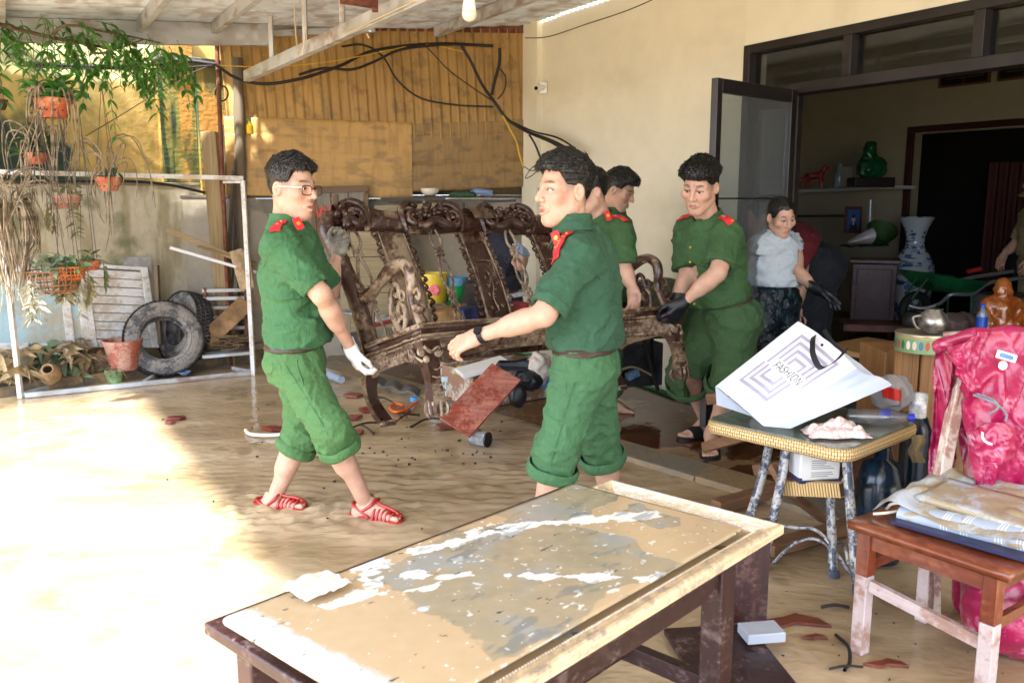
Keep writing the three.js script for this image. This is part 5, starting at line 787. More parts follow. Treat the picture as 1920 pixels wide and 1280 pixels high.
{
  const j = { neck: at(916, 436, 7.0), shL: at(942, 456, 6.86), shR: at(920, 452, 7.14), elL: at(976, 496, 6.72), wrL: at(984, 474, 6.55), elR: at(930, 525, 7.1), wrR: at(950, 545, 6.9), hipL: at(950, 565, 6.95), hipR: at(940, 565, 7.12), knL: at(936, 640, 6.8), knR: at(928, 640, 7.0), anL: at(944, 700, 6.95), anR: at(936, 700, 7.1), toeL: V(0, 0, 0), toeR: V(0, 0, 0) };
  j.toeL.copy(j.anL).add(V(0.15, -0.06, 0.12)); j.toeR.copy(j.anR).add(V(0.15, -0.06, 0.12)); report('H', j);
  person({ label: 'person in navy shirt and pale blue gloves stooping behind the bench back', j, cell: 0.014, head: { c: at(908, 415, 6.9), f: yaw(-10, 62), up: V(-0.2, 0.6, 0.8), s: 0.96, seed: 23, tufts: 700, cell: 0.004 }, handL: { dir: V(-0.2, 0.2, 0.6), n: V(-0.9, 0, 0), curl: 0.5, tdir: V(0, 1, 0), glove: mat(0x9fb4d6, 0.7) }, handR: { dir: V(0.5, -0.6, 0.4), n: V(0, -1, 0), curl: 0.4, tdir: V(1, 0, 0), glove: mat(0x9fb4d6, 0.7) }, shirt: clothM(0x1d2230, { seed: 311, mud: 0.1 }), pants: clothM(0x4c5054, { seed: 312, mud: 0.3 }), collar: false, sleeve: 0.8, cuff: 0.5, loose: 0.01 });
}

// ================================================================ the carved settee being carried, tipped back
{
  const Fl = at(785, 606, 3.8), Fr = at(1272, 571, 4.87), Bl = at(672, 650, 4.215);
  const X = Fr.clone().sub(Fl).normalize(), L = Fr.distanceTo(Fl), bk0 = Bl.clone().sub(Fl); const Z = bk0.clone().addScaledVector(X, -bk0.dot(X)).multiplyScalar(-1).normalize(), Y = Z.clone().cross(X), D = 0.555, M = basis(X, Y, Z, Fl);
  const dusty = [0.02, 0.16, 0.6].map((k, i) => muddy([0.21, 0.125, 0.095], [0.60, 0.53, 0.44], k, 401 + i * 10, 0.14, 512, 5)), dustyR = tex(128, 128, (u, v) => 0.5 + 0.9 * step(0.42, 0.6, fbm(u, v, 5, 5, 5, 401)), false);
  const wood = (share, seed, o = {}) => { const m = rep(dusty[share < 0.3 ? 0 : share < 0.45 ? 1 : 2], 1.6); m.offset.set(seed * 0.37 % 1, seed * 0.61 % 1); return mat(0xffffff, 0.5, { map: m, roughnessMap: rep(dustyR, 1.6), bumpMap: rep(bumpT, 6), bumpScale: 0.002, ...o }); };
  const W1 = wood(0.34, 401), W2 = wood(0.5, 411), W3 = wood(0.2, 421);
  const t = thing('carved_bench', 'dark carved wooden settee with curled armrests, muddy, carried tipped back by the officers', 'bench', Fl);
  const P = (name, geos, m = W1, parent = t) => part(name, (Array.isArray(geos) ? geos : [geos]).map((g) => prep(g).applyMatrix4(M)), m, parent);
  const lean = 12 * PI / 180, bu = V(0, Math.cos(lean), -Math.sin(lean)), bo = V(0, Math.sin(lean), Math.cos(lean)), bk = (x, h, o = 0) => V(x, 0, -D + 0.05).addScaledVector(bu, h).addScaledVector(bo, o);
  // seat frame with mouldings
  const edge = (y0, y1, out) => [rbox(L + 2 * out, y1 - y0, 0.07, 0.006, L / 2, (y0 + y1) / 2, -0.035 + out), rbox(0.07, y1 - y0, D - 0.07, 0.006, 0.035 - out, (y0 + y1) / 2, -0.07 - (D - 0.07) / 2 + out), rbox(0.07, y1 - y0, D - 0.07, 0.006, L - 0.035 + out, (y0 + y1) / 2, -0.07 - (D - 0.07) / 2 + out)];
  P('seat', rbox(L - 0.13, 0.018, D - 0.06, 0.004, L / 2, -0.013, -D / 2 - 0.03), W3);
  P('seat_rail_top', edge(-0.024, 0, 0.012), wood(0.5, 431)); P('seat_rail_cove', edge(-0.047, -0.0245, -0.006), W1); P('seat_rail_bead', edge(-0.062, -0.0475, 0.006), W2); P('seat_rail_fillet', edge(-0.078, -0.0625, -0.002), W2);
  P('rear_rail', rbox(L, 0.1, 0.05, 0.006, L / 2, -0.06, -D - 0.02), W1);
  // aprons: carved panels with a raised border and scrolls
  const scroll = (c, r, s, ph, put) => { const p = []; for (let i = 0; i <= 26; i++) { const a = ph + s * i / 26 * 4.4 * PI * 0.62, q = r * (1 - i / 29); p.push(put(c[0] + Math.cos(a) * q, c[1] + Math.sin(a) * q)); } return tube(p, 0.0036, 34, 5); };
  const apron = (len, put, ax) => {
    const prof = [[0, 0], [len, 0], [len, -0.085]]; for (let i = 0; i <= 20; i++) { const u = 1 - i / 20; prof.push([len * u, -0.085 + 0.022 * Math.exp(-(((u - 0.5) / 0.42) ** 8)) ]); } const g = extrude(prof, 0.022, 0.002);
    const a = P('apron', place(g, ax), W2), mk = (gs) => part('carving', gs.map((q) => prep(q).applyMatrix4(M)), W2, a);
    const out = []; const m0 = len * 0.09, m1 = len * 0.91, y0 = -0.012, y1 = -0.052; for (const [p, q] of [[[m0, y0], [m1, y0]], [[m1, y0], [m1, y1]], [[m1, y1], [m0, y1]], [[m0, y1], [m0, y0]]]) out.push(rod(put(...p), put(...q), 0.0028, 0.0028, 5)); mk(out);
    const n = Math.max(3, Math.round((m1 - m0) / 0.085)), cs = []; for (let i = 0; i < n; i++) { const x = mix(m0 + 0.04, m1 - 0.04, (i + 0.5) / n); cs.push(scroll([x - 0.014, -0.032], 0.014, 1, 0, put), scroll([x + 0.016, -0.03], 0.012, -1, PI, put), tube([put(x - 0.034, -0.046), put(x - 0.012, -0.02), put(x + 0.012, -0.044), put(x + 0.034, -0.02)], 0.0034, 16, 5), ball(0.005, ...put(x, -0.03).toArray(), 7, 5)); } mk(cs);
  };
  apron(L - 0.2, (x, y) => V(0.1 + x, -0.08 + y, -0.002), basis(V(1, 0, 0), V(0, 1, 0), V(0, 0, 1), V(0.1, -0.08, -0.026)));
  for (const s of [0, 1]) { const xx = s ? L - 0.002 : 0.002; apron(D - 0.16, (z, y) => V(s ? xx : xx, -0.08 + y, s ? -0.09 - z : -D + 0.07 + z), s ? basis(V(0, 0, -1), V(0, 1, 0), V(1, 0, 0), V(L - 0.026, -0.08, -0.09)) : basis(V(0, 0, 1), V(0, 1, 0), V(-1, 0, 0), V(0.026, -0.08, -D + 0.07))); }
  // legs: square tapering shafts with a carved knee and a claw foot
  const leg = (x, z, sx, sz, front) => {
    const H = 0.4, N = 18; const g = sheet(4, N, (u, v) => { const h = -0.078 - v * (H - 0.078), k = v < 0.22 ? 0.052 - 0.08 * v : 0.034 + 0.004 * Math.sin(v * 9) - 0.006 * v, bow = (front ? 0.018 : 0.055) * Math.sin(v * PI) + (front ? 0.012 : -0.02) * v; const c = [[-1, -1], [1, -1], [1, 1], [-1, 1], [-1, -1]][Math.round(u * 4)]; return V(x + c[0] * k + sx * bow * 0.5, h, z + c[1] * k * (front ? 1 : 0.7) + sz * bow); });
    const l = P('leg', g.toNonIndexed(), front ? W1 : wood(0.3, 441)); l.geometry.computeVertexNormals(); const by = -H, bx = x + sx * (front ? 0.012 : -0.02) * 0.5, bz = z + sz * (front ? 0.012 : -0.02);
    const cl = (n, gs) => part(n, gs.map((q) => prep(q).applyMatrix4(M)), W2, l);
    if (front) { cl('claw_foot', [ball(0.03, bx, by + 0.012, bz, 12, 9).scale(1, 1, 1)].concat([[-1, -1], [1, -1], [1, 1], [-1, 1], [0, 1], [sx, 0]].map(([a, b]) => taper([V(bx + a * 0.018, by + 0.06, bz + b * 0.018), V(bx + a * 0.032, by + 0.04, bz + b * 0.032), V(bx + a * 0.034, by + 0.012, bz + b * 0.034), V(bx + a * 0.026, by - 0.012, bz + b * 0.026)], (k) => 0.013 - 0.006 * k, 10, 6)))); cl('carved_knee', [scrollTube(x + sx * 0.05, -0.125, z + 0.03, 0.02, 1), scrollTube(x - sx * 0.02, -0.13, z + 0.056, 0.022, -1), ball(0.017, x + sx * 0.04, -0.16, z + 0.045, 8, 6), tube([V(x - 0.05, -0.1, z + 0.056), V(x - 0.02, -0.13, z + 0.062), V(x + 0.02, -0.115, z + 0.06), V(x + 0.045, -0.15, z + 0.05)], 0.009, 20, 6), tube([V(x + sx * 0.055, -0.1, z - 0.04), V(x + sx * 0.062, -0.14, z), V(x + sx * 0.05, -0.17, z + 0.035)], 0.009, 18, 6)]); for (let i = 0; i < 5; i++) cl('notch_carving', [tube([V(x - 0.032, -0.2 - i * 0.035, z + 0.037 + 0.012 * Math.sin(i)), V(x, -0.21 - i * 0.035, z + 0.042 + 0.012), V(x + 0.03, -0.197 - i * 0.035, z + 0.037 + 0.012)], 0.004, 8, 5)]); }
    else cl('foot_pad', [rbox(0.075, 0.03, 0.055, 0.01, bx, by + 0.01, bz)]);
  };
  function scrollTube(cx, cy, cz, r, s) { const p = []; for (let i = 0; i <= 18; i++) { const a = i / 18 * 3.4 * PI * s, q = r * (1 - i / 22); p.push(V(cx + Math.cos(a) * q, cy + Math.sin(a) * q, cz)); } return tube(p, 0.008, 30, 6); }
  leg(0.055, -0.055, -1, 1, true); leg(L - 0.055, -0.055, 1, 1, true); leg(0.05, -D + 0.03, -1, -1, false); leg(L - 0.05, -D + 0.03, 1, -1, false);
  // back posts: thick round, curling over at the top
  for (const s of [0, 1]) { const x = s ? L - 0.03 : 0.03, dx = s ? 1 : -1; P('back_post', [taper([bk(x, -0.05), bk(x, 0.16, -0.004), bk(x + dx * 0.01, 0.36, -0.015), bk(x + dx * 0.03, 0.54, -0.03), bk(x + dx * 0.042, 0.64, -0.036), bk(x + dx * 0.022, 0.69, -0.03), bk(x - dx * 0.03, 0.693, -0.016)], (v) => 0.046 - 0.003 * Math.sin(v * PI) + 0.006 * step(0.75, 0.9, v) - 0.012 * step(0.93, 1, v), 48, 16), ball(0.034, ...bk(x - dx * 0.034, 0.69, -0.014).toArray(), 14, 10)], s ? W1 : wood(0.42, 451)); }
  // crest: a swelling rail, with scrolled basins of carved fruit between plain saddles
  const cup = [0.06, 0.585, 1.1, L - 0.06], near = (x) => Math.min(...cup.map((c) => Math.abs(x - c)));
  const cg = sheet(120, 18, (u, v) => { const x = mix(0.03, L - 0.03, u), d = near(x), b = step(0.24, 0.1, d), a = v * 2 * PI, ry = 0.062 + 0.016 * b, rz = 0.046 - 0.012 * b, h = 0.668 + 0.016 * b + 0.01 * Math.sin(x * 9); return bk(x, h + Math.sin(a) * ry, Math.cos(a) * rz + 0.0); });
  P('crest_rail', [cg], wood(0.26, 461));
  let k = 0;
  for (const c of cup) {
    const end = c < 0.1 || c > L - 0.1, w = end ? 0.1 : 0.165, q = (x, h, o) => bk(c + x, 0.62 + h, o), lo = end && c < 0.1 ? -0.02 : -1, hi = end && c > 1 ? 0.02 : 1, gs = [], S = [];
    for (const s of [-1, 1]) { if (end && ((c < 0.1 && s < 0) || (c > 1 && s > 0))) continue; const p = []; for (let i = 0; i <= 30; i++) { const a = -PI / 2 + i / 30 * 3.3 * PI, r = 0.046 * (1 - i / 42); p.push(q(s * (w - 0.045 + Math.cos(a) * r), 0.048 + Math.sin(a) * r * 1.05, 0.058 + 0.004 * Math.sin(i))); } gs.push(taper(p, (v) => 0.0195 - 0.011 * v, 60, 9)); gs.push(taper([q(s * (w + 0.012), -0.02, 0.03), q(s * (w + 0.026), 0.05, 0.046), q(s * (w + 0.01), 0.115, 0.044), q(s * (w - 0.045), 0.15, 0.03), q(s * (w - 0.1), 0.135, 0.02)], (v) => 0.014 + 0.009 * Math.sin(v * PI), 30, 9)); }
    gs.push(taper([q(Math.max(lo, -w + 0.045), 0.002, 0.056), q(Math.max(lo * 0.5, -w * 0.45), -0.006, 0.068), q(0, 0.026, 0.064), q(Math.min(hi * 0.5, w * 0.45), -0.006, 0.068), q(Math.min(hi, w - 0.045), 0.002, 0.056)], (v) => 0.021 + 0.008 * Math.sin(v * PI), 36, 10));
    const sc = P('scroll', gs, wood(0.26, 471 + k));
    for (let i = 0; i < (end ? 6 : 12); i++) { const x = mix(end ? -0.045 : -w + 0.06, end ? 0.05 : w - 0.06, hash(i, k, 3)), h = 0.055 + 0.075 * hash(i, k, 5) * (1 - Math.abs(x) / (w * 1.4)), r = 0.014 + 0.008 * hash(i, k, 7); part('carved_fruit', [prep(ball(r, ...q(x, h, 0.05 + 0.012 * hash(i, k, 9)).toArray(), 10, 8)).applyMatrix4(M)], W1, sc); }
    for (let i = 0; i < (end ? 4 : 9); i++) { const x = mix(-w + 0.06, w - 0.06, hash(i, k, 13)) * (end ? 0.5 : 1), h = 0.04 + 0.085 * hash(i, k, 15), a = 6.3 * hash(i, k, 17), l = 0.03; S.push(prep(taper([q(x, h, 0.05), q(x + Math.cos(a) * l * 0.5, h + Math.sin(a) * l * 0.5, 0.072), q(x + Math.cos(a) * l, h + Math.sin(a) * l, 0.05)], (v) => 0.002 + 0.0095 * Math.sin(v * PI), 10, 6, 0.8)).applyMatrix4(M)); }
    part('carved_leaves', S, W1, sc, { kind: 'stuff' }); k++;
  }
  // three solid back panels with raised borders, a carved spray and openwork fringes
  const HT = 0.625;
  for (const [i, c] of [[0, 0.33], [1, 0.845], [2, 1.365]]) {
    const sag = (h) => 0.022 * Math.sin(h / HT * PI * 1.2), pw = 0.082;
    const pn = P('back_panel', slab(4, 16, (u, v) => { const h = mix(-0.02, HT, v); return bk(c + (u - 0.5) * 2 * pw * (1 - 0.1 * v), h, sag(h) + 0.006); }, 0.016), i === 0 ? wood(0.5, 481) : W3);
    const sub = (n, gs, m = W1, o = {}) => part(n, gs.map((g) => prep(g).applyMatrix4(M)), m, pn, o);
    for (const s of [-1, 1]) {
      const ex = (h) => c + s * pw * (1 - 0.1 * h / HT); sub('panel_border', [tube(Array.from({ length: 10 }, (_, q) => { const h = mix(-0.02, HT, q / 9); return bk(ex(h), h, sag(h) + 0.008); }), 0.0072, 40, 7)], W2);
      const fr = []; for (let q = 0; q < 14; q++) { const h = 0.02 + q * 0.0425, x0 = ex(h) + s * 0.013, w0 = 0.014 + 0.007 * Math.sin(q * 1.9) + 0.012 * (1 - q / 16); fr.push(ball(0.009 + 0.004 * hash(q, i, 2), ...bk(x0 + s * w0 * 0.5, h, sag(h) + 0.006).toArray(), 7, 5), tube([bk(x0 - s * 0.004, h - 0.012, sag(h)), bk(x0 + s * w0, h - 0.002, sag(h) + 0.006), bk(x0 + s * w0 * 0.9, h + 0.018, sag(h)), bk(x0 - s * 0.002, h + 0.028, sag(h))], 0.0062, 14, 5)); } fr.push(new THREE.TorusGeometry(0.016, 0.008, 6, 14).translate(...bk(ex(HT) + s * 0.018, HT - 0.018, sag(HT)).toArray())); sub('carved_fringe', fr, W1, { kind: 'stuff' });
    }
    const f = (x, h) => bk(c + x, h, sag(h) + 0.013), fs = [tube([f(-0.056, 0.42), f(0, 0.425), f(0.056, 0.42)], 0.0035, 12, 5), tube([f(-0.056, 0.42), f(-0.058, 0.4)], 0.003, 4, 5), tube([f(0.056, 0.42), f(0.058, 0.4)], 0.003, 4, 5)];
    if (i !== 0) { fs.push(tube([f(0.005, 0.12), f(-0.01, 0.2), f(0.012, 0.27), f(0, 0.36)], 0.0042, 24, 5)); for (let q = 0; q < 20; q++) { const h = 0.1 + 0.26 * hash(q, i, 31), x = (hash(q, i, 33) - 0.5) * (0.095 - 0.16 * (h - 0.1)), a = 6.3 * hash(q, i, 35); fs.push(taper([f(x, h), f(x + Math.cos(a) * 0.012, h + Math.sin(a) * 0.012), f(x + Math.cos(a) * 0.025, h + Math.sin(a) * 0.025)], (v) => 0.001 + 0.0055 * Math.sin(v * PI), 6, 5)); } }
    sub('carved_spray', fs, W2, { kind: 'stuff' });
    sub('panel_inset', [tube([f(-0.058, 0.39), f(-0.06, 0.07), f(0.06, 0.07), f(0.058, 0.39)], 0.003, 30, 5)], W2);
  }
  // openwork spindles of loops and beads between the panels
  for (const c of [0.095, 0.585, 1.1, L - 0.095]) {
    const s = 1, lp = (h0, h1, w) => [-1, 1].map((q) => taper([bk(c, h0, 0.01), bk(c + q * w, mix(h0, h1, 0.3), 0.014), bk(c + q * w * 0.75, mix(h0, h1, 0.7), 0.014), bk(c, h1, 0.01)], (v) => 0.0105 - 0.003 * Math.sin(v * PI), 18, 7));
    const sp = P('back_spindle', [...lp(-0.01, 0.17, 0.027), ...lp(0.17, 0.25, 0.012), ...lp(0.25, 0.47, 0.032), ...lp(0.49, 0.64, 0.03)], W2);
    part('bead', [0.0, 0.17, 0.21, 0.245, 0.47, 0.49].flatMap((h) => [-1, 1].map((q) => prep(ball(0.0125, ...bk(c + q * 0.017, h, 0.014).toArray(), 9, 7)).applyMatrix4(M))), W2, sp, { kind: 'stuff' });
  }
  // armrests with scrolled supports
  for (const s of [0, 1]) {
    const x = s ? L - 0.04 : 0.04, A = (z, y, dx = 0) => V(x + dx, y, z), m = wood(s ? 0.3 : 0.5, 491 + s);
    const ar = P('armrest', [taper([A(-0.52, 0.225), A(-0.43, 0.235), A(-0.30, 0.275), A(-0.2, 0.30), A(-0.11, 0.295), A(-0.065, 0.25), A(-0.066, 0.19), A(-0.085, 0.14), A(-0.08, 0.085), A(-0.045, 0.06), A(-0.022, 0.085)], (v) => 0.03 - 0.006 * step(0.55, 0.75, v) - 0.006 * step(0.85, 1, v) + 0.004 * Math.sin(v * 20), 64, 12)], m);
    const sub = (n, gs) => part(n, gs.map((g) => prep(g).applyMatrix4(M)), m, ar);
    sub('arm_scroll', [tube([A(-0.06, 0.15), A(-0.03, 0.16), A(-0.015, 0.135), A(-0.03, 0.115), A(-0.045, 0.13)], 0.009, 24, 7)]); sub('arm_foot', [taper([A(-0.075, 0.09), A(-0.06, 0.04), A(-0.04, -0.005)], (v) => 0.022 + 0.012 * v, 12, 9)]);
    sub('arm_support', [taper([A(-0.215, -0.01), A(-0.25, 0.05), A(-0.275, 0.12), A(-0.245, 0.2), A(-0.205, 0.225), A(-0.18, 0.195), A(-0.2, 0.165), A(-0.222, 0.18)], (v) => 0.017 - 0.006 * v, 40, 8)]);
    sub('arm_support', [taper([A(-0.2, -0.01), A(-0.165, 0.04), A(-0.155, 0.1), A(-0.185, 0.13), A(-0.215, 0.1), A(-0.2, 0.06), A(-0.175, 0.075)], (v) => 0.015 - 0.004 * v, 36, 8)]);
    sub('carved_ring', [new THREE.TorusGeometry(0.026, 0.0095, 7, 18).rotateY(PI / 2).translate(x, 0.075, -0.235)]); sub('carved_ring', [new THREE.TorusGeometry(0.021, 0.009, 7, 18).rotateY(PI / 2).translate(x, 0.16, -0.16)]); sub('carved_ring', [new THREE.TorusGeometry(0.02, 0.008, 7, 18).rotateY(PI / 2).translate(x, 0.03, -0.26)]);
  }
  // ribbed rag left hanging over the crest
  const rag = (u, v) => { const xx = 0.83 + u * 0.13 + 0.02 * v, a = mix(-0.9, 1.7, v), r = 0.082 + 0.006 * Math.sin(u * 9) ; return bk(xx, 0.672 + Math.cos(a) * r, Math.sin(a) * r * 0.86 + 0.0035 * Math.sin(u * 60)).applyMatrix4(M); };
  single('rag', [slab(60, 10, rag, 0.003)], mat(0x7a6349, 0.9, { map: rep(mudT, 6) }), 'ribbed brown rag hung over the bench crest', 'rag');
}

// ================================================================ left side: pipe frame, hanging pots, tyres, shutters, rubbish
const leafGeo = (l, w, bend = 0.25) => { const p = [], n = 4, idx = []; for (let i = 0; i <= n; i++) { const t = i / n, ww = w * Math.sin(Math.PI * Math.pow(t, 0.8)) * 0.5 + 0.0004, y = -bend * l * t * t; p.push(-ww, y + ww * 0.35, t * l, 0, y, t * l, ww, y + ww * 0.35, t * l); } for (let i = 0; i < n; i++) { const a = i * 3; idx.push(a, a + 1, a + 4, a, a + 4, a + 3, a + 1, a + 2, a + 5, a + 1, a + 5, a + 4); } const g = new THREE.BufferGeometry(); g.setAttribute('position', new THREE.Float32BufferAttribute(p, 3)); g.setIndex(idx); g.computeVertexNormals(); return g; };
const turned = (g, p, dir, roll = 0) => { const z = dir.clone().normalize(), r = Math.abs(z.y) > 0.95 ? V(1, 0, 0) : V(0, 1, 0), x = r.clone().cross(z).normalize(), y = z.clone().cross(x), c = Math.cos(roll), s = Math.sin(roll); return prep(g.clone()).applyMatrix4(basis(x.clone().multiplyScalar(c).addScaledVector(y, s), y.clone().multiplyScalar(c).addScaledVector(x, -s), z, p)); };
const rdir = (up = 0) => { const a = rr(0, 6.283), y = rr(-1, 1) * 0.6 + up; return V(Math.cos(a), y, Math.sin(a)).normalize(); };
const leafT = tex(64, 64, (u, v) => 0.75 + 0.4 * fbm(u, v, 4, 4, 3, 601));
const leafM = (hex, tr = 0.35) => mat(hex, 0.5, { map: rep(leafT, 8), transmission: tr, thickness: 0 });
const greenM = leafM(0x4f8f35), darkGreenM = leafM(0x3f6a35), dustyM = leafM(0x8d8a62, 0.2), dryM = leafM(0xa08a66, 0.15), driedM = leafM(0x8a7454, 0.1), rootM = mat(0xb3a084, 0.85, { map: rep(stainT, 6) });
const terraM = mat(0xffffff, 0.7, { map: rep(muddy([0.72, 0.33, 0.2], [0.74, 0.55, 0.42], 0.35, 611, 0.05, 256), 3) }), terra2M = mat(0xffffff, 0.75, { map: rep(muddy([0.62, 0.32, 0.25], [0.72, 0.58, 0.5], 0.5, 615, 0.05, 256), 2) });
const whiteM = mat(0xffffff, 0.5, { map: rep(muddy([0.84, 0.84, 0.83], [0.66, 0.6, 0.52], 0.22, 621, 0.05), 1.2) });
{ // pipe frame
  const a = at(-8, 322, 6.45), b = at(455, 334, 7.28), a0 = atY(38, 746, 0.0), b0 = atY(475, 703, 0.0); const t = thing('pipe_frame', 'white painted square pipe frame standing before the hanging pots', 'frame', a0);
  part('top_bar', [bar(a, b, 0.035, 0.035, V(0, 1, 0), 0.003)], whiteM, t); part('post', [bar(a0, a.clone().add(V(0, -0.0175, 0)), 0.035, 0.035, V(0, 0, 1), 0.003)], whiteM, t); part('post', [bar(b0, b.clone().add(V(0, -0.0175, 0)), 0.035, 0.035, V(0, 0, 1), 0.003)], whiteM, t);
  part('base_bar', [bar(a0.clone().add(V(0.03, 0.02, 0)), b0.clone().add(V(-0.02, 0.02, 0)), 0.035, 0.035, V(0, 1, 0), 0.003)], galvM, t);
  for (const [p, d] of [[a0, V(0.1, 0, -0.3)], [mid(a0, b0, 0.5), V(-0.02, 0, -0.22)], [b0, V(-0.22, 0, -0.16)]]) part('foot', [bar(p.clone().setY(0.024), p.clone().add(d).setY(0.026), 0.034, 0.034, V(0, 1, 0), 0.003)], galvM, t);
  part('corner_brace', [bar(b.clone().add(V(-0.16, -0.03, 0.0)), b.clone().add(V(-0.02, -0.03, 0.0)), 0.03, 0.02)], whiteM, t);
}
// ---- hanging pots with orchids and their roots
function hanging(px, py, d, w, o) {
  const c = at(px, py, d), t = thing('hanging_pot', o.label, 'hanging plant', c, undefined), r = w / 2, h = o.h ?? w * 0.55, R = (a, q, y) => V(c.x + Math.cos(a) * q, c.y + y, c.z + Math.sin(a) * q);
  if (o.pot !== 'roots') {
    const m = o.m ?? terraM;
    if (o.pot === 'basket') { const g = [], n = 22; for (let i = 0; i < n; i++) { const a = i / n * 2 * PI; g.push(tube([R(a, r, h / 2), R(a, r * 0.97, 0), R(a, r * 0.8, -h * 0.42), R(a, r * 0.3, -h / 2)], 0.004, 10, 5)); } for (const y of [0.5, 0.2, -0.1, -0.35]) g.push(new THREE.TorusGeometry(r * (y < -0.2 ? 0.86 : 0.98), 0.005, 5, 36).rotateX(PI / 2).translate(c.x, c.y + y * h, c.z)); part('basket', [mergeAll(g)], m, t); }
    else { part('pot', [lathe([[r * 0.68, -h / 2], [r * 0.98, h / 2 - 0.03], [r * 1.04, h / 2 - 0.03], [r * 1.05, h / 2], [r * 0.95, h / 2], [r * 0.62, -h / 2 + 0.012], [0, -h / 2 + 0.012], [0, -h / 2], [r * 0.68, -h / 2]], 26).translate(c.x, c.y, c.z)], m, t); const hm = mat(0x241a14, 0.9); const hg = []; for (let i = 0; i < 12; i++) for (const y of [-0.12, 0.16]) { const a = (i + (y > 0 ? 0.5 : 0)) / 12 * 2 * PI, q = r * (0.83 + 0.3 * y) + 0.001; hg.push(new THREE.CylinderGeometry(0.008, 0.008, 0.006, 8).rotateZ(PI / 2).rotateY(-a).translate(c.x + Math.cos(a) * q, c.y + y * h, c.z + Math.sin(a) * q)); } part('pot_hole', [mergeAll(hg)], hm, t, { kind: 'stuff' }); }
  }
  const top = o.top ?? 0.9, wm = mat(0x4a4640, 0.5, { metalness: 0.5 }); if (top > 0) for (let i = 0; i < 3; i++) part('wire', [rod(R(i * 2.1 + 0.4, r * 0.96, h / 2), V(c.x, c.y + top, c.z), 0.0022, 0.0022, 5)], wm, t);
  const lv = []; for (let i = 0; i < (o.leaves ?? 40); i++) { const l = rr(0.07, o.ll ?? 0.15); lv.push(turned(leafGeo(l, l * (o.lw ?? 0.3), rr(0.1, 0.7)), R(rr(0, 6.3), rr(0, r * 1.0), h / 2 + rr(-0.02, o.rise ?? 0.08)), rdir(o.up ?? 0.25), rr(-1, 1))); } if (lv.length) part('leaves', lv, o.lm ?? greenM, t, { kind: 'stuff' });
  if (o.trail) { const g = [], s = []; for (let i = 0; i < o.trail; i++) { const a = rr(0, 6.3), L = rr(0.15, o.trailL ?? 0.4), p = [R(a, r, h / 2), R(a, r * 1.2, h * 0.3), R(a + rr(-0.3, 0.3), r * 1.28, -L * 0.5), R(a + rr(-0.4, 0.4), r * 1.2, -L)]; s.push(tube(p, 0.003, 12, 4)); const cv = curve(p); for (let q = 3; q < 12; q++) { const e = cv.getPointAt(q / 12); for (const z of [-1, 1]) g.push(turned(leafGeo(rr(0.05, 0.085), rr(0.02, 0.03), 0.4), e, V(Math.cos(a + z * 1.3), rr(-0.9, 0.1), Math.sin(a + z * 1.3)), rr(-1, 1))); } } part('trailing_stem', s, o.tm ?? dustyM, t, { kind: 'stuff' }); part('trailing_leaves', g, o.tm ?? dustyM, t, { kind: 'stuff' }); }
  if (o.roots) { const g = []; for (let i = 0; i < o.roots; i++) { const a = rr(0, 6.3), L = rr(0.2, o.rootL ?? 0.5), q = rr(0.7, 1.25) * r, s = rr(-0.5, 0.5); g.push(taper([R(a, r * 0.4, h / 2 + rr(0, 0.05)), R(a, q * 0.9, h / 2 + rr(0.0, 0.1)), R(a + s * 0.5, q * 1.2, -L * 0.3), R(a + s, q * rr(0.6, 1.3), -L * 0.7), R(a + s * 1.5, q * rr(0.3, 1.2), -L)], (v) => 0.0075 - 0.005 * v, 16, 5)); } part('aerial_roots', g, rootM, t, { kind: 'stuff' }); }
  if (o.arch) { const g = []; for (let i = 0; i < o.arch; i++) { const a = rr(0, 6.3), e = rr(0.1, 0.32); g.push(taper([R(a, r * 0.5, h / 2), R(a, r * 0.9, h / 2 + e * 0.8), R(a + 0.6, r * 1.3 + e * 0.3, h / 2 + e), R(a + 1.1, r * 1.5 + e * 0.5, h / 2 + e * 0.2), R(a + 1.3, r * 1.4 + e * 0.6, -rr(0, 0.2))], (v) => 0.0065 - 0.004 * v, 18, 5)); } part('arching_roots', g, rootM, t, { kind: 'stuff' }); }
  return t;
}
function mergeAll(gs) { return mergeGeometries(gs.map((g) => prep(g))); }
hanging(100, 203, 6.35, 0.24, { label: 'orange hanging pot with the leafiest plant, high at the left', leaves: 90, ll: 0.16, rise: 0.12, up: 0.35, roots: 16, rootL: 0.6, lm: greenM, top: 0.6 });
hanging(66, 297, 6.3, 0.15, { label: 'small orange pot hung below the leafiest plant among grey roots', h: 0.075, leaves: 46, ll: 0.17, rise: 0.2, up: 0.3, roots: 12, arch: 16, lm: darkGreenM, top: 0.5 });
hanging(203, 345, 6.5, 0.17, { label: 'orange pot with bare arching stems just under the frame top bar', h: 0.1, leaves: 14, ll: 0.12, up: -0.6, arch: 12, roots: 6, rootL: 0.55, lm: darkGreenM, top: 0.7 });
hanging(125, 378, 6.4, 0.2, { label: 'pale dusty terracotta pot hanging left of the bare stems', h: 0.1, m: terra2M, leaves: 26, ll: 0.13, up: 0.1, trail: 3, trailL: 0.3, lm: dustyM, top: 0.55 });
hanging(14, 408, 5.9, 0.27, { label: 'large tangle of pale hanging roots at the left photo edge', pot: 'roots', h: 0.1, leaves: 14, ll: 0.16, roots: 80, rootL: 0.62, arch: 20, lm: dustyM, top: 0.8 });
hanging(133, 512, 6.0, 0.17, { label: 'bright orange plastic basket with drooping dusty creeper', pot: 'basket', h: 0.085, m: mat(0xd4702c, 0.5), leaves: 40, ll: 0.1, lw: 0.4, rise: 0.06, trail: 4, trailL: 0.22, lm: leafM(0x6f9460), top: 1.1 });
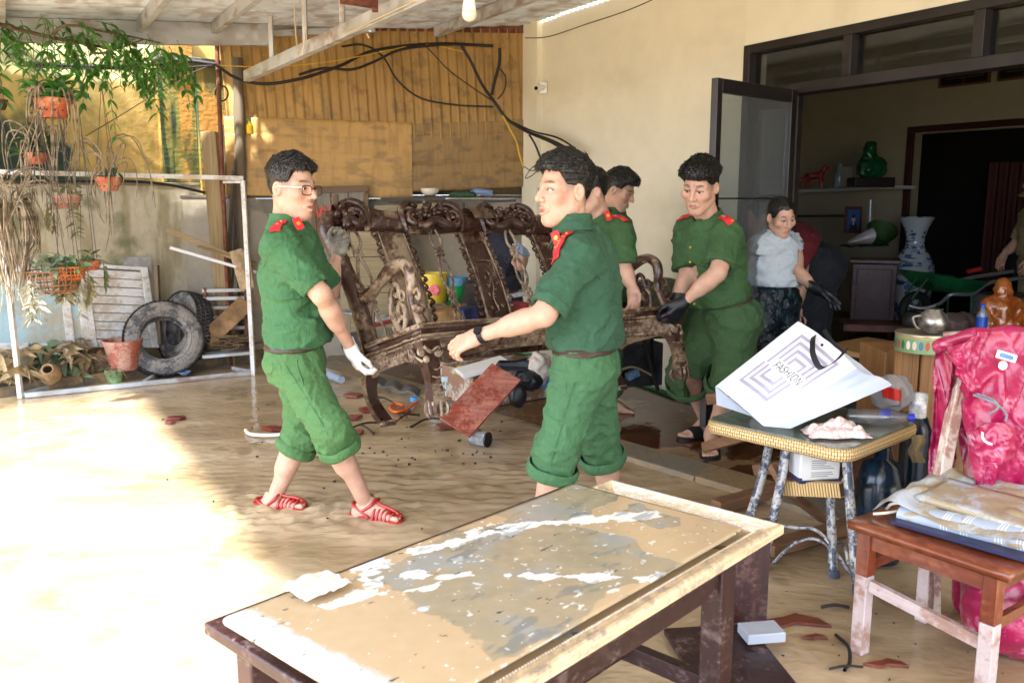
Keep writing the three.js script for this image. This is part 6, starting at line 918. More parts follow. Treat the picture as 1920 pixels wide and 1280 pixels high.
hanging(98, 528, 5.95, 0.32, { label: 'brown slatted basket full of pale withered creeper', pot: 'basket', h: 0.15, m: mat(0x8a5a38, 0.6), leaves: 60, ll: 0.09, lw: 0.45, rise: 0.1, trail: 9, trailL: 0.28, lm: leafM(0x8fa386), tm: leafM(0xb0ab94), top: 1.1 });
hanging(170, 497, 6.3, 0.13, { label: 'small terracotta pot hanging behind the orange basket', h: 0.07, leaves: 22, ll: 0.11, trail: 3, trailL: 0.25, tm: leafM(0x7f8f62), lm: leafM(0x6d8a58), top: 1.1 });
hanging(-4, 196, 6.4, 0.12, { label: 'dark little hanging pot cut by the left photo edge', h: 0.07, m: mat(0x4a3a30, 0.8), leaves: 8, top: 0.6 });
// ---- leafy branch of a tree over the wall
{
  const b0 = at(-60, 30, 6.1), pts = [at(-90, 20, 5.6), at(0, 46, 6.1), at(95, 70, 6.4), at(160, 82, 6.55), at(212, 92, 6.7)], t = thing('leafy_branch', 'leafy green tree branch reaching in under the eave at the upper left', 'tree branch', pts[0]);
  const crown = [V(-5.25, 3.6, -5.1), V(-5.8, 4.3, -5.2), V(-5.0, 3.4, -5.9)], stem = [taper([V(-6.2, 2.6, -6.4), V(-5.6, 3.3, -6.0), ...pts], (v) => 0.035 - 0.024 * v, 40, 8), taper([pts[2], at(120, 48, 6.3), at(200, 60, 6.5), at(300, 80, 6.9)], (v) => 0.013 - 0.008 * v, 20, 6), taper([pts[3], at(180, 100, 6.5), at(240, 84, 6.6), at(268, 74, 6.6)], (v) => 0.011 - 0.006 * v, 20, 6), taper([V(-5.6, 3.3, -6.0), V(-5.3, 3.7, -5.4), V(-4.9, 3.9, -4.8)], (v) => 0.03 - 0.02 * v, 16, 6), taper([V(-5.6, 3.3, -6.0), V(-5.9, 4.1, -5.4), V(-5.6, 4.7, -4.7)], (v) => 0.03 - 0.02 * v, 16, 6)];
  part('bough', stem, mat(0x7a6750, 0.9, { map: rep(stainT, 5) }), t, { kind: 'stuff' });
  const lv = [], tw = [], base = [leafGeo(0.1, 0.036, 0.25), leafGeo(0.085, 0.034, 0.4), leafGeo(0.115, 0.04, 0.15)];
  const frond = (p, dir, n, s = 1) => { const d = dir.clone().normalize(), q = []; for (let i = 0; i <= n; i++) q.push(p.clone().addScaledVector(d, i * 0.045 * s).add(V(0, -0.006 * i * i * s, 0))); tw.push(tube(q, 0.0028, n * 2, 4)); const side = V(0, 1, 0).cross(d).normalize(); for (let i = 1; i <= n; i++) for (const k of [-1, 1]) lv.push(turned(base[(i + (k > 0)) % 3].clone().scale(s, s, s), q[i], side.clone().multiplyScalar(k).addScaledVector(d, 0.5).add(V(rr(-0.2, 0.2), rr(-0.6, 0.0), rr(-0.2, 0.2))), rr(-0.6, 0.6))); };
  for (let i = 0; i < 74; i++) { const u = rnd(), px = mix(-40, 345, u), p = at(px, 52 + 0.14 * px + rr(-42, 28) * (px > 260 ? 0.7 : 1), rr(6.15, 6.75) + u * 0.3); frond(p, V(rr(-0.5, 0.9), rr(-1.1, 0.15), rr(-0.4, 0.6)), 3 + Math.floor(rr(0, 4)), rr(0.75, 1.05)); }
  for (let i = 0; i < 16; i++) { const px = rr(230, 335); frond(at(px, rr(105, 135), rr(6.5, 6.9)), V(rr(-0.3, 0.6), -0.9, rr(-0.2, 0.5)), 3, 0.8); }
  frond(at(195, 128, 6.5), V(0.25, -1, 0.1), 7, 0.8); frond(at(170, 118, 6.5), V(-0.2, -0.6, 0.2), 5, 0.8);
  for (let i = 0; i < 1100; i++) { const a = rr(0, 6.3), r = Math.sqrt(rnd()) * 1.65, c = crown[i % 3]; frond(V(c.x + Math.cos(a) * r * 0.8, c.y + rr(-0.5, 0.5), c.z + Math.sin(a) * r), V(rr(-1, 1), rr(-0.9, 0.2), rr(-1, 1)), 5, 1.5); }
  part('twig', tw, mat(0x6a7a40, 0.7), t, { kind: 'stuff' }); part('leaves', lv, leafM(0x4c8a30, 0.4), t, { kind: 'stuff' });
}
// ---- tyres
const tyreT = muddy([0.25, 0.25, 0.265], [0.55, 0.52, 0.48], 0.5, 631, 0.06);
function tyre(c, n, R, label, tilt) {
  const t = thing('tyre', label, 'tyre', c), z = n.clone().normalize(), x = V(0, 1, 0).cross(z).normalize(), y = z.clone().cross(x), M = basis(x, y, z, c), w = R * 0.29, prof = [[0.56, -0.8], [0.6, -0.95], [0.72, -1.05], [0.85, -1.02], [0.945, -0.86], [0.985, -0.6], [1, 0], [0.985, 0.6], [0.945, 0.86], [0.85, 1.02], [0.72, 1.05], [0.6, 0.95], [0.56, 0.8], [0.585, 0.7], [0.7, 0.85], [0.87, 0.75], [0.93, 0], [0.87, -0.75], [0.7, -0.85], [0.585, -0.7], [0.56, -0.8]].map((p) => [p[0] * R, p[1] * w]);
  const rm = mat(0xffffff, 0.75, { map: rep(tyreT, 2.2), bumpMap: rep(bumpT, 8), bumpScale: 0.003 });
  part('tyre_wall', [lathe(prof, 56).rotateX(PI / 2).applyMatrix4(M)], rm, t);
  const tr = []; for (let i = 0; i < 58; i++) for (let r = 0; r < 4; r++) { const a = (i + (r % 2) * 0.5) / 58 * 2 * PI; tr.push(box(R * 0.075, 0.012, w * 0.4).rotateY(r % 2 ? 0.3 : -0.3).translate(0, R * (r === 0 || r === 3 ? 0.975 : 0.995), (r - 1.5) * w * 0.47).rotateZ(a).applyMatrix4(M)); } part('tread_block', [mergeAll(tr)], mat(0xffffff, 0.85, { map: rep(mudT, 3), color: 0x3a3836 }), t, { kind: 'stuff' });
  const rib = []; for (const q of [0.66, 0.83]) for (const s of [-1, 1]) rib.push(new THREE.TorusGeometry(R * q, 0.004, 5, 60).translate(0, 0, s * w * 1.03).applyMatrix4(M)); part('wall_rib', [mergeAll(rib)], rm, t, { kind: 'stuff' });
}
{ const c = atY(311, 703, 0); c.y = 0.305; tyre(c, V(0.42, 0.36, 0.9), 0.318, 'large worn tyre leaning at the front, muddy side wall towards us'); const d = at(345, 606, 7.55); d.y = 0.36; tyre(d, V(-0.62, 0.3, 0.75), 0.31, 'second tyre behind, leaning with its tread to the right'); }
// ---- leaning windows and the shutter
function leaning(px0, py0, px1, py1, d0, d1, leanBack, label, name, cat, fill) {
  const a = at(px0, py1, d0), b = at(px1, py1, d1), up = at(px0, py0, d0).y - a.y; const X = b.clone().sub(a), L = X.length(); X.normalize(); const n = V(-X.z, 0, X.x).multiplyScalar(X.x > 0 ? 1 : -1), Y = V(0, 1, 0).addScaledVector(n, -leanBack).normalize(), Z = X.clone().cross(Y), M = basis(X, Y, Z, a), t = thing(name, label, cat, a); fill(t, L, up, M);
}
const pm = (M) => (name, gs, m, parent) => part(name, gs.map((g) => prep(g).applyMatrix4(M)), m, parent);
const glassDirty = mat(0xffffff, 0.18, { map: rep(muddy([0.60, 0.71, 0.74], [0.62, 0.58, 0.50], 0.3, 641, 0.04), 1), clearcoat: 0.6, clearcoatRoughness: 0.1 });
leaning(-40, 493, 168, 655, 6.62, 7.12, 0.16, 'pale framed window with blue grey panes leaning on the wall', 'old_window', 'window', (t, L, H, M) => { const P = pm(M); P('stile', [box(0.05, H, 0.04, 0.025, H / 2)], whiteM, t); P('stile', [box(0.05, H, 0.04, L - 0.025, H / 2)], whiteM, t); P('mullion', [box(0.06, H - 0.1, 0.038, L * 0.82, H / 2)], whiteM, t); P('rail', [box(L - 0.1, 0.05, 0.038, L / 2, 0.025)], whiteM, t); P('rail', [box(L - 0.1, 0.045, 0.038, L / 2, H - 0.022)], whiteM, t); P('rail', [box(L - 0.02, 0.03, 0.05, L / 2, H - 0.085)], mat(0xb0a080, 0.8), t); P('pane', [box(L * 0.82 - 0.08, H - 0.14, 0.008, 0.05 + (L * 0.82 - 0.08) / 2, H / 2 - 0.02)], glassDirty, t); P('pane', [box(L * 0.18 - 0.08, H - 0.14, 0.008, L * 0.82 + 0.03 + (L * 0.18 - 0.08) / 2, H / 2 - 0.02)], glassDirty, t); });
leaning(168, 492, 296, 652, 7.12, 7.5, 0.2, 'white slatted shutter leaning beside the framed window', 'slatted_shutter', 'shutter', (t, L, H, M) => { const P = pm(M); P('stile', [rbox(0.055, H, 0.045, 0.004, 0.028, H / 2)], whiteM, t); P('stile', [rbox(0.06, H, 0.045, 0.004, L - 0.03, H / 2)], whiteM, t); P('rail', [rbox(L - 0.116, 0.03, 0.04, 0.004, L / 2, H - 0.015)], whiteM, t); const n = 9; for (let i = 0; i < n; i++) P('slat', [rbox(L - 0.118, (H - 0.045) / n - 0.006, 0.018, 0.003).rotateX(0.1).translate(L / 2 - 0.002, (i + 0.5) * (H - 0.04) / n, 0.006 * (i % 2))], whiteM, t); });
leaning(186, 481, 285, 520, 7.4, 7.62, 0.1, 'grey board peeping out above the white slatted shutter', 'grey_board', 'board', (t, L, H, M) => pm(M)('board', [box(L, H, 0.02, L / 2, H / 2)], mat(0xb9b6ae, 0.7, { map: rep(stainT, 1.5) }), t));
single('shutter_edge', [bar(at(300, 645, 7.48), at(293, 497, 7.52), 0.03, 0.05, V(0, 0, 1), 0.003)], woodM(0x8d7a60, 2, 6), 'raw wooden edge strip standing right of the shutter', 'wood strip');
// ---- pots and odds and ends on the ground
{ const c = at(230, 660, 7.0); c.y = 0.1; const t = thing('flower_pot', 'big empty terracotta coloured pot between shutter and tyre', 'flower pot', c); part('pot', [lathe([[0.105, 0], [0.14, 0.2], [0.152, 0.2], [0.156, 0.24], [0.142, 0.24], [0.1, 0.02], [0, 0.02], [0, 0], [0.105, 0]], 30).translate(c.x, c.y, c.z)], mat(0xffffff, 0.6, { map: terra2M.map }), t); }
function potted(px, py, w, h, color, label, o = {}) { const c = atY(px, py, 0.0); const t = thing('flower_pot', label, 'flower pot', c); const m = mat(0xffffff, 0.35, { color, map: rep(stainT, 4) }), r = w / 2; part('pot', [lathe([[r * 0.7, 0], [r * 0.96, h * 0.6], [r, h * 0.8], [r * 1.02, h], [r * 0.9, h], [r * 0.6, 0.02], [0, 0.02], [0, 0], [r * 0.7, 0]], 26).translate(c.x, c.y, c.z)], m, t); part('soil', [new THREE.CylinderGeometry(r * 0.88, r * 0.85, 0.02, 18).translate(c.x, h * 0.86, c.z)], mat(0x5a4632, 0.95), t); const lv = []; for (let i = 0; i < (o.n ?? 10); i++) { const l = rr(0.06, o.l ?? 0.13); lv.push(turned(leafGeo(l, l * 0.4, rr(0.3, 0.9)), V(c.x + rr(-r, r) * 0.5, h, c.z + rr(-r, r) * 0.5), rdir(0.3), rr(-1, 1))); } part('leaves', lv, o.lm ?? dryM, t, { kind: 'stuff' }); }
potted(160, 716, 0.15, 0.11, 0xb06a5c, 'pinkish glazed pot with withered plant by the bed kerb', { n: 26, l: 0.2 }); potted(215, 717, 0.145, 0.11, 0xa8cf92, 'pale green glazed pot standing in the water by the bed kerb', { n: 12 });
{ const c = atY(88, 722, 0.07), t = thing('clay_jug', 'tan clay jug lying on its side at the bed kerb', 'jug', c); part('jug_body', [lathe([[0, 0], [0.05, 0], [0.075, 0.05], [0.078, 0.11], [0.05, 0.17], [0.038, 0.2], [0.042, 0.22], [0.034, 0.22], [0.03, 0.2]], 24).rotateX(PI / 2 - 0.5).rotateY(0.35).translate(c.x, c.y + 0.04, c.z - 0.08)], mat(0xffffff, 0.8, { map: rep(mudT, 3), color: 0xc4a276 }), t); }
{ const c = atY(238, 702, 0.02), t = thing('enamel_mug', 'small whitish mug lying behind the green pot', 'mug', c); part('mug_body', [new THREE.CylinderGeometry(0.035, 0.035, 0.07, 20, 1, true).rotateZ(1.3).translate(c.x, c.y + 0.035, c.z)], whiteM, t); part('handle', [new THREE.TorusGeometry(0.02, 0.005, 6, 14).translate(c.x, c.y + 0.075, c.z)], whiteM, t); }
{ const c = atY(345, 703, 0.02); single('plastic_bowl', [lathe([[0, 0], [0.02, 0], [0.055, 0.03], [0.052, 0.03], [0.02, 0.006], [0, 0.006]], 22).translate(c.x, c.y, c.z)], mat(0x7fb0e0, 0.35), 'small light blue plastic bowl in front of the big tyre', 'bowl'); }
function withered(px, py, d, n, label, m, l = 0.22, spread = 0.3) { const c = at(px, py, d); c.y = 0.1; const t = thing('withered_plant', label, 'plant', c), st = [], lv = []; for (let i = 0; i < n; i++) { const a = rr(0, 6.3), L = rr(0.12, spread), e = V(c.x + Math.cos(a) * L, c.y + rr(0.0, 0.28), c.z + Math.sin(a) * L * 0.6), q = mid(V(c.x, c.y, c.z), e).add(V(0, 0.1, 0)); st.push(tube([V(c.x, c.y, c.z), q, e], 0.004, 10, 4)); for (let k = 0; k < 5; k++) { const b = curve([V(c.x, c.y, c.z), q, e]).getPointAt(rr(0.4, 1)); const ll = rr(0.5, 1) * l; lv.push(turned(leafGeo(ll, ll * 0.34, rr(0.3, 1.1)), b, rdir(-0.1), rr(-1.5, 1.5))); } } part('stem', [mergeAll(st)], driedM, t, { kind: 'stuff' }); part('leaves', lv, m, t, { kind: 'stuff' }); }
withered(100, 668, 6.9, 12, 'low plant with dusty green strap leaves at the left wall', leafM(0x66754e, 0.2), 0.24, 0.36); withered(155, 672, 6.85, 14, 'heap of brown drooping withered leaves above the pinkish pot', driedM, 0.2, 0.3); withered(10, 660, 6.45, 12, 'withered tan plant cut by the left photo edge', dryM, 0.2, 0.26); withered(150, 640, 7.1, 6, 'thin dead stalk with curled leaves standing in front of the panes', driedM, 0.09, 0.14);
// ---- metal rack and boards beside the posts
{ const a = at(380, 545, 7.55), b = at(468, 543, 7.7), t = thing('metal_rack', 'grey metal rack of flat bars behind the frame post', 'rack', a.clone().setY(0)); for (const py of [545, 560, 578, 596, 616]) part('rack_bar', [bar(at(378, py, 7.55), at(470, py - 2, 7.7), 0.02, 0.03, V(0, 1, 0), 0.003)], galvM, t); for (const px of [384, 462]) part('rack_leg', [bar(at(px, 540, 7.56), at(px, 664, 7.6), 0.03, 0.03, V(0, 0, 1), 0.003)], rustM, t); part('rack_shelf', [bar(at(378, 664, 7.4), at(474, 656, 7.55), 0.3, 0.025)], galvM, t); part('rack_shelf', [bar(at(384, 636, 7.5), at(470, 632, 7.6), 0.22, 0.015)], woodM(0x6b563c, 1, 4), t); }
single('cardboard', [bar(at(384, 640, 7.4), at(462, 566, 7.45), 0.012, 0.15, V(0.5, 1, 0))], mat(0xb08a5c, 0.9, { map: rep(mudT, 2) }), 'torn brown cardboard flap leaning in the rack', 'cardboard');
single('curved_board', [extrude([[0, 0], [0.12, 0], [0.17, 0.26], [0.12, 0.34], [0.02, 0.34]], 0.02, 0.003).applyMatrix4(basis(V(0.96, 0.28, 0), V(-0.28, 0.96, 0), V(0, 0, 1), at(452, 545, 7.5)))], mat(0xc2a57e, 0.8, { map: rep(stainT, 2) }), 'pale rounded board standing between post and man in glasses', 'board');
single('lath', [bar(at(312, 430, 7.35), at(480, 500, 7.6), 0.05, 0.045, V(0, 1, 0), 0.003)], woodM(0xc0a47a, 1, 5), 'pale wooden lath slanting behind the timber post', 'lath'); single('lath', [bar(at(370, 462, 7.4), at(480, 492, 7.62), 0.04, 0.02, V(0, 1, 0), 0.003)], woodM(0xa98a60, 1, 5), 'thin brown lath lying over the white pipe', 'lath');
single('white_pipe', [rod(at(318, 464, 7.3), at(480, 511, 7.55), 0.014)], mat(0xe2e2e4, 0.4), 'white plastic pipe slanting below the wooden lath', 'pipe');
{ const lv = []; for (let i = 0; i < 60; i++) { const p = at(rr(390, 470), rr(628, 652), rr(7.3, 7.6)); lv.push(bar(p, p.clone().add(V(rr(-0.2, 0.2), rr(-0.02, 0.04), rr(-0.1, 0.1))), rr(0.01, 0.03), rr(0.004, 0.012))); } single('wood_scraps', lv, woodM(0x8a6d4a, 1, 6), 'muddy wood scraps piled on the rack shelf', 'wood scraps', undefined, { kind: 'stuff' }); }

// ================================================================ behind the bench: boards, doors, household rubbish
{ const a = at(592, 560, 7.9), b = at(690, 556, 7.95), X = b.clone().sub(a), L = X.length(); X.normalize(); const Z = V(-X.z, 0, X.x).multiplyScalar(X.x > 0 ? 1 : -1), Y = V(0, 1, 0).addScaledVector(Z, -0.1).normalize(), M = basis(X, Y, X.clone().cross(Y), a), P = pm(M), H = 1.0, t = thing('plank_door', 'old grey plank door marked WC in red, leaning on the rear wall', 'door', a), gm = woodM(0x9a9280, 1, 4), bm = woodM(0x8a6e50, 1, 4);
  for (let i = 0; i < 3; i++) P('plank', [rbox(L / 3 - 0.008, H - 0.1, 0.02, 0.003, (i + 0.5) * L / 3, H / 2 + (i % 2) * 0.004, 0.001 * i)], gm, t); P('top_rail', [rbox(L + 0.04, 0.06, 0.035, 0.004, L / 2, H - 0.03, 0.006)], bm, t); for (const x of [-0.0, L * 0.42, L]) P('batten', [rbox(0.045, H - 0.07, 0.03, 0.004, x, H / 2 - 0.04, 0.012)], bm, t);
  const red = mat(0xb8483c, 0.8), y0 = H - 0.27, st = (pts) => tube(pts.map((p) => V(p[0], p[1], 0.017)), 0.013, 20, 6).scale(1, 1, 0.25).translate(0, 0, 0.017);
  P('letter', [st([[0.02, y0 + 0.11], [0.05, y0], [0.09, y0 + 0.09], [0.13, y0], [0.16, y0 + 0.11]])], red, t); P('letter', [st([[0.35, y0 + 0.1], [0.3, y0 + 0.115], [0.25, y0 + 0.085], [0.245, y0 + 0.03], [0.29, y0], [0.35, y0 + 0.015]])], red, t); }
{ const a = at(640, 620, 7.7), b = at(768, 616, 7.8), X = b.clone().sub(a), L = X.length(); X.normalize(); const Z = V(-X.z, 0, X.x).multiplyScalar(X.x > 0 ? 1 : -1), Y = V(0, 1, 0).addScaledVector(Z, -0.08).normalize(), M = basis(X, Y, X.clone().cross(Y), a), P = pm(M), H = 1.02, m = woodM(0xc0ac84, 1, 4), t = thing('panelled_door', 'pale panelled wooden door leaning behind the bench', 'door', a); P('stile', [rbox(0.08, H, 0.035, 0.004, 0.04, H / 2)], m, t); P('stile', [rbox(0.08, H, 0.035, 0.004, L - 0.04, H / 2)], m, t); for (const y of [0.04, 0.36, 0.68, 0.98]) P('rail', [rbox(L - 0.16, 0.06, 0.033, 0.004, L / 2, y)], m, t); for (const y of [0.2, 0.52, 0.83]) P('door_panel', [rbox(L - 0.18, 0.25, 0.014, 0.005, L / 2, y)], m, t); }
single('wall_board', [bar(at(702, 392, 8.0), at(845, 386, 8.05), 0.02, 0.06, V(0, 1, 0), 0.003)], woodM(0xc7b48c, 1, 3), 'pale board lying along the rear wall above the crest', 'board'); single('wall_board', [bar(at(715, 374, 8.05), at(835, 372, 8.1), 0.16, 0.035)], woodM(0x5a5248, 1, 3), 'dark shelf board under the white bowl on the rear wall', 'board');
{ const c = at(806, 366, 8.08), t = thing('white_bowl', 'white enamel bowl standing on the rear wall', 'bowl', c); part('bowl', [lathe([[0, 0], [0.05, 0], [0.075, 0.03], [0.085, 0.062], [0.079, 0.062], [0.05, 0.008], [0, 0.008]], 24).translate(c.x, c.y, c.z)], mat(0xd8cfbc, 0.45), t); }
single('green_cloth', [meshOf((x, y, z) => ell(x, y, z, 0.13, 0.032, 0.06) - 0.012 * n3(x * 20, y * 26, z * 20), [V(0, 0, 0)], 0.18, 0.012).translate(...at(868, 364, 8.05).toArray())], mat(0x2c4a30, 0.9), 'crumpled dark green cloth on the rear wall', 'cloth');
{ const c = at(905, 366, 8.02), t = thing('water_bottle', 'clear blue capped bottle lying on the rear wall', 'bottle', c); part('bottle_body', [lathe([[0, -0.09], [0.03, -0.09], [0.032, 0.05], [0.012, 0.09], [0, 0.09]], 16).rotateZ(PI / 2 - 0.15).translate(c.x, c.y + 0.03, c.z)], mat(0x9fb3d8, 0.1, { transmission: 0.6, thickness: 0 }), t); part('cap', [new THREE.CylinderGeometry(0.014, 0.014, 0.02, 12).rotateZ(PI / 2).translate(c.x - 0.1, c.y + 0.035, c.z)], mat(0x2a4a9a, 0.4), t); }
single('rod', [rod(at(905, 378, 8.0), at(968, 376, 8.0), 0.01)], mat(0x3a3a40, 0.5), 'dark rod lying on the rear wall at its right end', 'rod'); single('umbrella_cane', [rod(at(848, 396, 7.95), at(842, 430, 7.9), 0.014)], mat(0x3f7048, 0.5), 'green tube hanging over the rear wall', 'tube');
single('dark_prop', [rod(at(869, 380, 7.98), at(872, 440, 7.96), 0.012)], mat(0x22221f, 0.6), 'black prop standing against the rear wall', 'rod');
{ const c = at(812, 566, 7.2), t = thing('flowered_tin', 'yellow tin with a pink flower behind the bench spindles', 'tin', c); part('tin_body', [lathe([[0, 0], [0.11, 0], [0.125, 0.24], [0.115, 0.24], [0.1, 0.012], [0, 0.012]], 26).translate(c.x, c.y, c.z)], mat(0xd8bc3e, 0.45), t); for (let i = 0; i < 6; i++) { const a = i * 1.05; part('petal', [ball(0.022).scale(1, 1, 0.25).translate(c.x + 0.02 + Math.cos(a) * 0.026, c.y + 0.11 + Math.sin(a) * 0.026, c.z + 0.118)], mat(0xd86a72, 0.6), t); } }
{ const c = at(853, 572, 7.3), t = thing('plastic_bucket', 'green and blue plastic buckets nested behind the bench', 'bucket', c); part('bucket', [lathe([[0, 0], [0.08, 0], [0.115, 0.17], [0.108, 0.17], [0.075, 0.01], [0, 0.01]], 24).translate(c.x, c.y, c.z)], mat(0x1f8a44, 0.4), t); part('upper_bucket', [lathe([[0.085, 0.12], [0.112, 0.235], [0.118, 0.24], [0.1, 0.24], [0.08, 0.13]], 24).translate(c.x, c.y, c.z)], mat(0x6aa6c8, 0.4), t); }
// assorted rubbish seen through the bench back: each piece its own thing
const junkBox = (px, py, d, w, h, dp, ry, hex, label, cat = 'box', rz = 0) => { const p = at(px, py, d); return single(cat.replace(/ /g, '_'), [rbox(w, h, dp, 0.006).rotateZ(rz).rotateY(ry).translate(p.x, p.y, p.z)], mat(hex, 0.75, { map: rep(stainT, 3) }), label, cat); };
junkBox(735, 592, 7.1, 0.32, 0.03, 0.22, 0.4, 0xd9d6cf, 'white plastic tray behind the bench left end', 'tray', 0.12); junkBox(668, 585, 7.2, 0.34, 0.02, 0.26, 0.2, 0xdfe0e2, 'white board lying by the left bench post', 'board', -0.1);
junkBox(706, 605, 7.0, 0.3, 0.03, 0.2, 0.5, 0xb84a44, 'red plastic lid among the rubbish by the left post', 'lid', 0.2); junkBox(830, 590, 6.9, 0.42, 0.1, 0.3, 0.2, 0xb08650, 'brown cardboard box behind the carved spindle', 'box', 0.1); junkBox(790, 600, 6.8, 0.2, 0.06, 0.2, 0.4, 0xb6d2d6, 'pale blue plastic box low behind the spindle', 'box');
junkBox(963, 578, 6.7, 0.2, 0.09, 0.2, 0.3, 0xa03438, 'dark red box behind the bench near the nearest man', 'box'); junkBox(960, 552, 6.9, 0.3, 0.03, 0.2, 0.2, 0xd5d8dc, 'white tray stacked on the red box', 'tray', 0.15); junkBox(975, 500, 7.0, 0.05, 0.3, 0.04, 0.3, 0xc8ccd0, 'white plastic chair leg sticking up by the stooping person', 'white stick', 0.06); junkBox(876, 590, 6.8, 0.12, 0.12, 0.12, 0.6, 0x34407a, 'blue printed bag behind the bench panel', 'bag', 0.2);
junkBox(668, 640, 6.6, 0.22, 0.12, 0.2, 0.3, 0x54504c, 'dark grey crate below the left bench end', 'crate', 0.1); junkBox(920, 560, 7.4, 0.5, 0.3, 0.3, 0.1, 0x4a4038, 'dark low chest against the rear wall', 'chest');
junkBox(1190, 560, 6.4, 0.24, 0.26, 0.24, 0.2, 0x76889a, 'grey blue bin beyond the right armrest', 'bin'); { const s = meshOf((x, y, z) => ell(x, y, z, 0.26, 0.2, 0.2) - 0.03 * n3(x * 8, y * 8, z * 8) - 0.01 * n3(x * 22, y * 22, z * 22), [V(0, 0, 0)], 0.34, 0.018), p = at(1250, 575, 6.3); single('sack', [s.translate(p.x, p.y, p.z)], mat(0x8c8f70, 0.85, { map: rep(mudT, 2) }), 'greenish full sack against the cream wall', 'sack'); }
// foam box heaped with shoes and bags, red tile, basket, hose and shards
{ const p0 = atY(885, 768, 0.01), p1 = atY(1040, 742, 0.01), X = p1.clone().sub(p0), L = X.length() + 0.1; X.normalize(); const Zb = V(X.z, 0, -X.x), Zd = Zb.dot(V(0, 0, -1)) > 0 ? Zb : Zb.clone().negate(), M = basis(X, V(0, 1, 0), X.clone().cross(V(0, 1, 0)), p0), P = pm(M), fm = mat(0xffffff, 0.8, { map: rep(muddy([0.80, 0.78, 0.74], [0.52, 0.38, 0.28], 0.5, 671, 0.05), 1.5) }), t = thing('foam_box', 'muddy white foam box heaped with shoes and bags', 'box', p0), W = 0.42, H = 0.26; P('box_wall', [rbox(L, H, 0.03, 0.006, L / 2, H / 2, 0)], fm, t); P('box_wall', [rbox(L, H, 0.03, 0.006, L / 2, H / 2, -W)], fm, t); P('box_wall', [rbox(0.03, H, W - 0.034, 0.006, 0.015, H / 2, -W / 2)], fm, t); P('box_wall', [rbox(0.03, H, W - 0.034, 0.006, L - 0.015, H / 2, -W / 2)], fm, t); P('box_floor', [box(L - 0.06, 0.03, W - 0.06, L / 2, 0.02, -W / 2)], fm, t);
  const q = (x, y, z) => V(x, y, z).applyMatrix4(M), lump = (c, a, b, d, s, cell = 0.012) => meshOf((x, y, z) => ell(x, y, z, a, b, d) - s * n3(x * 24, y * 24, z * 24) - s * 0.5 * n3(x * 60, y * 60, z * 60), [V(0, 0, 0)], Math.max(a, b, d) + 0.05, cell).translate(c.x, c.y, c.z);
  single('white_cover', [rbox(0.34, 0.035, 0.24, 0.006).rotateZ(0.22).rotateY(0.3).translate(...at(905, 688, 5.95).toArray())], mat(0xdcdcdc, 0.8), 'white foam cover tilted on the left of the foam box', 'foam sheet');
  const sh = at(965, 687, 5.75), shoe = thing('black_shoe', 'black slip-on shoe lying on top of the foam box', 'shoe', sh), sp = new THREE.CatmullRomCurve3([[-0.13, -0.02], [-0.12, 0.035], [0, 0.04], [0.1, 0.048], [0.145, 0.02], [0.145, -0.02], [0.1, -0.045], [0, -0.035], [-0.12, -0.035]].map((p) => V(p[0], p[1], 0)), true).getPoints(40).map((p) => [p.x, p.y]), bm = mat(0x101114, 0.4);
  part('sole', [extrude(sp, 0.018, 0.003).rotateX(-PI / 2).translate(sh.x, sh.y - 0.02, sh.z)], bm, shoe); part('upper', [slab(40, 3, (u, v) => { const k = Math.min(39, Math.floor(u * 40)), p = sp[k % sp.length], s = 1 - 0.2 * v; return V(sh.x + p[0] * s, sh.y + v * (0.035 + 0.02 * Math.max(0, p[0] / 0.14)), sh.z - p[1] * s); }, 0.004)], bm, shoe);
  single('plastic_bag', [lump(at(945, 715, 5.85), 0.14, 0.09, 0.1, 0.02)], mat(0xb8bcc0, 0.35, { transmission: 0.25, thickness: 0 }), 'crumpled translucent bag in the foam box under the shoe', 'plastic bag'); single('black_bag', [lump(at(990, 712, 5.7), 0.1, 0.07, 0.09, 0.018)], mat(0x1b1e26, 0.4), 'shiny black bag bunched in the foam box', 'plastic bag'); single('white_bag', [lump(at(1010, 690, 5.75), 0.08, 0.11, 0.08, 0.02)], mat(0xc6bcae, 0.6), 'dirty white bag at the right of the foam box', 'plastic bag'); single('black_boot', [lump(at(970, 740, 5.55), 0.06, 0.09, 0.05, 0.008)], mat(0x14151a, 0.4), 'black rubber boot toe hanging over the box front', 'boot');
  single('blue_crate', [rbox(0.22, 0.12, 0.2, 0.01).translate(...at(1040, 705, 5.9).toArray())], mat(0x3576b8, 0.45), 'blue plastic crate behind the foam box, right end', 'crate'); single('green_hose_coil', [new THREE.TorusGeometry(0.09, 0.01, 8, 40).rotateX(1.2).translate(...at(985, 660, 6.0).toArray()), ], mat(0x1d6a3c, 0.45), 'coil of green hose lying above the shoe', 'hose'); }
{ const p = [[824, 785], [935, 690], [978, 738], [880, 820]], c = p.map(([x, y], i) => at(x, y, [5.15, 5.45, 5.35, 5.05][i])), X = c[3].clone().sub(c[0]), w = X.length(); X.normalize(); const Y0 = c[1].clone().sub(c[0]), h = Y0.length(), Y = Y0.addScaledVector(X, -Y0.dot(X)).normalize(), Z = X.clone().cross(Y), tm = mat(0xffffff, 0.4, { map: rep(muddy([0.56, 0.255, 0.19], [0.70, 0.46, 0.40], 0.42, 681, 0.25, 512, 7), 1.8), bumpMap: rep(bumpT, 4), bumpScale: 0.003 }); single('red_tile', [prep(rbox(w, h, 0.022, 0.004, w / 2, h / 2, 0)).applyMatrix4(basis(X, Y, Z, c[0]))], tm, 'big reddish floor tile propped on edge against the foam box', 'tile'); }
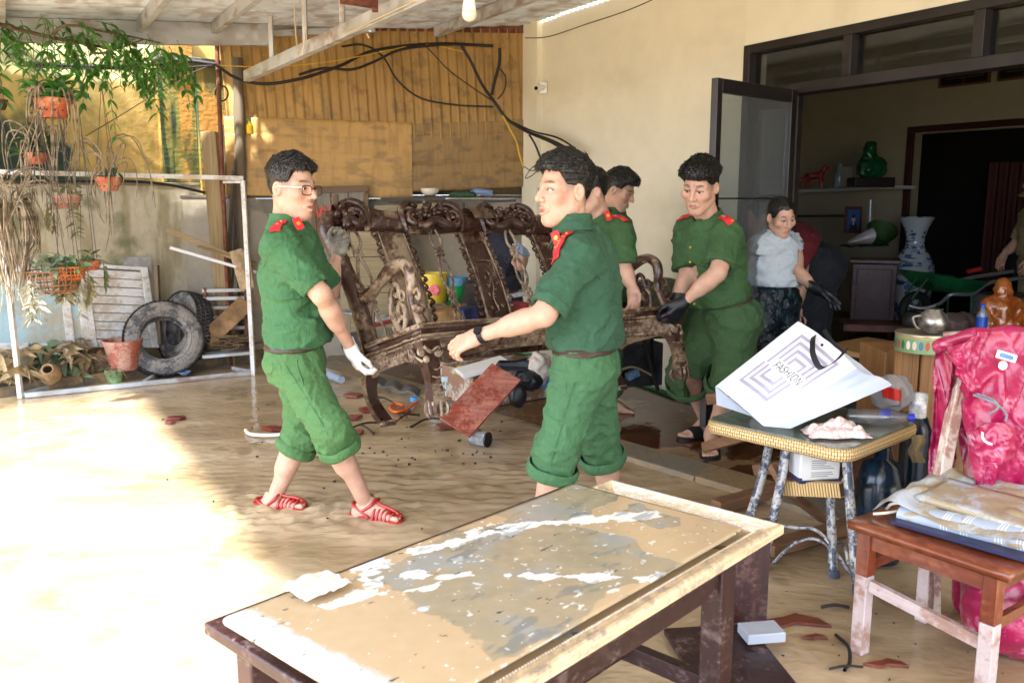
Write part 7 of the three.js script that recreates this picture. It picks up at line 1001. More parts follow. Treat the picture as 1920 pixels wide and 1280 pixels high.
{ const c = atY(835, 748, 0.0), t = thing('laundry_basket', 'pale blue perforated plastic basket standing in the mud', 'basket', c), m = mat(0xbcd0d6, 0.45), n = 30, g = []; const R = (v) => 0.088 + 0.022 * v, H = 0.19; for (let i = 0; i < n; i++) { const a = i / n * 2 * PI; g.push(rod(V(c.x + Math.cos(a) * R(0), c.y, c.z + Math.sin(a) * R(0)), V(c.x + Math.cos(a) * R(1), c.y + H, c.z + Math.sin(a) * R(1)), 0.0068, 0.0075, 5)); } for (const y of [0.01, 0.05, 0.085, 0.12, 0.15]) g.push(new THREE.TorusGeometry(R(y / H), 0.0065, 5, 36).rotateX(PI / 2).translate(c.x, c.y + y, c.z)); part('basket_grid', [mergeAll(g)], m, t); part('rim', [lathe([[R(1) - 0.006, H - 0.04], [R(1) + 0.004, H - 0.04], [R(1) + 0.01, H], [R(1) - 0.004, H], [R(1) - 0.006, H - 0.04]], 36).translate(c.x, c.y, c.z)], m, t); part('handle', [tube([V(c.x - 0.09, c.y + H, c.z), V(c.x - 0.06, c.y + H + 0.07, c.z - 0.05), V(c.x + 0.02, c.y + H + 0.06, c.z - 0.08)], 0.004, 20)], mat(0xe4e0d0, 0.5), t); }
{ const c = at(856, 692, 6.1), t = thing('yellow_bottle', 'small bottle with yellow label lying under the bench rail', 'bottle', c); part('bottle_body', [rod(c, c.clone().add(V(0.09, -0.03, 0.02)), 0.036, 0.03, 14)], mat(0xc8b848, 0.4), t); part('bottle_neck', [rod(c.clone().add(V(0.09, -0.03, 0.02)), c.clone().add(V(0.13, -0.045, 0.03)), 0.022, 0.018, 12)], mat(0x8a5a30, 0.5), t); }
single('orange_hose', [tube([atY(782, 752, 0.02), atY(760, 768, 0.025), atY(742, 772, 0.025), atY(731, 764, 0.02), atY(740, 756, 0.02), atY(756, 760, 0.015)], 0.011, 50, 8)], mat(0xd06424, 0.45), 'short curved piece of orange hose under the bench', 'hose');
single('orange_carton', [rbox(0.17, 0.05, 0.07, 0.004).rotateZ(0.25).rotateY(0.4).translate(...atY(858, 744, 0.04).toArray())], mat(0xc0876a, 0.7, { map: rep(stainT, 4) }), 'muddy orange and white carton by the basket', 'carton');
{ const c = atY(902, 822, 0.045), t = thing('tin_can', 'grey tin can with black open end lying below the red tile', 'can', c), e = V(0.09, 0.0, 0.05); part('can_body', [rod(c.clone().sub(e.clone().multiplyScalar(0.6)), c.clone().addScaledVector(e, 0.4), 0.045, 0.045, 22)], mat(0xb6b6b4, 0.5, { map: rep(stainT, 4) }), t); part('can_opening', [rod(c.clone().addScaledVector(e, 0.4), c.clone().addScaledVector(e, 0.5), 0.046, 0.046, 22)], mat(0x101012, 0.5), t); }
single('wood_splinter', [taper([atY(893, 828, 0.0), atY(892, 815, 0.05), atY(896, 795, 0.12)], (v) => 0.013 * (1 - v) + 0.001, 8, 4)], woodM(0xc79a58, 1, 5), 'pale wooden splinter sticking up beside the tin can', 'splinter');
single('grey_sleeve', [slab(20, 6, (u, v) => { const p = mid(atY(700, 722, 0), atY(785, 746, 0), u).add(V(0, 0.03 + 0.012 * Math.sin(u * 17) + 0.01 * n3(u * 6, v * 4, 3), (v - 0.5) * 0.22)); return p; }, 0.02)], mat(0x807c72, 0.8, { map: rep(mudT, 3) }), 'grey muddy cloth strip lying behind the bench leg', 'cloth');
single('bottle', [rod(atY(612, 700, 0.04), atY(640, 712, 0.04), 0.038, 0.03, 12)], mat(0xb8c4d4, 0.2, { transmission: 0.4, thickness: 0 }), 'clear bottle lying behind the legs of the man in glasses', 'bottle');
single('blue_stopper', [new THREE.CylinderGeometry(0.03, 0.03, 0.03, 16).translate(...atY(776, 748, 0.03).toArray())], mat(0x4a90c8, 0.4), 'blue bottle cap at the end of the cloth strip', 'stopper');
// scattered shards of red tile and small debris
{ const tm = [mat(0x9a3a2c, 0.5, { map: rep(mudT, 4) }), mat(0xa65a4c, 0.6, { map: rep(mudT, 4) })], spots = [[335, 785, 0.11, 'shard of red tile lying alone in the water at the left'], [318, 792, 0.07, 'flat red tile chip left of the lone shard'], [512, 805, 0.13, 'red brick piece in front of the man in glasses'], [665, 742, 0.16, 'pink tile shard behind the rear bench leg'], [690, 770, 0.12, 'red shard beside the rear bench leg'], [655, 785, 0.13, 'long red tile splinter near the rear bench leg'], [720, 790, 0.1, 'dull red shard right of the rear bench leg'], [668, 812, 0.12, 'red tile chip in front of the rear bench leg'], [755, 772, 0.12, 'greyish red tile piece below the orange hose'], [840, 800, 0.2, 'layered broken tile edge left of the red tile']];
  spots.forEach(([x, y, s, lab], i) => { const c = atY(x, y, 0.008), n = 5 + (i % 3), pts = []; for (let k = 0; k < n; k++) { const a = -k / n * 6.283 + rr(-0.4, 0.4), r = s * rr(0.35, 0.75); pts.push([Math.cos(a) * r, Math.sin(a) * r * 0.6]); } single('tile_shard', [extrude(pts.reverse(), 0.014, 0.002).rotateX(-PI / 2 + rr(-0.15, 0.15)).rotateY(rr(-0.4, 0.4)).translate(c.x, c.y, c.z)], tm[i % 2], lab, 'tile shard'); });
  const bits = []; for (let i = 0; i < 110; i++) { const c = i < 85 ? atY(rr(470, 960), rr(735, 870), 0.004) : atY(rr(300, 980), rr(720, 1000), 0.003), s = rr(0.004, 0.018); bits.push(box(s, rr(0.004, 0.01), s * rr(0.3, 0.9)).rotateY(rr(0, 3)).translate(c.x, c.y + waterH(c.x, c.z), c.z)); } for (let i = 0; i < 40; i++) { const c = atY(rr(1350, 1900), rr(1060, 1275), 0.002), s = rr(0.002, 0.009); bits.push(box(s, rr(0.001, 0.003), s * rr(0.2, 0.7)).rotateY(rr(0, 3)).translate(c.x, c.y + waterH(c.x, c.z), c.z)); } single('debris', bits, mat(0x4a3422, 0.8, { map: rep(stainT, 9) }), 'small dark crumbs of debris scattered over the water', 'debris', undefined, { kind: 'stuff' });
  const stk = [[[725, 792], [640, 812]], [[786, 778], [740, 792]], [[700, 812], [660, 800]], [[770, 800], [835, 786]], [[690, 748], [740, 756]]]; stk.forEach(([a, b], i) => single('stick', [taper([atY(...a, 0.012), mid(atY(...a), atY(...b)).setY(0.03), atY(...b, 0.012)], (v) => 0.009 - 0.004 * v, 10, 5)], woodM(0x4c3a28, 2, 8), ['thin dark stick crossing the shards in front of the rear bench leg', 'short dark twig below the orange hose', 'thick muddy stick among red chips', 'dark stick pointing to the red tile', 'twig by the grey cloth strip'][i], 'stick')); single('white_strip', [tube([atY(460, 806, 0.01), atY(470, 814, 0.015), atY(500, 816, 0.015), atY(540, 814, 0.015)], 0.012, 20, 6)], mat(0xdedbd2, 0.5), 'bent white plastic strip floating behind the man in glasses', 'plastic strip'); }
{ const a = thing('wicker_table_far', 'black legged stool table behind the bench right end', 'table', atY(1200, 722, 0)); a.name = numbered('stool_table'); const m = mat(0x1c1c20, 0.5, { map: rep(stainT, 4) }); part('table_top', [bar(at(1140, 626, 5.6), at(1236, 622, 5.75), 0.36, 0.03)], woodM(0x6a5238, 1, 3), a); for (const [p, q] of [[[1152, 630, 5.55], [1148, 735, 5.7]], [[1205, 628, 5.6], [1234, 732, 5.62]], [[1222, 628, 5.85], [1226, 705, 5.95]], [[1160, 628, 5.85], [1170, 705, 5.95]]]) part('leg', [rod(at(...p), at(...q), 0.014)], m, a); part('cross_hoop', [tube([at(1150, 700, 5.65), at(1185, 688, 5.62), at(1228, 706, 5.62)], 0.007, 20)], mat(0xa89878, 0.6), a); }
junkBox(1195, 680, 6.1, 0.3, 0.3, 0.2, 0.3, 0x4c4a50, 'dark grey carved stool under the black legged table', 'stool'); junkBox(1186, 702, 5.55, 0.09, 0.05, 0.04, 0.5, 0x86b4e4, 'small light blue packet under the black legged table', 'packet', 0.3);
single('green_hose', [tube([atY(1150, 706, 0.02), atY(1190, 716, 0.02), atY(1230, 730, 0.02), atY(1270, 744, 0.02), atY(1300, 750, 0.02)], 0.016, 40, 8)], mat(0x1f6a44, 0.45), 'dark green hose snaking over the porch floor', 'hose');
single('white_cup', [rod(atY(1136, 752, 0.03), atY(1150, 755, 0.03), 0.035, 0.025, 14)], mat(0xd8cfc4, 0.5), 'white cup lying on the porch right of the nearest man', 'cup');

// ================================================================ foreground table with the muddy glass and picture frame
{
  const E1 = V(0.674, 0, -0.7387), E2 = V(0.7387, 0, 0.674), T0 = V(-0.651, 0, -1.731), tp = (s, w, y) => T0.clone().addScaledVector(E1, s).addScaledVector(E2, w).setY(y), M = basis(E1, V(0, 1, 0), E2, T0), dark = mat(0xffffff, 0.4, { map: rep(muddy([0.17, 0.085, 0.085], [0.42, 0.37, 0.36], 0.04, 701, 0.2, 512, 9), 2), bumpMap: rep(bumpT, 5), bumpScale: 0.001 });
  const t = thing('low_table', 'dark red wooden table in the foreground carrying the muddy glass and picture frame', 'table', tp(0.6, 0.3, 0)), P = (n, g, m = dark, par = t) => part(n, g.map((q) => prep(q).applyMatrix4(M)), m, par);
  P('table_top', [rbox(1.2, 0.028, 0.66, 0.006, 0.6, 0.575, 0.33)]); for (const w of [0.06, 0.605]) P('apron', [rbox(1.0, 0.085, 0.026, 0.003, 0.6, 0.517, w)]); for (const s of [0.1, 1.12]) P('apron', [rbox(0.026, 0.085, 0.51, 0.003, s, 0.517, 0.33)]);
  for (const s of [0.09, 1.1]) for (const w of [0.06, 0.6]) P('leg', [rbox(0.072, 0.56, 0.06, 0.005, s, 0.28, w)]); for (const s of [0.1, 1.1]) P('stretcher', [rbox(0.035, 0.05, 0.47, 0.003, s, 0.2, 0.33)]); P('stretcher', [rbox(0.96, 0.045, 0.035, 0.003, 0.6, 0.2, 0.3)]);
  // picture frame lying on the table
  const goldT = muddy([0.80, 0.73, 0.61], [0.90, 0.87, 0.82], 0.5, 711, 0.1, 512, 8), gm = mat(0xffffff, 0.45, { map: rep(goldT, 2), bumpMap: rep(bumpT, 6), bumpScale: 0.0015 }), gd = mat(0xffffff, 0.5, { map: rep(muddy([0.80, 0.71, 0.57], [0.55, 0.49, 0.44], 0.1, 713, 0.15, 512, 11), 2) });
  const f = thing('picture_frame', 'ornate tan picture frame lying muddy on the foreground table', 'picture frame', tp(0.7, 0.33, 0.59)), F = (n, g, m, par = f) => part(n, g.map((q) => prep(q).applyMatrix4(M)), m, par), s0 = 0.1, s1 = 1.283, w0 = 0.12, w1 = 0.685, y0 = 0.592;
  const prof = [[0, 0], [0, 0.02], [0.004, 0.025], [0.012, 0.026], [0.018, 0.021], [0.024, 0.018], [0.034, 0.014], [0.042, 0.0145], [0.047, 0.012], [0.06, 0.006], [0.062, 0]], rail = (a, b, flip) => { const L = a.distanceTo(b), x = b.clone().sub(a).normalize(), inn = V(x.z, 0, -x.x).multiplyScalar(flip), g = extrude(prof.map((p) => p), L); const pos = g.attributes.position; for (let i = 0; i < pos.count; i++) { const q = pos.getX(i), u = pos.getZ(i) / L, in2 = mix(q, L - q, u); pos.setZ(i, in2); } g.computeVertexNormals(); return prep(g).applyMatrix4(basis(inn, V(0, 1, 0), x, a)); };
  const C = [V(s0, y0, w0), V(s1, y0, w0), V(s1, y0, w1), V(s0, y0, w1)]; C.forEach((c, i) => F('moulding', [rail(c, C[(i + 1) % 4], -1)], i % 2 ? gm : gd)); const beads = []; for (let s = s0 + 0.07; s < s1 - 0.06; s += 0.0085) beads.push(ball(0.0036, s, y0 + 0.0125, w1 - 0.049, 6, 4)); for (let w = w0 + 0.06; w < w1 - 0.06; w += 0.0085) beads.push(ball(0.0036, s1 - 0.049, y0 + 0.0125, w, 6, 4)); F('bead_edge', [mergeAll(beads)], gm, f); f.children.at(-1).userData.kind = 'stuff';
  const mudPic = tex(512, 256, (u, v) => { const a = fbm(u, v, 6, 3, 6, 721), b = fbm(u, v, 20, 10, 4, 723); let c = lerp3([0.73, 0.62, 0.475], [0.76, 0.66, 0.52], a); c = lerp3(c, [0.62, 0.64, 0.62], step(0.66, 0.7, fbm(u, v, 10, 5, 6, 725))); c = lerp3(c, [0.42, 0.32, 0.2], 0.7 * step(0.7, 0.74, b)); return c; });
  part('picture', [slab(20, 12, (u, v) => V(mix(s0 + 0.05, s1 - 0.05, u), y0 + 0.006 + 0.0016 * n3(u * 9, v * 5, 1), mix(w1 - 0.05, w0 + 0.05, v)).applyMatrix4(M), 0.004)], mat(0xffffff, 0.16, { map: mudPic, clearcoat: 0.5, clearcoatRoughness: 0.08 }), f, { uv: true });
  // glass pane with a coat of mud, flakes of paper and paint
  const seg = (u, v, a, b, w) => { const dx = (b[0] - a[0]) * 2.1, dy = b[1] - a[1], px = (u - a[0]) * 2.1, py = v - a[1], t = clamp((px * dx + py * dy) / (dx * dx + dy * dy)); return 1 - Math.hypot(px - t * dx, py - t * dy) / w; };
  const fields = (u, v) => { const q = 0.22 * (fbm(u, v, 6, 3, 6, 731) - 0.5), r = 0.34 * (fbm(u, v, 6, 3, 6, 733) - 0.5), wu = u + q, wv = v + r, fine = fbm(u, v, 40, 20, 5, 735), chip = fbm(u, v, 70, 36, 3, 739), bx = (a, b, c, d) => 1 - Math.max(Math.abs(wu - a) / b, Math.abs(wv - c) / d), puddle = Math.max(bx(0.49, 0.25, 0.5, 0.46), bx(0.86, 0.17, 0.9, 0.24), bx(0.93, 0.06, 0.42, 0.12)), film = step(-0.02, 0.015, puddle);
    const scr = fbm(u + 0.5 * v, v - 0.4 * u, 12, 16, 6, 737), fl = fbm(u, v, 20, 10, 5, 747); let w = Math.max(seg(u, v, [0.66, 0.84], [0.93, 0.42], 0.085), seg(u, v, [0.34, 0.78], [0.63, 0.05], 0.075), 0.8 * seg(u, v, [0.3, 0.93], [0.66, 0.88], 0.15), 0.75 * seg(u, v, [0.17, 0.8], [0.34, 0.62], 0.1), 0.7 * seg(u, v, [0.46, 0.7], [0.5, 0.6], 0.07), 0.55 * seg(u, v, [0.45, 0.1], [0.63, 0.02], 0.12)); w = step(0.4, 0.5, w * 0.55 + 0.85 * (scr - 0.4) + 0.7 * (fl - 0.45) + 0.25 * (chip - 0.5)) * step(-0.05, 0.1, w); return { wu, wv, fine, scr, chip, film, w }; };
  const glassT = tex(2048, 1024, (u, v) => { const q = fields(u, v); let c = lerp3([0.72, 0.625, 0.49], [0.75, 0.66, 0.53], q.fine); c = lerp3(c, lerp3([0.56, 0.53, 0.45], [0.66, 0.60, 0.49], q.fine), 0.94 * q.film); c = lerp3(c, [0.57, 0.60, 0.62], 0.6 * q.film * step(0.5, 0.72, fbm(u, v, 9, 5, 5, 743)));
    c = lerp3(c, [0.74, 0.79, 0.83], 0.85 * step(0.075, 0.055, u + 0.03 * (q.fine - 0.5) + 0.02 * (v - 0.5))); c = lerp3(c, [0.88, 0.885, 0.88], 0.94 * q.w); c = lerp3(c, [0.42, 0.44, 0.45], 0.5 * q.film * step(0.6, 0.72, q.scr)); c = lerp3(c, [0.2, 0.2, 0.2], 0.8 * step(0.79, 0.81, fbm(u + 0.3 * v, v, 26, 30, 5, 741))); c = lerp3(c, [0.86, 0.87, 0.88], step(0.775, 0.79, q.chip) * 0.7); if (Math.hypot((u - 0.262) * 2.1, v - 0.5) < 0.022) c = [0.74, 0.78, 0.8]; return c; });
  const glassR = tex(1024, 512, (u, v) => { const q = fields(u, v); return 0.1 + 0.2 * q.film * q.fine + 0.5 * q.w; }, false), glassB = tex(1024, 512, (u, v) => { const q = fields(u, v); return 0.35 * (1 - q.film) + 0.5 * q.w + 0.12 * q.chip; }, false);
  const g = thing('glass_sheet', 'mud smeared glass pane with white paint flakes lying on the picture frame', 'glass', tp(0.6, 0.26, 0.635)), G = (u, v) => tp(mix(0.0, 1.176, u), mix(0.628, 0.068, v), 0.6245 - 0.006 * v + 0.001 * n3(u * 5, v * 3, 2)); const round = (u, v) => { const a = 0.02, b = 0.04; let x = clamp(u, 0, 1), y = v; const cx = x < a ? a : x > 1 - a ? 1 - a : x, cy = y < b ? b : y > 1 - b ? 1 - b : y, dx = (x - cx) / a, dy = (y - cy) / b, r = Math.hypot(dx, dy); if (r > 1) { const m = Math.max(Math.abs(dx), Math.abs(dy)); x = cx + dx / r * a * Math.min(1, m); y = cy + dy / r * b * Math.min(1, m); } return G(x, y); };
  part('pane', [slab(100, 50, round, 0.006)], mat(0xffffff, 1, { map: glassT, roughnessMap: glassR, bumpMap: glassB, bumpScale: 0.0015, ior: 1.45 }), g, { uv: true });
  single('paper_scrap', [slab(12, 8, (u, v) => { const p = tp(0.15 + u * 0.12, 0.06 + v * 0.1, 0.627); p.y += 0.016 * Math.abs(n3(u * 3, v * 3, 4)) + 0.012 * n3(u * 8, v * 7, 2) + 0.006; return p; }, 0.001)], mat(0xe2d8c6, 0.9), 'crumpled cream paper scrap on the left edge of the glass', 'paper');
  single('dark_board', [rbox(0.3, 0.02, 0.62, 0.004).rotateX(0.0).rotateY(0.12).translate(...atY(1388, 1268, 0.02).toArray())], dark, 'dark speckled board lying flat under the foreground table end', 'board'); single('dark_board', [bar(atY(1362, 1188, 0.01), atY(1452, 1188, 0.01), 0.02, 0.62, V(0, 1, 0)).translate(0, 0.06, -0.1)], mat(0xffffff, 0.4, { map: rep(muddy([0.2, 0.09, 0.075], [0.4, 0.3, 0.26], 0.15, 751, 0.25), 2) }), 'reddish dark plank standing behind the foreground table leg', 'plank');
  single('clear_box', [rbox(0.13, 0.035, 0.09, 0.004).rotateY(0.15).translate(...atY(1428, 1185, 0.06).toArray())], mat(0xd5dce6, 0.15, { transmission: 0.5, thickness: 0 }), 'flat clear plastic box lying on the dark boards', 'box');
}
// ================================================================ wicker table with the bag
const wickT = tex(256, 256, (u, v) => { const i = Math.floor(u * 16), j = Math.floor(v * 8), s = (u * 16) % 1, r = (v * 8) % 1, o = (i + j) % 2, e = Math.sin(s * PI) * Math.sin(r * PI), gap = s < 0.16 && r > 0.25 && r < 0.75 && o; const c = lerp3([0.62, 0.47, 0.27], [0.92, 0.82, 0.60], clamp(e * 1.4)); return gap ? [0.16, 0.11, 0.07] : c; }), wickB = tex(256, 256, (u, v) => { const s = (u * 16) % 1, r = (v * 8) % 1, o = (Math.floor(u * 16) + Math.floor(v * 8)) % 2; return s < 0.16 && o ? 0 : 0.4 + 0.6 * Math.sin(s * PI) * Math.sin(r * PI); }, false);
const painted = mat(0xffffff, 0.45, { map: rep(muddy([0.16, 0.19, 0.26], [0.80, 0.78, 0.74], 0.42, 761, 0.05, 512, 8), 2.4) });
const TA = atY(1312, 788, 0.56), TB = atY(1590, 850, 0.56), TC = atY(1735, 795, 0.56), tU = TB.clone().sub(TA), tV = TC.clone().sub(TB), TD = TA.clone().add(tV), tC = mid(TA, TC);
{
  const t = thing('wicker_table', 'square table with woven cane rim and mud streaked legs under the shopping bag', 'table', tC.clone().setY(0)), X = tU.clone().normalize(), Z = tV.clone().addScaledVector(X, -tV.dot(X)).normalize(), h = 0.31, r = 0.07, rr2 = []; for (const [cx, cz, a0] of [[h - r, h - r, 0], [-h + r, h - r, PI / 2], [-h + r, -h + r, PI], [h - r, -h + r, PI * 1.5]]) for (let i = 0; i <= 8; i++) { const a = a0 + i / 8 * PI / 2; rr2.push([cx + Math.cos(a) * r, cz + Math.sin(a) * r]); }
  const W = (x, z, y) => tC.clone().addScaledVector(X, x).addScaledVector(Z, z).setY(y), N = rr2.length, per = [0]; for (let i = 1; i <= N; i++) per.push(per[i - 1] + Math.hypot(rr2[i % N][0] - rr2[i - 1][0], rr2[i % N][1] - rr2[i - 1][1]));
  const rim = sheet(N * 4, 8, (u, v) => { const d = u * per[N]; let i = 0; while (i < N - 1 && per[i + 1] < d) i++; const k = (d - per[i]) / (per[i + 1] - per[i]), p = rr2[i], q = rr2[(i + 1) % N], a = v * 2 * PI, bx = mix(p[0], q[0], k), bz = mix(p[1], q[1], k), l = Math.hypot(bx, bz), o = 1 + Math.cos(a) * 0.011 / l; return W(bx * o, bz * o, 0.54 + Math.sin(a) * 0.025); }); { const uv = rim.attributes.uv; for (let i = 0; i < uv.count; i++) uv.setXY(i, uv.getX(i) * 14, uv.getY(i) * 1.25); }
  part('cane_rim', [rim], mat(0xffffff, 0.6, { map: wickT, bumpMap: wickB, bumpScale: 0.004 }), t, { uv: true }); const top = new THREE.ExtrudeGeometry(shapeOf(rr2.map((p) => [p[0] * 0.97, -p[1] * 0.97])), { depth: 0.012, bevelEnabled: false }).rotateX(-PI / 2); top.applyMatrix4(basis(X, V(0, 1, 0), Z, W(0, 0, 0.548))); part('cane_top', [top], mat(0x6f6a52, 0.5, { map: rep(wickT, 6) }), t); const gt = new THREE.ExtrudeGeometry(shapeOf(rr2.map((p) => [p[0] * 0.985, -p[1] * 0.985])), { depth: 0.005, bevelEnabled: true, bevelSize: 0.001, bevelThickness: 0.001, bevelSegments: 1 }).rotateX(-PI / 2).applyMatrix4(basis(X, V(0, 1, 0), Z, W(0, 0, 0.565))); part('glass_top', [gt], mat(0xffffff, 0.05, { map: rep(muddy([0.83, 0.88, 0.84], [0.6, 0.56, 0.46], 0.3, 771, 0.05, 256), 1.5), transmission: 0.75, thickness: 0 }), t);
  for (const [a, b] of [[[1446, 838, 3.62], [1376, 1064, 0]], [[1474, 842, 3.42], [1428, 1070, 0]], [[1586, 858, 3.22], [1612, 1150, 0]], [[1552, 850, 3.5], [1563, 1081, 0]]]) { const p = at(...a), q = atY(b[0], b[1], 0); p.y = 0.53; part('leg', [tube([p, mid(p, q, 0.28).add(V((tC.x - q.x) * 0.05, 0, 0)), q], 0.0185, 26, 12)], painted, t); part('foot_cap', [rod(q, q.clone().setY(0.03), 0.024, 0.021, 12)], painted, t); }
  const bA = at(1470, 914, 3.43), bB = at(1580, 918, 3.24); const cb = part('cross_bar', [bar(bA, bB, 0.03, 0.05)], mat(0x4a3a26, 0.7), t); const strips = []; for (let i = 0; i < 21; i++) { const p = mid(bA, bB, (i + 0.5) / 21); part('cane_strip', [bar(p.clone().addScaledVector(bB.clone().sub(bA).normalize(), -0.0045), p.clone().addScaledVector(bB.clone().sub(bA).normalize(), 0.0045), 0.036, 0.058, V(0, 1, 0), 0.002)], mat(0xcfae74, 0.6), cb); }
  for (const [a, m, b] of [[[1448, 1058], [1528, 1010], [1596, 1078]], [[1466, 985], [1520, 990], [1556, 1018]], [[1562, 1006], [1580, 1020], [1592, 1058]]]) part('hoop', [tube([at(...a, 3.4), at(a[0] + (m[0] - a[0]) * 0.5, mix(a[1], m[1], 0.8), 3.36), at(...m, 3.33), at(m[0] + (b[0] - m[0]) * 0.55, mix(m[1], b[1], 0.35), 3.3), at(...b, 3.26)], 0.007, 30, 7)], painted, t);
}
{ // shopping bag
  const pr = canv(1024, 1024, (c, w, h) => { const g = ['#e9ecf2', '#dfe5ee']; c.fillStyle = g[0]; c.fillRect(0, 0, w, h); for (let i = 0; i < 260; i++) { c.fillStyle = `rgba(${170 + 30 * hash(i, 1, 1)},${195 + 20 * hash(i, 2, 1)},${228},0.07)`; c.beginPath(); c.ellipse(hash(i, 3, 1) * w, h * (1 - hash(i, 4, 1) ** 2 * 0.7), 30 + 90 * hash(i, 5, 1), 10 + 40 * hash(i, 6, 1), hash(i, 7, 1) * 3, 0, 7); c.fill(); } c.strokeStyle = '#aaa6bd'; c.lineWidth = 36; const ring = (x, y, q) => c.strokeRect(x - q, y - q, 2 * q, 2 * q); c.save(); c.beginPath(); c.rect(0, 0, w, 520); c.clip(); for (const q of [90, 165, 240, 315]) ring(520, 430, q); c.restore(); c.save(); c.beginPath(); c.rect(0, 530, w, 600); c.clip(); for (const q of [110, 185, 260]) ring(440, 560, q); c.restore(); c.fillStyle = '#edf0f5'; c.fillRect(270, 430, 560, 128); c.fillStyle = '#17161b'; c.font = '118px sans-serif'; c.textAlign = 'center'; c.save(); c.translate(545, 535); c.scale(0.98, 1); c.fillText('FASHION', 0, 0); c.restore(); });
  pr.wrapS = pr.wrapT = THREE.ClampToEdgeWrapping; const TL = at(1497, 602, 3.68), BL = at(1342, 724, 3.56), BR = at(1432, 798, 3.30), TR = at(1606, 690, 3.42), gT = at(1634, 662, 3.5), gR = at(1673, 722, 3.46), gB = at(1482, 803, 3.24); const bil = (a, b, c, d, u, v) => mid(mid(a, b, u), mid(d, c, u), v), up = V(0, 0.4, 0.9);
  const t = thing('shopping_bag', 'white paper shopping bag printed FASHION lying open on the wicker table', 'bag', mid(BL, gB).setY(0.57)), plain = mat(0xffffff, 0.5, { map: rep(tex(256, 256, (u, v) => lerp3([0.87, 0.91, 0.97], [0.78, 0.85, 0.95], fbm(u, v, 4, 4, 5, 781))), 2) });
  const crease = (u, v, s) => 0.012 * n3(u * 3 + s, v * 3, s) + 0.008 * Math.abs(n3(u * 5, v * 7 + s, 2)) * 1.4; part('front_face', [slab(30, 30, (u, v) => bil(BL, BR, TR, TL, u, v).addScaledVector(up, 0.03 * Math.sin(u * PI) * (0.4 + 0.6 * v) + crease(u, v, 1)), 0.0012)], mat(0xffffff, 0.5, { map: pr }), t, { uv: true });
  part('gusset', [slab(20, 24, (u, v) => bil(BR, gB, gR, TR, u, v).lerp(bil(BR, gB, gR, gT, u, v), step(0.3, 1, u)).addScaledVector(V(0.4, 0.2, 0.9), -0.018 * Math.sin(u * PI) + crease(u, v, 5) * 0.7), 0.0012)], plain, t); const bk = V(0.1, -0.06, -0.16); part('back_face', [slab(10, 10, (u, v) => bil(BL.clone().add(V(0.02, -0.09, -0.05)), gB.clone().add(V(0, -0.0, -0.03)), gR.clone().add(V(0, -0.01, -0.03)), TL.clone().add(V(0.16, -0.1, -0.02)), u, v).addScaledVector(up, crease(u, v, 8)), 0.0012)], plain, t); part('bottom_face', [slab(10, 6, (u, v) => bil(BL, BR, gB, BL.clone().add(V(0.02, -0.09, -0.05)), u, v), 0.0012)], plain, t);
  const bm = mat(0x15151b, 0.7), q = (u, v, k = 0.02) => bil(BL, BR, TR, TL, u, v).addScaledVector(up, k), strap = (pts, w) => { const cv = curve(pts); return slab(28, 1, (u, v) => cv.getPointAt(u).addScaledVector(V(0.75, 0.5, 0.1), (v - 0.5) * w), 0.002); }; part('handle', [strap([q(0.3, 0.97), at(1524, 640, 3.5), at(1526, 668, 3.42), at(1540, 690, 3.38), at(1566, 678, 3.4), at(1588, 655, 3.45)], 0.026)], bm, t); part('handle', [strap([at(1546, 618, 3.66), at(1560, 640, 3.6), at(1585, 662, 3.56)], 0.02)], bm, t); const e = q(0.48, 0.93, 0.036); part('eyelet', [ball(0.006).translate(e.x, e.y, e.z)], bm, t);
}
{ const c = at(1655, 772, 3.42), X = V(0.94, 0.05, 0.32).normalize(), q = (g) => g.applyQuaternion(new THREE.Quaternion().setFromUnitVectors(V(0, 1, 0), X)).translate(c.x, 0.605, c.z), t = thing('plastic_bottle', 'clear empty plastic bottle with blue cap lying on the wicker table', 'bottle', c.clone().setY(0.57)); part('bottle_body', [q(lathe([[0, -0.13], [0.028, -0.13], [0.032, -0.12], [0.03, -0.08], [0.033, -0.07], [0.03, -0.02], [0.033, -0.01], [0.032, 0.04], [0.014, 0.085], [0.014, 0.1], [0, 0.1]], 24))], mat(0xf2f5fa, 0.04, { transmission: 0.95, thickness: 0 }), t); part('cap', [q(new THREE.CylinderGeometry(0.0165, 0.0165, 0.022, 20).translate(0, 0.108, 0))], mat(0x2c35c0, 0.35), t); part('label', [q(new THREE.CylinderGeometry(0.0325, 0.0325, 0.04, 24, 1, true, 3.4, 2.2).translate(0, 0.01, 0))], mat(0x303a8e, 0.4), t); }
single('face_cloth', [slab(36, 22, (u, v) => { const c = at(1568, 805, 3.26), q = Math.abs(n3(u * 5, v * 4, 3)), e = Math.min(u, 1 - u, v, 1 - v); return V(c.x + (u - 0.5) * 0.23 + 0.02 * n3(v * 4, u, 5), 0.578 + (0.014 + 0.035 * q + 0.015 * Math.abs(n3(u * 11, v * 9, 8))) * step(0, 0.2, e) + 0.03 * Math.exp(-(((u - 0.6) / 0.2) ** 2 + ((v - 0.3) / 0.3) ** 2)), c.z + (v - 0.5) * 0.13 + 0.025 * n3(u * 4, v, 7)); }, 0.003)], mat(0xffffff, 0.95, { map: rep(tex(128, 128, (u, v) => { const a = (u * 8) % 1 < 0.3, b = (v * 8) % 1 < 0.3; return lerp3([0.88, 0.83, 0.80], [0.84, 0.64, 0.62], (a ? 0.4 : 0) + (b ? 0.4 : 0)); }), 5) }), 'crumpled pink checked face cloth on the wicker table', 'cloth');
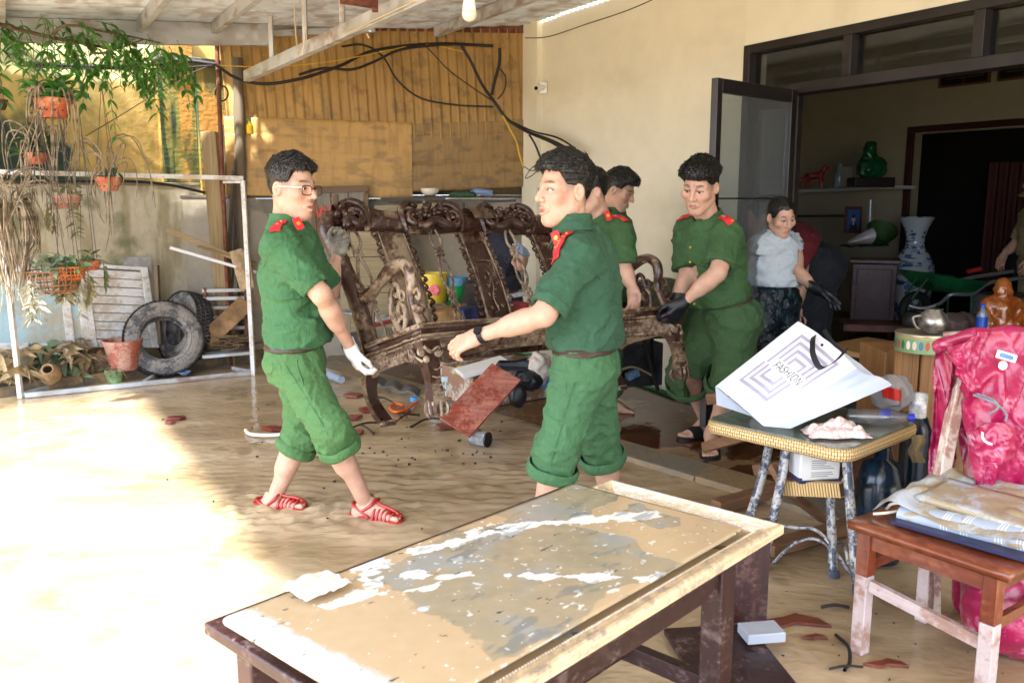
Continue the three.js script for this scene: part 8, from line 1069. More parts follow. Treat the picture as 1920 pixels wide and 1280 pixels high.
single('clear_bag', [meshOf((x, y, z) => ell(x, y, z, 0.09, 0.075, 0.06) - 0.015 * n3(x * 25, y * 25, z * 25), [V(0, 0, 0)], 0.13, 0.008).translate(...at(1672, 735, 3.6).toArray())], mat(0xc9c9cc, 0.12, { transmission: 0.6, thickness: 0 }), 'crinkled clear plastic bag behind the shopping bag', 'plastic bag'); single('snack_packet', [slab(8, 6, (u, v) => at(1655 + u * 34, 722 + v * 22 + 9 * u, 3.52 + 0.02 * Math.sin(u * 6)), 0.004)], mat(0xc02c24, 0.35), 'red and yellow snack packet behind the shopping bag', 'packet');
{ const c = at(1526, 898, 3.4), lt = canv(256, 256, (g, w, h) => { g.fillStyle = '#e6e4de'; g.fillRect(0, 0, w, h); g.fillStyle = '#3a7a3a'; g.beginPath(); g.moveTo(30, 60); g.lineTo(45, 90); g.lineTo(18, 90); g.fill(); for (let i = 0; i < 19; i++) { g.fillStyle = i % 6 === 3 ? '#e6e4de' : '#6b6a70'; g.fillRect(60, 16 + i * 12, 90 + 90 * hash(i, 2, 4), 4); } }), t = thing('paint_can', 'white labelled plastic canister under the wicker table', 'canister', c), R = V(0.86, 0, -0.5); part('can_body', [rbox(0.17, 0.2, 0.11, 0.012).rotateY(0.12).translate(c.x, c.y + 0.1, c.z)], mat(0xd8d8d6, 0.4), t); const lb = new THREE.PlaneGeometry(0.15, 0.17).translate(0, 0, 0.057).rotateY(0.12).translate(c.x, c.y + 0.1, c.z); part('label', [lb], mat(0xffffff, 0.4, { map: lt }), t, { uv: true }); part('can_base', [rbox(0.174, 0.025, 0.114, 0.006).rotateY(0.12).translate(c.x, c.y + 0.012, c.z)], mat(0x2c2f55, 0.4), t); }
// timber pieces lying about under the tables
const lum = woodM(0xa87c5a, 1.2, 4), lumber = (a, b, w, h, lab) => single('timber_piece', [bar(a, b, w, h, V(0, 1, 0), 0.004)], lum, lab, 'timber');
lumber(at(1324, 838, 3.9), at(1412, 812, 3.6), 0.05, 0.045, 'pale sawn timber end sticking out by the black sandal'); lumber(at(1330, 748, 4.0), at(1420, 738, 3.8), 0.05, 0.05, 'timber block end showing left of the shopping bag'); lumber(at(1416, 880, 3.75), at(1560, 862, 3.55), 0.05, 0.05, 'square timber end left of the white canister'); lumber(atY(1342, 950, 0.05), atY(1500, 905, 0.05), 0.06, 0.06, 'long brown timber on the floor behind the picture frame corner'); lumber(atY(1440, 1030, 0.04), atY(1660, 965, 0.04), 0.07, 0.05, 'long brown timber lying between the wicker table legs'); lumber(at(1484, 925, 3.55), atY(1546, 975, 0.05), 0.05, 0.03, 'slanting light brown strut under the wicker table'); lumber(at(1447, 872, 3.5), at(1466, 905, 3.45), 0.03, 0.03, 'short strut beside the mud streaked table leg');
lumber(atY(1692, 960, 0.0), at(1692, 758, 3.75), 0.08, 0.08, 'upright timber post behind the right corner of the wicker table'); single('brown_panel', [bar(at(1590, 880, 3.95), at(1680, 880, 3.8), 0.02, 0.26)], woodM(0x7a4a30, 1, 3), 'reddish brown panel standing behind the wicker table', 'panel'); lumber(atY(1600, 905, 0.1), atY(1680, 960, 0.02), 0.04, 0.04, 'thin batten sloping under the reddish brown panel');
{ const a = at(1580, 644, 4.9), b = at(1702, 664, 4.6); const t = thing('yellow_chest', 'yellowish wooden chest behind the wicker table with grained boards', 'chest', mid(a, b).setY(0)), m = woodM(0xbc9258, 0.9, 2, 0.45); part('chest_top', [bar(a, b, 0.5, 0.03, V(0, 1, 0), 0.004)], m, t); part('front_board', [bar(a.clone().setY(a.y - 0.16).add(V(0.1, 0, 0.2)), b.clone().setY(b.y - 0.16).add(V(0.1, 0, 0.2)), 0.03, 0.28, V(0, 1, 0), 0.004)], m, t); part('side_board', [bar(b.clone().setY(0.2).add(V(0, 0, 0.1)), b.clone().setY(0.2).add(V(-0.1, 0, -0.3)), 0.03, 0.4)], m, t); }
{ const c = at(1728, 800, 4.0), t = thing('wooden_stump', 'wooden cabinet corner carrying the round biscuit tin', 'cabinet', c.clone().setY(0)), m = woodM(0xb5834f, 0.7, 2); for (let i = 0; i < 3; i++) part('cabinet_board', [rbox(0.115, 0.78, 0.05, 0.006).translate(c.x - 0.1 + i * 0.122, 0.39, c.z + 0.004 * i)], m, t); part('cabinet_body', [rbox(0.36, 0.76, 0.3, 0.006).translate(c.x, 0.38, c.z - 0.18)], m, t); const lab = canv(512, 64, (g, w, h) => { g.fillStyle = '#7f9c74'; g.fillRect(0, 0, w, h); for (let i = 0; i < 14; i++) { g.fillStyle = ['#d9d2b4', '#4a6a8a', '#b6553c', '#3f6b3f', '#e8e4d6'][i % 5]; g.beginPath(); g.ellipse(i * 38 + 14, 34, 13, 17, 0, 0, 7); g.fill(); } g.fillStyle = '#caa84e'; g.fillRect(0, 0, w, 7); }), tn = at(1728, 680, 3.95), tt = thing('biscuit_tin', 'round printed biscuit tin on the wooden cabinet', 'tin', tn.clone().setY(0.78)); part('tin_side', [new THREE.CylinderGeometry(0.118, 0.118, 0.075, 40, 1, true).translate(tn.x, 0.82, tn.z)], mat(0xffffff, 0.35, { map: rep(lab, 2, 1) }), tt, { uv: true }); part('lid', [lathe([[0.12, 0.855], [0.122, 0.862], [0.118, 0.868], [0.108, 0.864], [0, 0.864]], 40).translate(tn.x, 0, tn.z)], mat(0xb9b09a, 0.3, { metalness: 0.6 }), tt); const po = at(1746, 655, 3.9), s = thing('metal_pot', 'dented silvery metal pot standing on the biscuit tin', 'pot', po.clone().setY(0.87)); part('pot_body', [lathe([[0.03, 0], [0.055, 0.02], [0.066, 0.05], [0.055, 0.085], [0.035, 0.1], [0.04, 0.11], [0.03, 0.11]], 28).translate(po.x, 0.87, po.z)], mat(0xb4b0a8, 0.3, { metalness: 0.8, map: rep(stainT, 5) }), s); part('handle', [tube([V(po.x - 0.05, 0.95, po.z), V(po.x - 0.09, 0.94, po.z), V(po.x - 0.075, 0.9, po.z), V(po.x - 0.06, 0.89, po.z)], 0.006, 20)], mat(0x8a867c, 0.4, { metalness: 0.7 }), s); }
{ const c = at(1722, 765, 3.6), t = thing('thermos', 'dark blue bottle with white and blue top behind the wicker table', 'bottle', c.clone().setY(0)); part('bottle_body', [lathe([[0.0, 0], [0.06, 0], [0.062, 0.5], [0.04, 0.56], [0, 0.56]], 24).translate(c.x, 0, c.z)], mat(0x13202e, 0.25), t); part('bottle_top', [lathe([[0.034, 0.56], [0.036, 0.66], [0, 0.665]], 20).translate(c.x, 0, c.z)], mat(0xffffff, 0.4, { map: rep(stainT, 9) }), t); } single('dark_jug', [lathe([[0, 0], [0.09, 0], [0.1, 0.3], [0.07, 0.4], [0.03, 0.42], [0.03, 0.47], [0, 0.47]], 26).translate(...at(1715, 1, 3.4).setY(0.02).toArray())], mat(0x173244, 0.2, { map: rep(stainT, 3) }), 'dark blue plastic jug standing under the table rim at right', 'jug'); single('white_jar', [lathe([[0, 0], [0.035, 0], [0.035, 0.06], [0.028, 0.07], [0, 0.07]], 18).rotateZ(1.2).translate(...atY(1606, 912, 0.04).toArray())], mat(0xe0e0e2, 0.35), 'small white jar lying under the wicker table', 'jar');
single('rag_strip', [slab(6, 14, (u, v) => at(1706 + u * 26 + 4 * Math.sin(v * 8), 815 + v * 52, 3.42 + 0.01 * Math.sin(u * 9)), 0.003)], mat(0xb39c70, 0.9, { map: rep(mudT, 5) }), 'tan rag hanging from the right corner of the wicker table', 'rag');
// ================================================================ chairs, raincoat and papers at the right
{ const wd = mat(0xffffff, 0.3, { map: rep(muddy([0.42, 0.19, 0.10], [0.52, 0.30, 0.2], 0.3, 801, 0.2), 1.5), clearcoat: 0.4 }), wl = mat(0xffffff, 0.6, { map: rep(muddy([0.74, 0.68, 0.67], [0.56, 0.42, 0.36], 0.2, 803, 0.05), 2) }), A = atY(1612, 1222, 0), B = V(1.325, 0, -2.42), U = B.clone().sub(A).normalize(), Wd = V(-U.z, 0, U.x).dot(V(0, 0, -1)) > 0 ? V(-U.z, 0, U.x) : V(U.z, 0, -U.x), L = 0.4, p = (u, w, y) => A.clone().addScaledVector(U, u).addScaledVector(Wd, w).setY(y);
  const t = thing('wooden_chair', 'brown wooden chair with whitened lower legs holding muddy papers', 'chair', p(0.2, 0.2, 0)); part('seat', [slab(10, 10, (u, v) => p(mix(-0.04, L + 0.06, u), mix(-0.05, 0.43, v), 0.452 - 0.01 * Math.sin(u * PI) * Math.sin(v * PI)), 0.028)], wd, t);
  for (const [u, w] of [[0, 0], [L, 0], [0, 0.38], [L, 0.38]]) { const l = part('leg', [bar(p(u, w, 0.27), p(u, w, 0.425), 0.045, 0.045, U, 0.004)], wd, t); part('muddy_foot', [bar(p(u, w, 0), p(u, w, 0.2695), 0.0445, 0.0445, U, 0.004)], wl, l); } part('rail', [bar(p(0.023, 0, 0.39), p(L - 0.023, 0, 0.39), 0.022, 0.055)], wd, t); part('rail', [bar(p(0, 0.023, 0.39), p(0, 0.357, 0.39), 0.022, 0.055)], wd, t); part('rail', [bar(p(L, 0.023, 0.39), p(L, 0.357, 0.39), 0.022, 0.055)], wd, t); part('stretcher', [bar(p(0.023, 0, 0.24), p(L - 0.023, 0, 0.2), 0.02, 0.038)], wl, t); part('stretcher', [bar(p(0, 0.023, 0.3), p(0, 0.357, 0.3), 0.02, 0.035)], wd, t); part('stretcher', [bar(p(L, 0.023, 0.26), p(L, 0.357, 0.26), 0.02, 0.035)], wd, t); for (const u of [0, L]) part('back_post', [bar(p(u, 0.41, 0.43), p(u, 0.5, 0.86), 0.04, 0.03, U, 0.004)], wd, t);
  const pm1 = mat(0xffffff, 0.3, { map: rep(muddy([0.68, 0.72, 0.76], [0.60, 0.53, 0.40], 0.42, 811, 0.03), 2.5) }), pT = canv(512, 256, (g, w, h) => { g.fillStyle = '#a3aebd'; g.fillRect(0, 0, w, h); g.strokeStyle = '#e6e8ea'; g.lineWidth = 3; for (const x of [150, 210, 310, 370]) { for (let i = -1; i < 2; i++) { g.beginPath(); g.moveTo(x + i * 9, 60); g.lineTo(x + i * 9, 190); g.stroke(); } g.strokeRect(x - 18, 45, 36, 12); g.strokeRect(x - 18, 190, 36, 12); } g.fillStyle = 'rgba(160,135,95,0.7)'; for (let i = 0; i < 40; i++) { g.beginPath(); g.ellipse(hash(i, 1, 8) * w, hash(i, 2, 8) * h, 30 * hash(i, 3, 8), 9, 0.3, 0, 7); g.fill(); } });
  single('plastic_sheet', [slab(40, 24, (u, v) => { const q = p(mix(-0.02, 0.5, u) , mix(0.05, 0.42, v), 0.5); q.y += 0.05 * v + 0.02 * Math.abs(n3(u * 4, v * 4, 3)) * 2 + 0.035 * Math.sin(u * 9 + v * 3) * 0.3 - 0.03 * step(0.12, 0, u); return q; }, 0.0015)], pm1, 'folded grey muddy plastic sheet on the brown chair', 'plastic sheet'); single('rolled_paper', [sheet(20, 20, (u, v) => { const a = v * 2 * PI, c = mid(p(0.06, 0.1, 0.475), p(0.56, 0.16, 0.5), u), r = 0.03 + 0.012 * u; return c.addScaledVector(Wd, Math.cos(a) * r * 1.5).add(V(0, Math.sin(a) * r, 0)); })], mat(0xffffff, 0.4, { map: pT }), 'rolled grey packet printed with columns on the brown chair', 'packet', undefined, { uv: true }); single('paper_stack', [slab(24, 10, (u, v) => p(mix(0.08, 0.54, u), mix(0.12, 0.32, v), 0.535 + 0.02 * v + 0.004 * n3(u * 5, v * 5, 8)), 0.02)], pm1, 'stack of muddy grey papers lying behind the rolled packet', 'papers'); single('blue_folder', [bar(p(0.06, 0.07, 0.462), p(0.56, 0.1, 0.466), 0.1, 0.01)], mat(0x22264a, 0.4), 'dark blue folder under the rolled packet', 'folder'); single('tie_string', [tube([p(0.0, 0.1, 0.47), p(0.03, 0.08, 0.5), p(0.06, 0.1, 0.505), p(0.05, 0.12, 0.48), p(0.02, 0.06, 0.47), p(-0.01, 0.04, 0.462)], 0.005, 40, 6)], mat(0xd6cdb6, 0.8), 'pale string knotted round the rolled packet', 'string');
}
{ // cream chair under the raincoat
  const m = mat(0xffffff, 0.45, { map: rep(muddy([0.84, 0.79, 0.72], [0.60, 0.42, 0.38], 0.2, 831, 0.04), 2) }), t = thing('cream_chair', 'cream painted chair back showing beneath the magenta raincoat', 'chair', at(1800, 950, 2.9).setY(0)), a = at(1752, 965, 2.88), b = at(1800, 715, 2.98), c = at(1935, 980, 2.75), d = at(1975, 700, 2.85); part('back_post', [bar(a, b, 0.04, 0.05, V(0, 0, 1), 0.006)], m, t); part('back_post', [bar(c, d, 0.04, 0.05, V(0, 0, 1), 0.006)], m, t); const cv = [at(1762, 912, 2.88), at(1800, 920, 2.85), at(1840, 926, 2.82), at(1880, 938, 2.8), at(1925, 962, 2.77)]; part('lower_rail', [slab(24, 3, (u, v) => curve(cv).getPointAt(u).add(V(0, -0.03 - v * (0.035 + 0.014 * Math.cos(u * PI * 2)), 0)), 0.022)], m, t); part('top_rail', [bar(at(1770, 640, 2.99), at(1985, 628, 2.85), 0.04, 0.06)], m, t); part('chair_leg', [bar(a.clone(), a.clone().setY(0).add(V(0.05, 0, -0.05)), 0.04, 0.045, V(0, 0, 1), 0.005)], m, t); part('chair_leg', [bar(c.clone(), c.clone().setY(0).add(V(0.03, 0, -0.05)), 0.04, 0.045, V(0, 0, 1), 0.005)], m, t); part('chair_seat', [bar(at(1770, 985, 3.0).setY(0.43), at(1940, 985, 2.85).setY(0.43), 0.4, 0.03)], m, t);
  const coat = mat(0xffffff, 0.28, { map: rep(muddy([0.60, 0.075, 0.27], [0.80, 0.58, 0.60], 0.0, 841, 0.06, 512, 8), 1.6), bumpMap: rep(creaseT, 2), bumpScale: 0.003, clearcoat: 0.3, clearcoatRoughness: 0.25, specularIntensity: 1 }), f = thing('raincoat', 'wet magenta raincoat draped over the cream chair back', 'raincoat', at(1840, 900, 2.85).setY(0.4)), crs = (a) => { const q = 1 - Math.min(1, Math.abs(a) * 2.6); return q * q; }, fold = (u, v, k) => 0.035 * n3(u * 2.6 + k + v, v * 1.6, k) + 0.026 * crs(n3(u * 3.4 + v * 2.4 + k, v * 1.2 - u, 4)) + 0.006 * crs(n3(u * 7 - v * 4, v * 5 + k, 9)) + 0.001 * n3(u * 22, v * 20, k);
  part('front_flap', [slab(50, 50, (u, v) => { const L0 = mix(1765, 1958, u), y0 = mix(652, 620, step(0, 0.35, u)) + 2 * u, yb = mix(760, 920, step(0.0, 0.34, u)) - 20 * step(0.75, 1, u); const lx = L0 + (u < 0.3 ? (1 - u / 0.3) * v * 46 : 0), p = at(lx, mix(y0, yb, v), 2.83 - 0.05 * Math.sin(v * 2.6) - 0.06 * u); return p.add(V(0, 0, fold(u, v, 2) * 1.3)); }, 0.002)], coat, f); part('side_panel', [slab(24, 40, (u, v) => at(mix(1752, 1800, u) - 18 * v, mix(650, 972, v) + 26 * u * (1 - v), 3.02 - 0.04 * u).add(V(0, 0, fold(u, v, 7))), 0.002)], coat, f); part('back_panel', [slab(30, 40, (u, v) => at(mix(1800, 1985, u), mix(640, 960, v), 3.03).add(V(0, 0, fold(u, v, 9))), 0.002)], coat, f); part('collar_roll', [taper([at(1756, 652, 2.97), at(1800, 634, 2.9), at(1860, 624, 2.86), at(1960, 626, 2.8)], (v) => 0.022 + 0.004 * Math.sin(v * 20), 30, 9)], coat, f);
  part('pocket_flap', [slab(24, 16, (u, v) => at(mix(1828, 1908, u), mix(802, 850, v) + 16 * Math.sin(u * PI) * v - 10 * Math.sin(u * PI) * (1 - v), 2.70 - 0.035 * Math.sin(u * PI)).add(V(0, 0, 0.5 * fold(u, v, 4))), 0.002)], coat, f); const bp = at(1888, 668, 2.735), bn = V(-0.15, 0.1, 1), bt = canv(128, 48, (g) => { g.fillStyle = '#e8e8ee'; g.fillRect(0, 0, 128, 48); g.fillStyle = '#3567a8'; g.beginPath(); g.roundRect(8, 8, 100, 32, 14); g.fill(); g.fillStyle = '#cfe0f2'; g.font = '14px sans-serif'; g.fillText('·······', 22, 28); }), bg = part('badge', [plate(bp, bn, V(0.28, 1, 0), 0.062, 0.026, 0.006, 0.003)], mat(0xe6e6ea, 0.4), f); part('badge_print', [new THREE.PlaneGeometry(0.056, 0.021).applyMatrix4(basis(V(0.95, -0.3, 0.17).normalize(), V(0.28, 0.95, -0.06).normalize(), V(-0.14, 0.1, 0.98).normalize(), bp.clone().add(V(0, 0, 0.0055))))], mat(0xffffff, 0.35, { map: bt }), bg, { uv: true }); part('sticker', [new THREE.CylinderGeometry(0.014, 0.014, 0.003, 20).rotateX(PI / 2).translate(...at(1881, 685, 2.735).toArray())], mat(0xf2eef0, 0.5), f); part('cord_tie', [tube([at(1826, 740, 2.72), at(1848, 748, 2.69), at(1872, 760, 2.68), at(1888, 778, 2.69), at(1886, 790, 2.69)], 0.0042, 30, 6)], mat(0x77747f, 0.7), f); part('cord_tie', [tube([at(1832, 738, 2.72), at(1866, 752, 2.68), at(1872, 764, 2.675), at(1855, 776, 2.69)], 0.004, 30, 6)], mat(0x77747f, 0.7), f); part('buckle_ring', [tube([at(1843, 808, 2.68), at(1844, 822, 2.67), at(1858, 832, 2.665), at(1874, 824, 2.67), at(1877, 802, 2.68)], 0.0042, 30, 6)], mat(0xf0e8ec, 0.3), f);
  const bgm = coat, sack = (c, a, b, d, lab) => single('plastic_sack', [meshOf((x, y, z) => ell(x, y, z, a, b, d) - 0.02 * n3(x * 11, y * 11, z * 11) - 0.008 * n3(x * 30, y * 30, z * 30), [V(0, 0, 0)], Math.max(a, b, d) + 0.06, 0.012).translate(c.x, b, c.z)], bgm, lab, 'sack'); sack(atY(1890, 1230, 0), 0.16, 0.2, 0.13, 'muddy magenta sack standing under the brown chair'); sack(atY(1812, 1150, 0), 0.07, 0.14, 0.07, 'smaller pinkish white bundle behind the brown chair leg'); single('printed_bag', [bar(at(1905, 800, 2.9), at(1960, 800, 2.85), 0.05, 0.24, V(0, 1, 0), 0.01)], mat(0x6a1836, 0.35, { map: rep(stainT, 4) }), 'dark maroon bag at the right photo edge behind the raincoat', 'bag');
  for (const [pts, r, lab] of [[[[1568, 1190], [1592, 1215], [1594, 1240], [1584, 1256]], 0.006, 'curved dark twig in the water left of the brown chair'], [[[1555, 1254], [1585, 1248], [1618, 1250]], 0.004, 'thin straight twig below the curved dark twig'], [[[1540, 1138], [1565, 1134], [1592, 1138]], 0.006, 'black twig floating beneath the wicker table']]) single('twig', [tube(pts.map((q, i) => atY(q[0], q[1], 0.008 + 0.012 * (i % 2))), r, 24, 6)], mat(0x241c18, 0.7), lab, 'twig'); for (const [x, y, s, lab] of [[1490, 1165, 0.16, 'large red tile chip showing through the water under the tables'], [1665, 1245, 0.08, 'small red tile chip in the water right of the twigs'], [1530, 1195, 0.05, 'red chip beside the clear plastic box']]) { const c = atY(x, y, 0.004); single('tile_shard', [extrude([[-s, -s * 0.1], [-s * 0.4, -s * 0.3], [-0.05 * s, -s * 0.12], [s * 0.7, -0.28 * s], [s * 0.55, 0.05 * s], [s * 0.1, s * 0.3], [-s * 0.2, s * 0.12]], 0.008, 0.001).rotateX(-PI / 2).translate(c.x, c.y, c.z)], mat(0x8e4632, 0.5, { map: rep(mudT, 4) }), lab, 'tile shard'); }
}
// ================================================================ inside the house
{ const c = at(1706, 600, 9.2).setY(0.1), vt = canv(512, 1024, (g, w, h) => { g.fillStyle = '#b9c4cc'; g.fillRect(0, 0, w, h); g.strokeStyle = g.fillStyle = '#27407a'; for (let k = 0; k < 260; k++) { const x = hash(k, 1, 9) * w, y = h * (0.4 + 0.52 * hash(k, 2, 9)); g.globalAlpha = 0.35 + 0.4 * hash(k, 3, 9); g.beginPath(); g.ellipse(x, y, 5 + 22 * hash(k, 4, 9), 3 + 10 * hash(k, 5, 9), 0, 0, 7); g.fill(); } g.globalAlpha = 0.9; for (const x0 of [120, 380]) for (let f = 0; f < 6; f++) { g.fillRect(x0 - 30 + f * 3, 560 - f * 34, 60 - f * 6, 7); g.fillRect(x0 - 20 + f * 2, 566 - f * 34, 7, 28); g.fillRect(x0 + 14 - f * 2, 566 - f * 34, 7, 28); } for (let k = 0; k < 6; k++) { g.beginPath(); g.ellipse(40 + k * 85, 130, 16, 50, 0.2, 0, 7); g.fill(); } g.globalAlpha = 0.5; g.fillStyle = '#a48f66'; g.fillRect(0, 240, w, 60); });
  const t = thing('floor_vase', 'tall blue and white porcelain floor vase with landscape painting', 'vase', c); part('vase_body', [lathe([[0.09, 0], [0.13, 0.02], [0.17, 0.2], [0.21, 0.5], [0.205, 0.66], [0.15, 0.78], [0.095, 0.86], [0.09, 0.95], [0.12, 1.06], [0.17, 1.16], [0.175, 1.17], [0.16, 1.17], [0.08, 0.95], [0.08, 0.86]].map((p) => [p[0], p[1]]), 40).translate(c.x, c.y, c.z)], mat(0xffffff, 0.08, { map: vt, clearcoat: 0.6 }), t, { uv: true }); }
{ const a = at(1588, 590, 8.9).setY(0.1), X = V(0.498, 0, 0.867), m = mat(0xffffff, 0.35, { map: rep(muddy([0.28, 0.13, 0.14], [0.34, 0.25, 0.24], 0.25, 861, 0.15, 256), 1.5) }), t = thing('cabinet', 'dark red wooden side cabinet below the shelf inside the house', 'cabinet', a), M = basis(V(0.93, 0, 0.36), V(0, 1, 0), V(-0.36, 0, 0.93), a.clone().add(V(0.03, 0, 0))), P = pm(M); P('cabinet_body', [rbox(0.42, 0.62, 0.36, 0.008, 0.21, 0.4, -0.18)], m, t); P('cabinet_top', [rbox(0.48, 0.04, 0.42, 0.008, 0.21, 0.735, -0.18)], m, t); P('door_panel', [rbox(0.33, 0.5, 0.015, 0.006, 0.21, 0.41, 0.006)], m, t); for (const x of [0.03, 0.39]) for (const z of [-0.03, -0.33]) P('leg', [taper([V(x, 0.1, z), V(x * 1.02, 0.05, z), V(x, 0, z)], (v) => 0.035 - 0.012 * Math.sin(v * 3), 10, 8)], m, t); P('skirt', [rbox(0.36, 0.05, 0.02, 0.006, 0.21, 0.075, -0.01)], m, t);
  single('paper_cone', [slab(8, 8, (u, v) => at(1588 + 48 * u, 456 - 26 * u * v - 4 * v, 8.7).add(V(0, 0, 0.1 * Math.sin(v * 3))), 0.003)], mat(0xd4d2d8, 0.7), 'white paper folded up on top of the red cabinet', 'paper'); { const b = at(1650, 442, 8.75); single('green_basket', [lathe([[0.0, -0.05], [0.1, -0.05], [0.15, 0.08], [0.14, 0.08], [0.09, -0.04]], 24).rotateX(0.7).translate(b.x, b.y, b.z)], mat(0x2c4f1e, 0.5), 'green plastic basket tipped on top of the red cabinet', 'basket'); } single('dark_cloth', [slab(16, 6, (u, v) => at(1592 + 76 * u, 459 + 4 * v, 8.6).add(V(0, 0.02 * n3(u * 6, v, 2), -0.25 * v)), 0.01)], mat(0x14162a, 0.8), 'navy cloth lying along the red cabinet top', 'cloth');
  const pc = at(1600, 412, 9.3), pt = canv(96, 128, (g) => { g.fillStyle = '#2c5390'; g.fillRect(0, 0, 96, 128); g.fillStyle = '#1c222c'; g.beginPath(); g.ellipse(48, 122, 34, 44, 0, 0, 7); g.fill(); g.fillStyle = '#c09478'; g.beginPath(); g.ellipse(48, 58, 15, 20, 0, 0, 7); g.fill(); g.fillStyle = '#15110f'; g.beginPath(); g.ellipse(48, 42, 16, 10, 0, 0, 7); g.fill(); g.fillStyle = '#dcdcdc'; g.fillRect(44, 80, 8, 16); }), f = thing('framed_portrait', 'small framed portrait with blue background above the red cabinet', 'picture', pc); part('frame', [rbox(0.18, 0.28, 0.025, 0.005).translate(pc.x, pc.y, pc.z)], mat(0x4a1c16, 0.4), f); part('picture', [new THREE.PlaneGeometry(0.125, 0.21).translate(pc.x, pc.y, pc.z + 0.0145)], mat(0xffffff, 0.3, { map: pt }), f, { uv: true }); }
{ const a = hs(-1.1, 1.53, -4.25), b = hs(0.78, 1.58, -4.25), t = thing('wall_shelf', 'white shelf board on the inner wall carrying ornaments', 'shelf', a), m = mat(0xc9ccce, 0.5); part('shelf_board', [bar(a, b, 0.36, 0.035, V(0, 1, 0), 0.004)], m, t); part('shelf_post', [rod(at(1633, 374, 9.2), at(1630, 455, 9.2), 0.022)], mat(0xa9b0b2, 0.35, { metalness: 0.5 }), t); part('under_rail', [bar(a.clone().add(V(0, -0.3, 0)), hs(0.1, 1.26, -4.3), 0.03, 0.03)], mat(0x3a3734, 0.6), t);
  const o = (px, d) => { const p = at(px, 360, d); p.y = 1.575; return p; }; const g = at(1631, 300, 9.3); { const s = thing('green_figurine', 'dark green carved ornament on black base on the shelf', 'ornament', o(1632, 9.3)), q = o(1632, 9.3); part('carving', [meshOf((x, y, z) => smin(smin(ell(x, y - 0.1, z, 0.16, 0.13, 0.09), ell(x + 0.03, y - 0.26, z, 0.07, 0.09, 0.06), 0.05), ell(x + 0.01, y - 0.34, z, 0.06, 0.03, 0.05), 0.03) - 0.025 * n3(x * 18, y * 18, z * 18), [V(0, 0, 0), V(0, 0.38, 0)], 0.22, 0.016).translate(q.x, q.y + 0.09, q.z)], mat(0x14502c, 0.2), s); part('base', [rbox(0.42, 0.1, 0.22, 0.01).translate(q.x, q.y + 0.05, q.z)], mat(0x141011, 0.4), s); }
  for (const [px, h, lab] of [[1506, 0.16, 'small red horse ornament at the shelf left'], [1527, 0.24, 'larger red horse ornament rearing on the shelf']]) { const q = o(px, 9.9), k = h / 0.2; single('horse_figurine', [meshOf(limbs([[V(-0.06, 0.1, 0), V(0.05, 0.12, 0), 0.035, 0.03], [V(0.05, 0.12, 0), V(0.09, 0.19, 0), 0.026, 0.018], [V(0.09, 0.19, 0), V(0.13, 0.17, 0), 0.018, 0.011], [V(-0.06, 0.1, 0.015), V(-0.07, 0, 0.015), 0.018, 0.01], [V(0.05, 0.11, 0.015), V(0.06, 0, 0.015), 0.016, 0.01], [V(-0.06, 0.1, -0.015), V(-0.05, 0, -0.015), 0.018, 0.01], [V(0.05, 0.11, -0.015), V(0.09, 0.03, -0.015), 0.016, 0.01], [V(-0.08, 0.11, 0), V(-0.13, 0.04, 0), 0.014, 0.01]], 0.02), [V(-0.13, 0, 0), V(0.13, 0.2, 0)], 0.05, 0.008).scale(k, k, k).rotateY(-0.4).translate(q.x, q.y, q.z)], mat(0x7a1c16, 0.3), lab, 'ornament'); } { const q = o(1588, 9.6); single('photo_frame', [rbox(0.13, 0.22, 0.02, 0.004).rotateX(-0.15).rotateY(-0.5).translate(q.x, q.y + 0.11, q.z)], mat(0x7a7468, 0.4), 'small standing photo frame in the middle of the shelf', 'photo frame'); const r = o(1572, 9.7); single('glass_jar', [lathe([[0, 0], [0.05, 0], [0.055, 0.13], [0.03, 0.16], [0.04, 0.19], [0.02, 0.25], [0, 0.26]], 18).translate(r.x, r.y, r.z)], mat(0x8ea4b4, 0.1, { transmission: 0.4, thickness: 0 }), 'bluish glass ornament beside the photo frame', 'ornament'); const e = o(1490, 10.1); single('silver_ornament', [meshOf((x, y, z) => ell(x, y - 0.06, z, 0.06, 0.06, 0.05) - 0.03 * n3(x * 30, y * 30, z * 30), [V(0, 0.05, 0)], 0.12, 0.01).translate(e.x, e.y, e.z)], mat(0xb9c4cc, 0.15, { metalness: 0.9 }), 'shiny silver ornament at the far left of the shelf', 'ornament'); } }
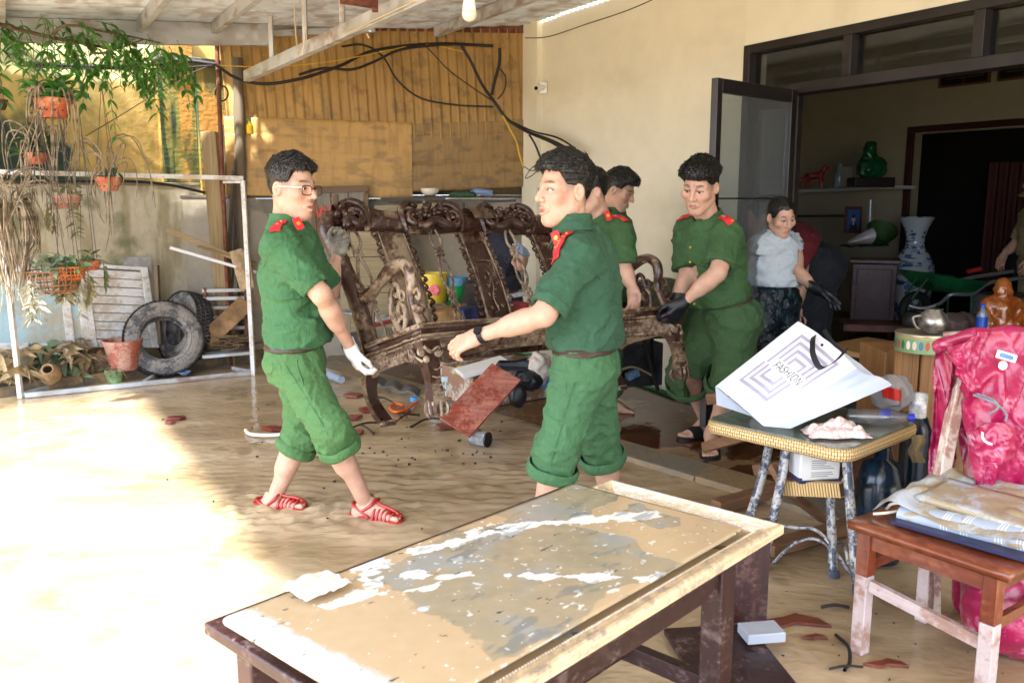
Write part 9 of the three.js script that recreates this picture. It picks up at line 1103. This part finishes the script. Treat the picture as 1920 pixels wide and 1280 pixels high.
{ // wheelbarrow
  const d = 7.6, c = at(1716, 590, d), gm = mat(0x14653a, 0.4, { map: rep(stainT, 2) }), sm = mat(0x9a9ea0, 0.35, { metalness: 0.7 }), t = thing('wheelbarrow', 'green wheelbarrow with grey tube frame standing inside the house', 'wheelbarrow', c.clone().setY(0.1)), w = at(1716, 582, d); part('tray', [slab(16, 12, (u, v) => { const p = at(mix(1706, 1822, u), mix(508, 522, u), d), q = at(mix(1738, 1800, u), mix(542, 546, u), d), s = Math.sin(v * PI), f = Math.cos(v * PI); return p.lerp(q, Math.min(1, s * 1.4)).add(V(0, 0, f * 0.27)); }, 0.004)], gm, t); const wy = mat(0x17181a, 0.7); const wl = part('wheel', [new THREE.TorusGeometry(0.135, 0.038, 10, 36).rotateY(0.35).translate(w.x, w.y, w.z)], wy, t); for (let i = 0; i < 6; i++) { const a = i * PI / 3; part('spoke', [rod(w, w.clone().add(V(Math.cos(a) * 0.11 * 0.94, Math.sin(a) * 0.11, -Math.cos(a) * 0.11 * 0.34)), 0.007, 0.007, 6)], gm, wl); }
  for (const z of [0.2, -0.2]) part('frame_tube', [tube([at(1690, 568, d), at(1722, 576, d), at(1748, 566, d), at(1762, 548, d), at(1800, 546, d), at(1828, 528, d), at(1870, 520, d), at(1925, 512, d)].map((p, i) => p.add(V(0, 0, z * clamp(i / 3)))), 0.017, 60, 9)], sm, t); part('grip', [rod(at(1842, 514, d).add(V(0, 0, -0.25)), at(1868, 508, d).add(V(0, 0, -0.25)), 0.022)], mat(0xa3241e, 0.5), t); for (const z of [0.2, -0.2]) { part('strut', [rod(at(1730, 520, d).add(V(0, 0, z * 0.5)), at(1704, 560, d).add(V(0, 0, z * 0.3)), 0.009)], gm, t); part('stand', [rod(at(1800, 547, d).add(V(0, 0, z)), at(1802, 590, d).setY(0.1).add(V(0, 0, z)), 0.011)], gm, t); part('stand_brace', [rod(at(1740, 568, d).add(V(0, 0, z * 0.8)), at(1790, 600, d).setY(0.14).add(V(0, 0, z)), 0.009)], gm, t); } }
{ const c = at(1876, 612, 5.3), t = thing('wooden_figurine', 'varnished carved wooden seated laughing figure behind the raincoat', 'figurine', c), f = limbs([[V(0, 0.04, 0), V(0, 0.11, 0.01), 0.085, 0.075], [V(-0.06, 0.14, 0), V(0.06, 0.14, 0), 0.045, 0.045], [V(-0.085, 0.14, 0), V(-0.115, 0.07, 0.05), 0.032, 0.028], [V(-0.115, 0.07, 0.05), V(-0.07, 0.03, 0.09), 0.027, 0.022], [V(0.085, 0.14, 0), V(0.11, 0.06, 0.05), 0.032, 0.028], [V(0.11, 0.06, 0.05), V(0.07, 0.03, 0.09), 0.027, 0.022], [V(-0.05, 0, 0.03), V(-0.13, -0.02, 0.08), 0.05, 0.04], [V(0.05, 0, 0.03), V(0.13, -0.02, 0.08), 0.05, 0.04]], 0.03), hd = (x, y, z) => { const X = x / 0.6, Y = (y - 0.225) / 0.6, Z = z / 0.6; return headField({ fat: 0.014, open: 0.003 })(X, Y, Z) * 0.6; }; part('figure', [meshOf((x, y, z) => smin(f(x, y, z), hd(x, y, z), 0.02) - 0.002 * n3(x * 40, y * 40, z * 40), [V(-0.15, -0.04, 0), V(0.15, 0.3, 0.1)], 0.06, 0.0065).rotateY(-0.25).translate(c.x, c.y, c.z)], mat(0xffffff, 0.18, { map: rep(muddy([0.50, 0.24, 0.09], [0.66, 0.40, 0.18], 0.4, 871, 0.15, 256), 4), clearcoat: 0.6 }), t); const pd = c.clone().add(V(0, -0.16, 0)); single('carved_plinth', [rbox(0.4, 0.2, 0.3, 0.02).translate(pd.x, pd.y, pd.z)], woodM(0x5a3018, 1, 2, 0.35), 'wooden plinth under the carved laughing figure', 'plinth'); single('low_bench', [rbox(1.4, 0.34, 0.5, 0.02).rotateY(-0.5).translate(pd.x + 0.2, 0.27, pd.z - 0.02)], woodM(0x3a2018, 1, 2, 0.4), 'dark low bench behind the raincoat carrying the carved figure', 'bench');
  const b = at(1840, 622, 5.1), bt = thing('soft_drink_bottle', 'small bottle with blue label and blue cap beside the carved figure', 'bottle', b), R = (pr) => lathe(pr, 20).translate(b.x, b.y, b.z); part('bottle_body', [R([[0, 0], [0.03, 0], [0.031, 0.1], [0.013, 0.135], [0.012, 0.15], [0, 0.15]])], mat(0xb8c4d8, 0.08, { transmission: 0.7, thickness: 0 }), bt); part('label', [R([[0.0318, 0.025], [0.0318, 0.09]])], mat(0x1f4fae, 0.35), bt); part('cap', [R([[0, 0.165], [0.0145, 0.165], [0.0145, 0.145]])], mat(0x2553b8, 0.35), bt); const k = at(1745, 608, 5.9); single('rubber_boot', [meshOf(limbs([[V(-0.13, 0.03, 0), V(0.05, 0.02, 0), 0.06, 0.06], [V(0.05, 0.02, 0), V(0.17, -0.01, 0.03), 0.055, 0.045]], 0.04), [V(-0.14, 0, 0), V(0.18, 0, 0)], 0.1, 0.012).translate(k.x, k.y, k.z)], mat(0x3f3a36, 0.6, { map: rep(stainT, 4) }), 'muddy grey rubber boot lying on the house floor', 'boot'); junkBox(1778, 603, 5.8, 0.11, 0.03, 0.04, 0.3, 0xc8c43c, 'small yellow bottle lying by the rubber boot', 'yellow tube', -0.4); single('pink_bundle', [meshOf((x, y, z) => ell(x, y, z, 0.13, 0.07, 0.1) - 0.02 * n3(x * 16, y * 16, z * 16), [V(0, 0, 0)], 0.18, 0.013).translate(...at(1802, 606, 5.5).toArray())], mat(0x7d6660, 0.7, { map: rep(mudT, 3) }), 'dull pink bundle of cloth left of the carved figure', 'bundle'); junkBox(1700, 612, 6.2, 0.9, 0.05, 0.3, -0.2, 0x5a3026, 'reddish brown plank lying on the house floor', 'plank'); }
{ const a = hs(1.35, 0.1, -5.4); single('red_curtain', [slab(40, 4, (u, v) => hs(1.05 + u * 0.5, mix(0.2, 1.85, v), -5.3 + 0.03 * Math.sin(u * 26)), 0.01)], mat(0x4a1614, 0.7), 'dark red hanging panel in the inner doorway', 'curtain'); single('dark_sofa', [meshOf((x, y, z) => Math.min(ell(x, y - 0.3, z, 0.5, 0.32, 0.4), ell(x + 0.1, y - 0.75, z + 0.1, 0.3, 0.34, 0.16)) - 0.03 * n3(x * 9, y * 9, z * 9), [V(-0.4, 0, 0), V(0.4, 0.9, 0)], 0.3, 0.03).translate(...hs(2.0, 0.1, -4.9).toArray())], mat(0x0e0d0e, 0.6), 'dark carved armchair standing in the inner doorway', 'armchair'); single('grey_counter', [hbox(2.3, 3.6, 0.1, 0.62, -3.7, -3.2, 0.01)], mat(0x77787a, 0.5, { map: rep(stainT, 1.5) }), 'low grey counter at the right edge inside the house', 'counter'); }

renderer.render(scene, camera);
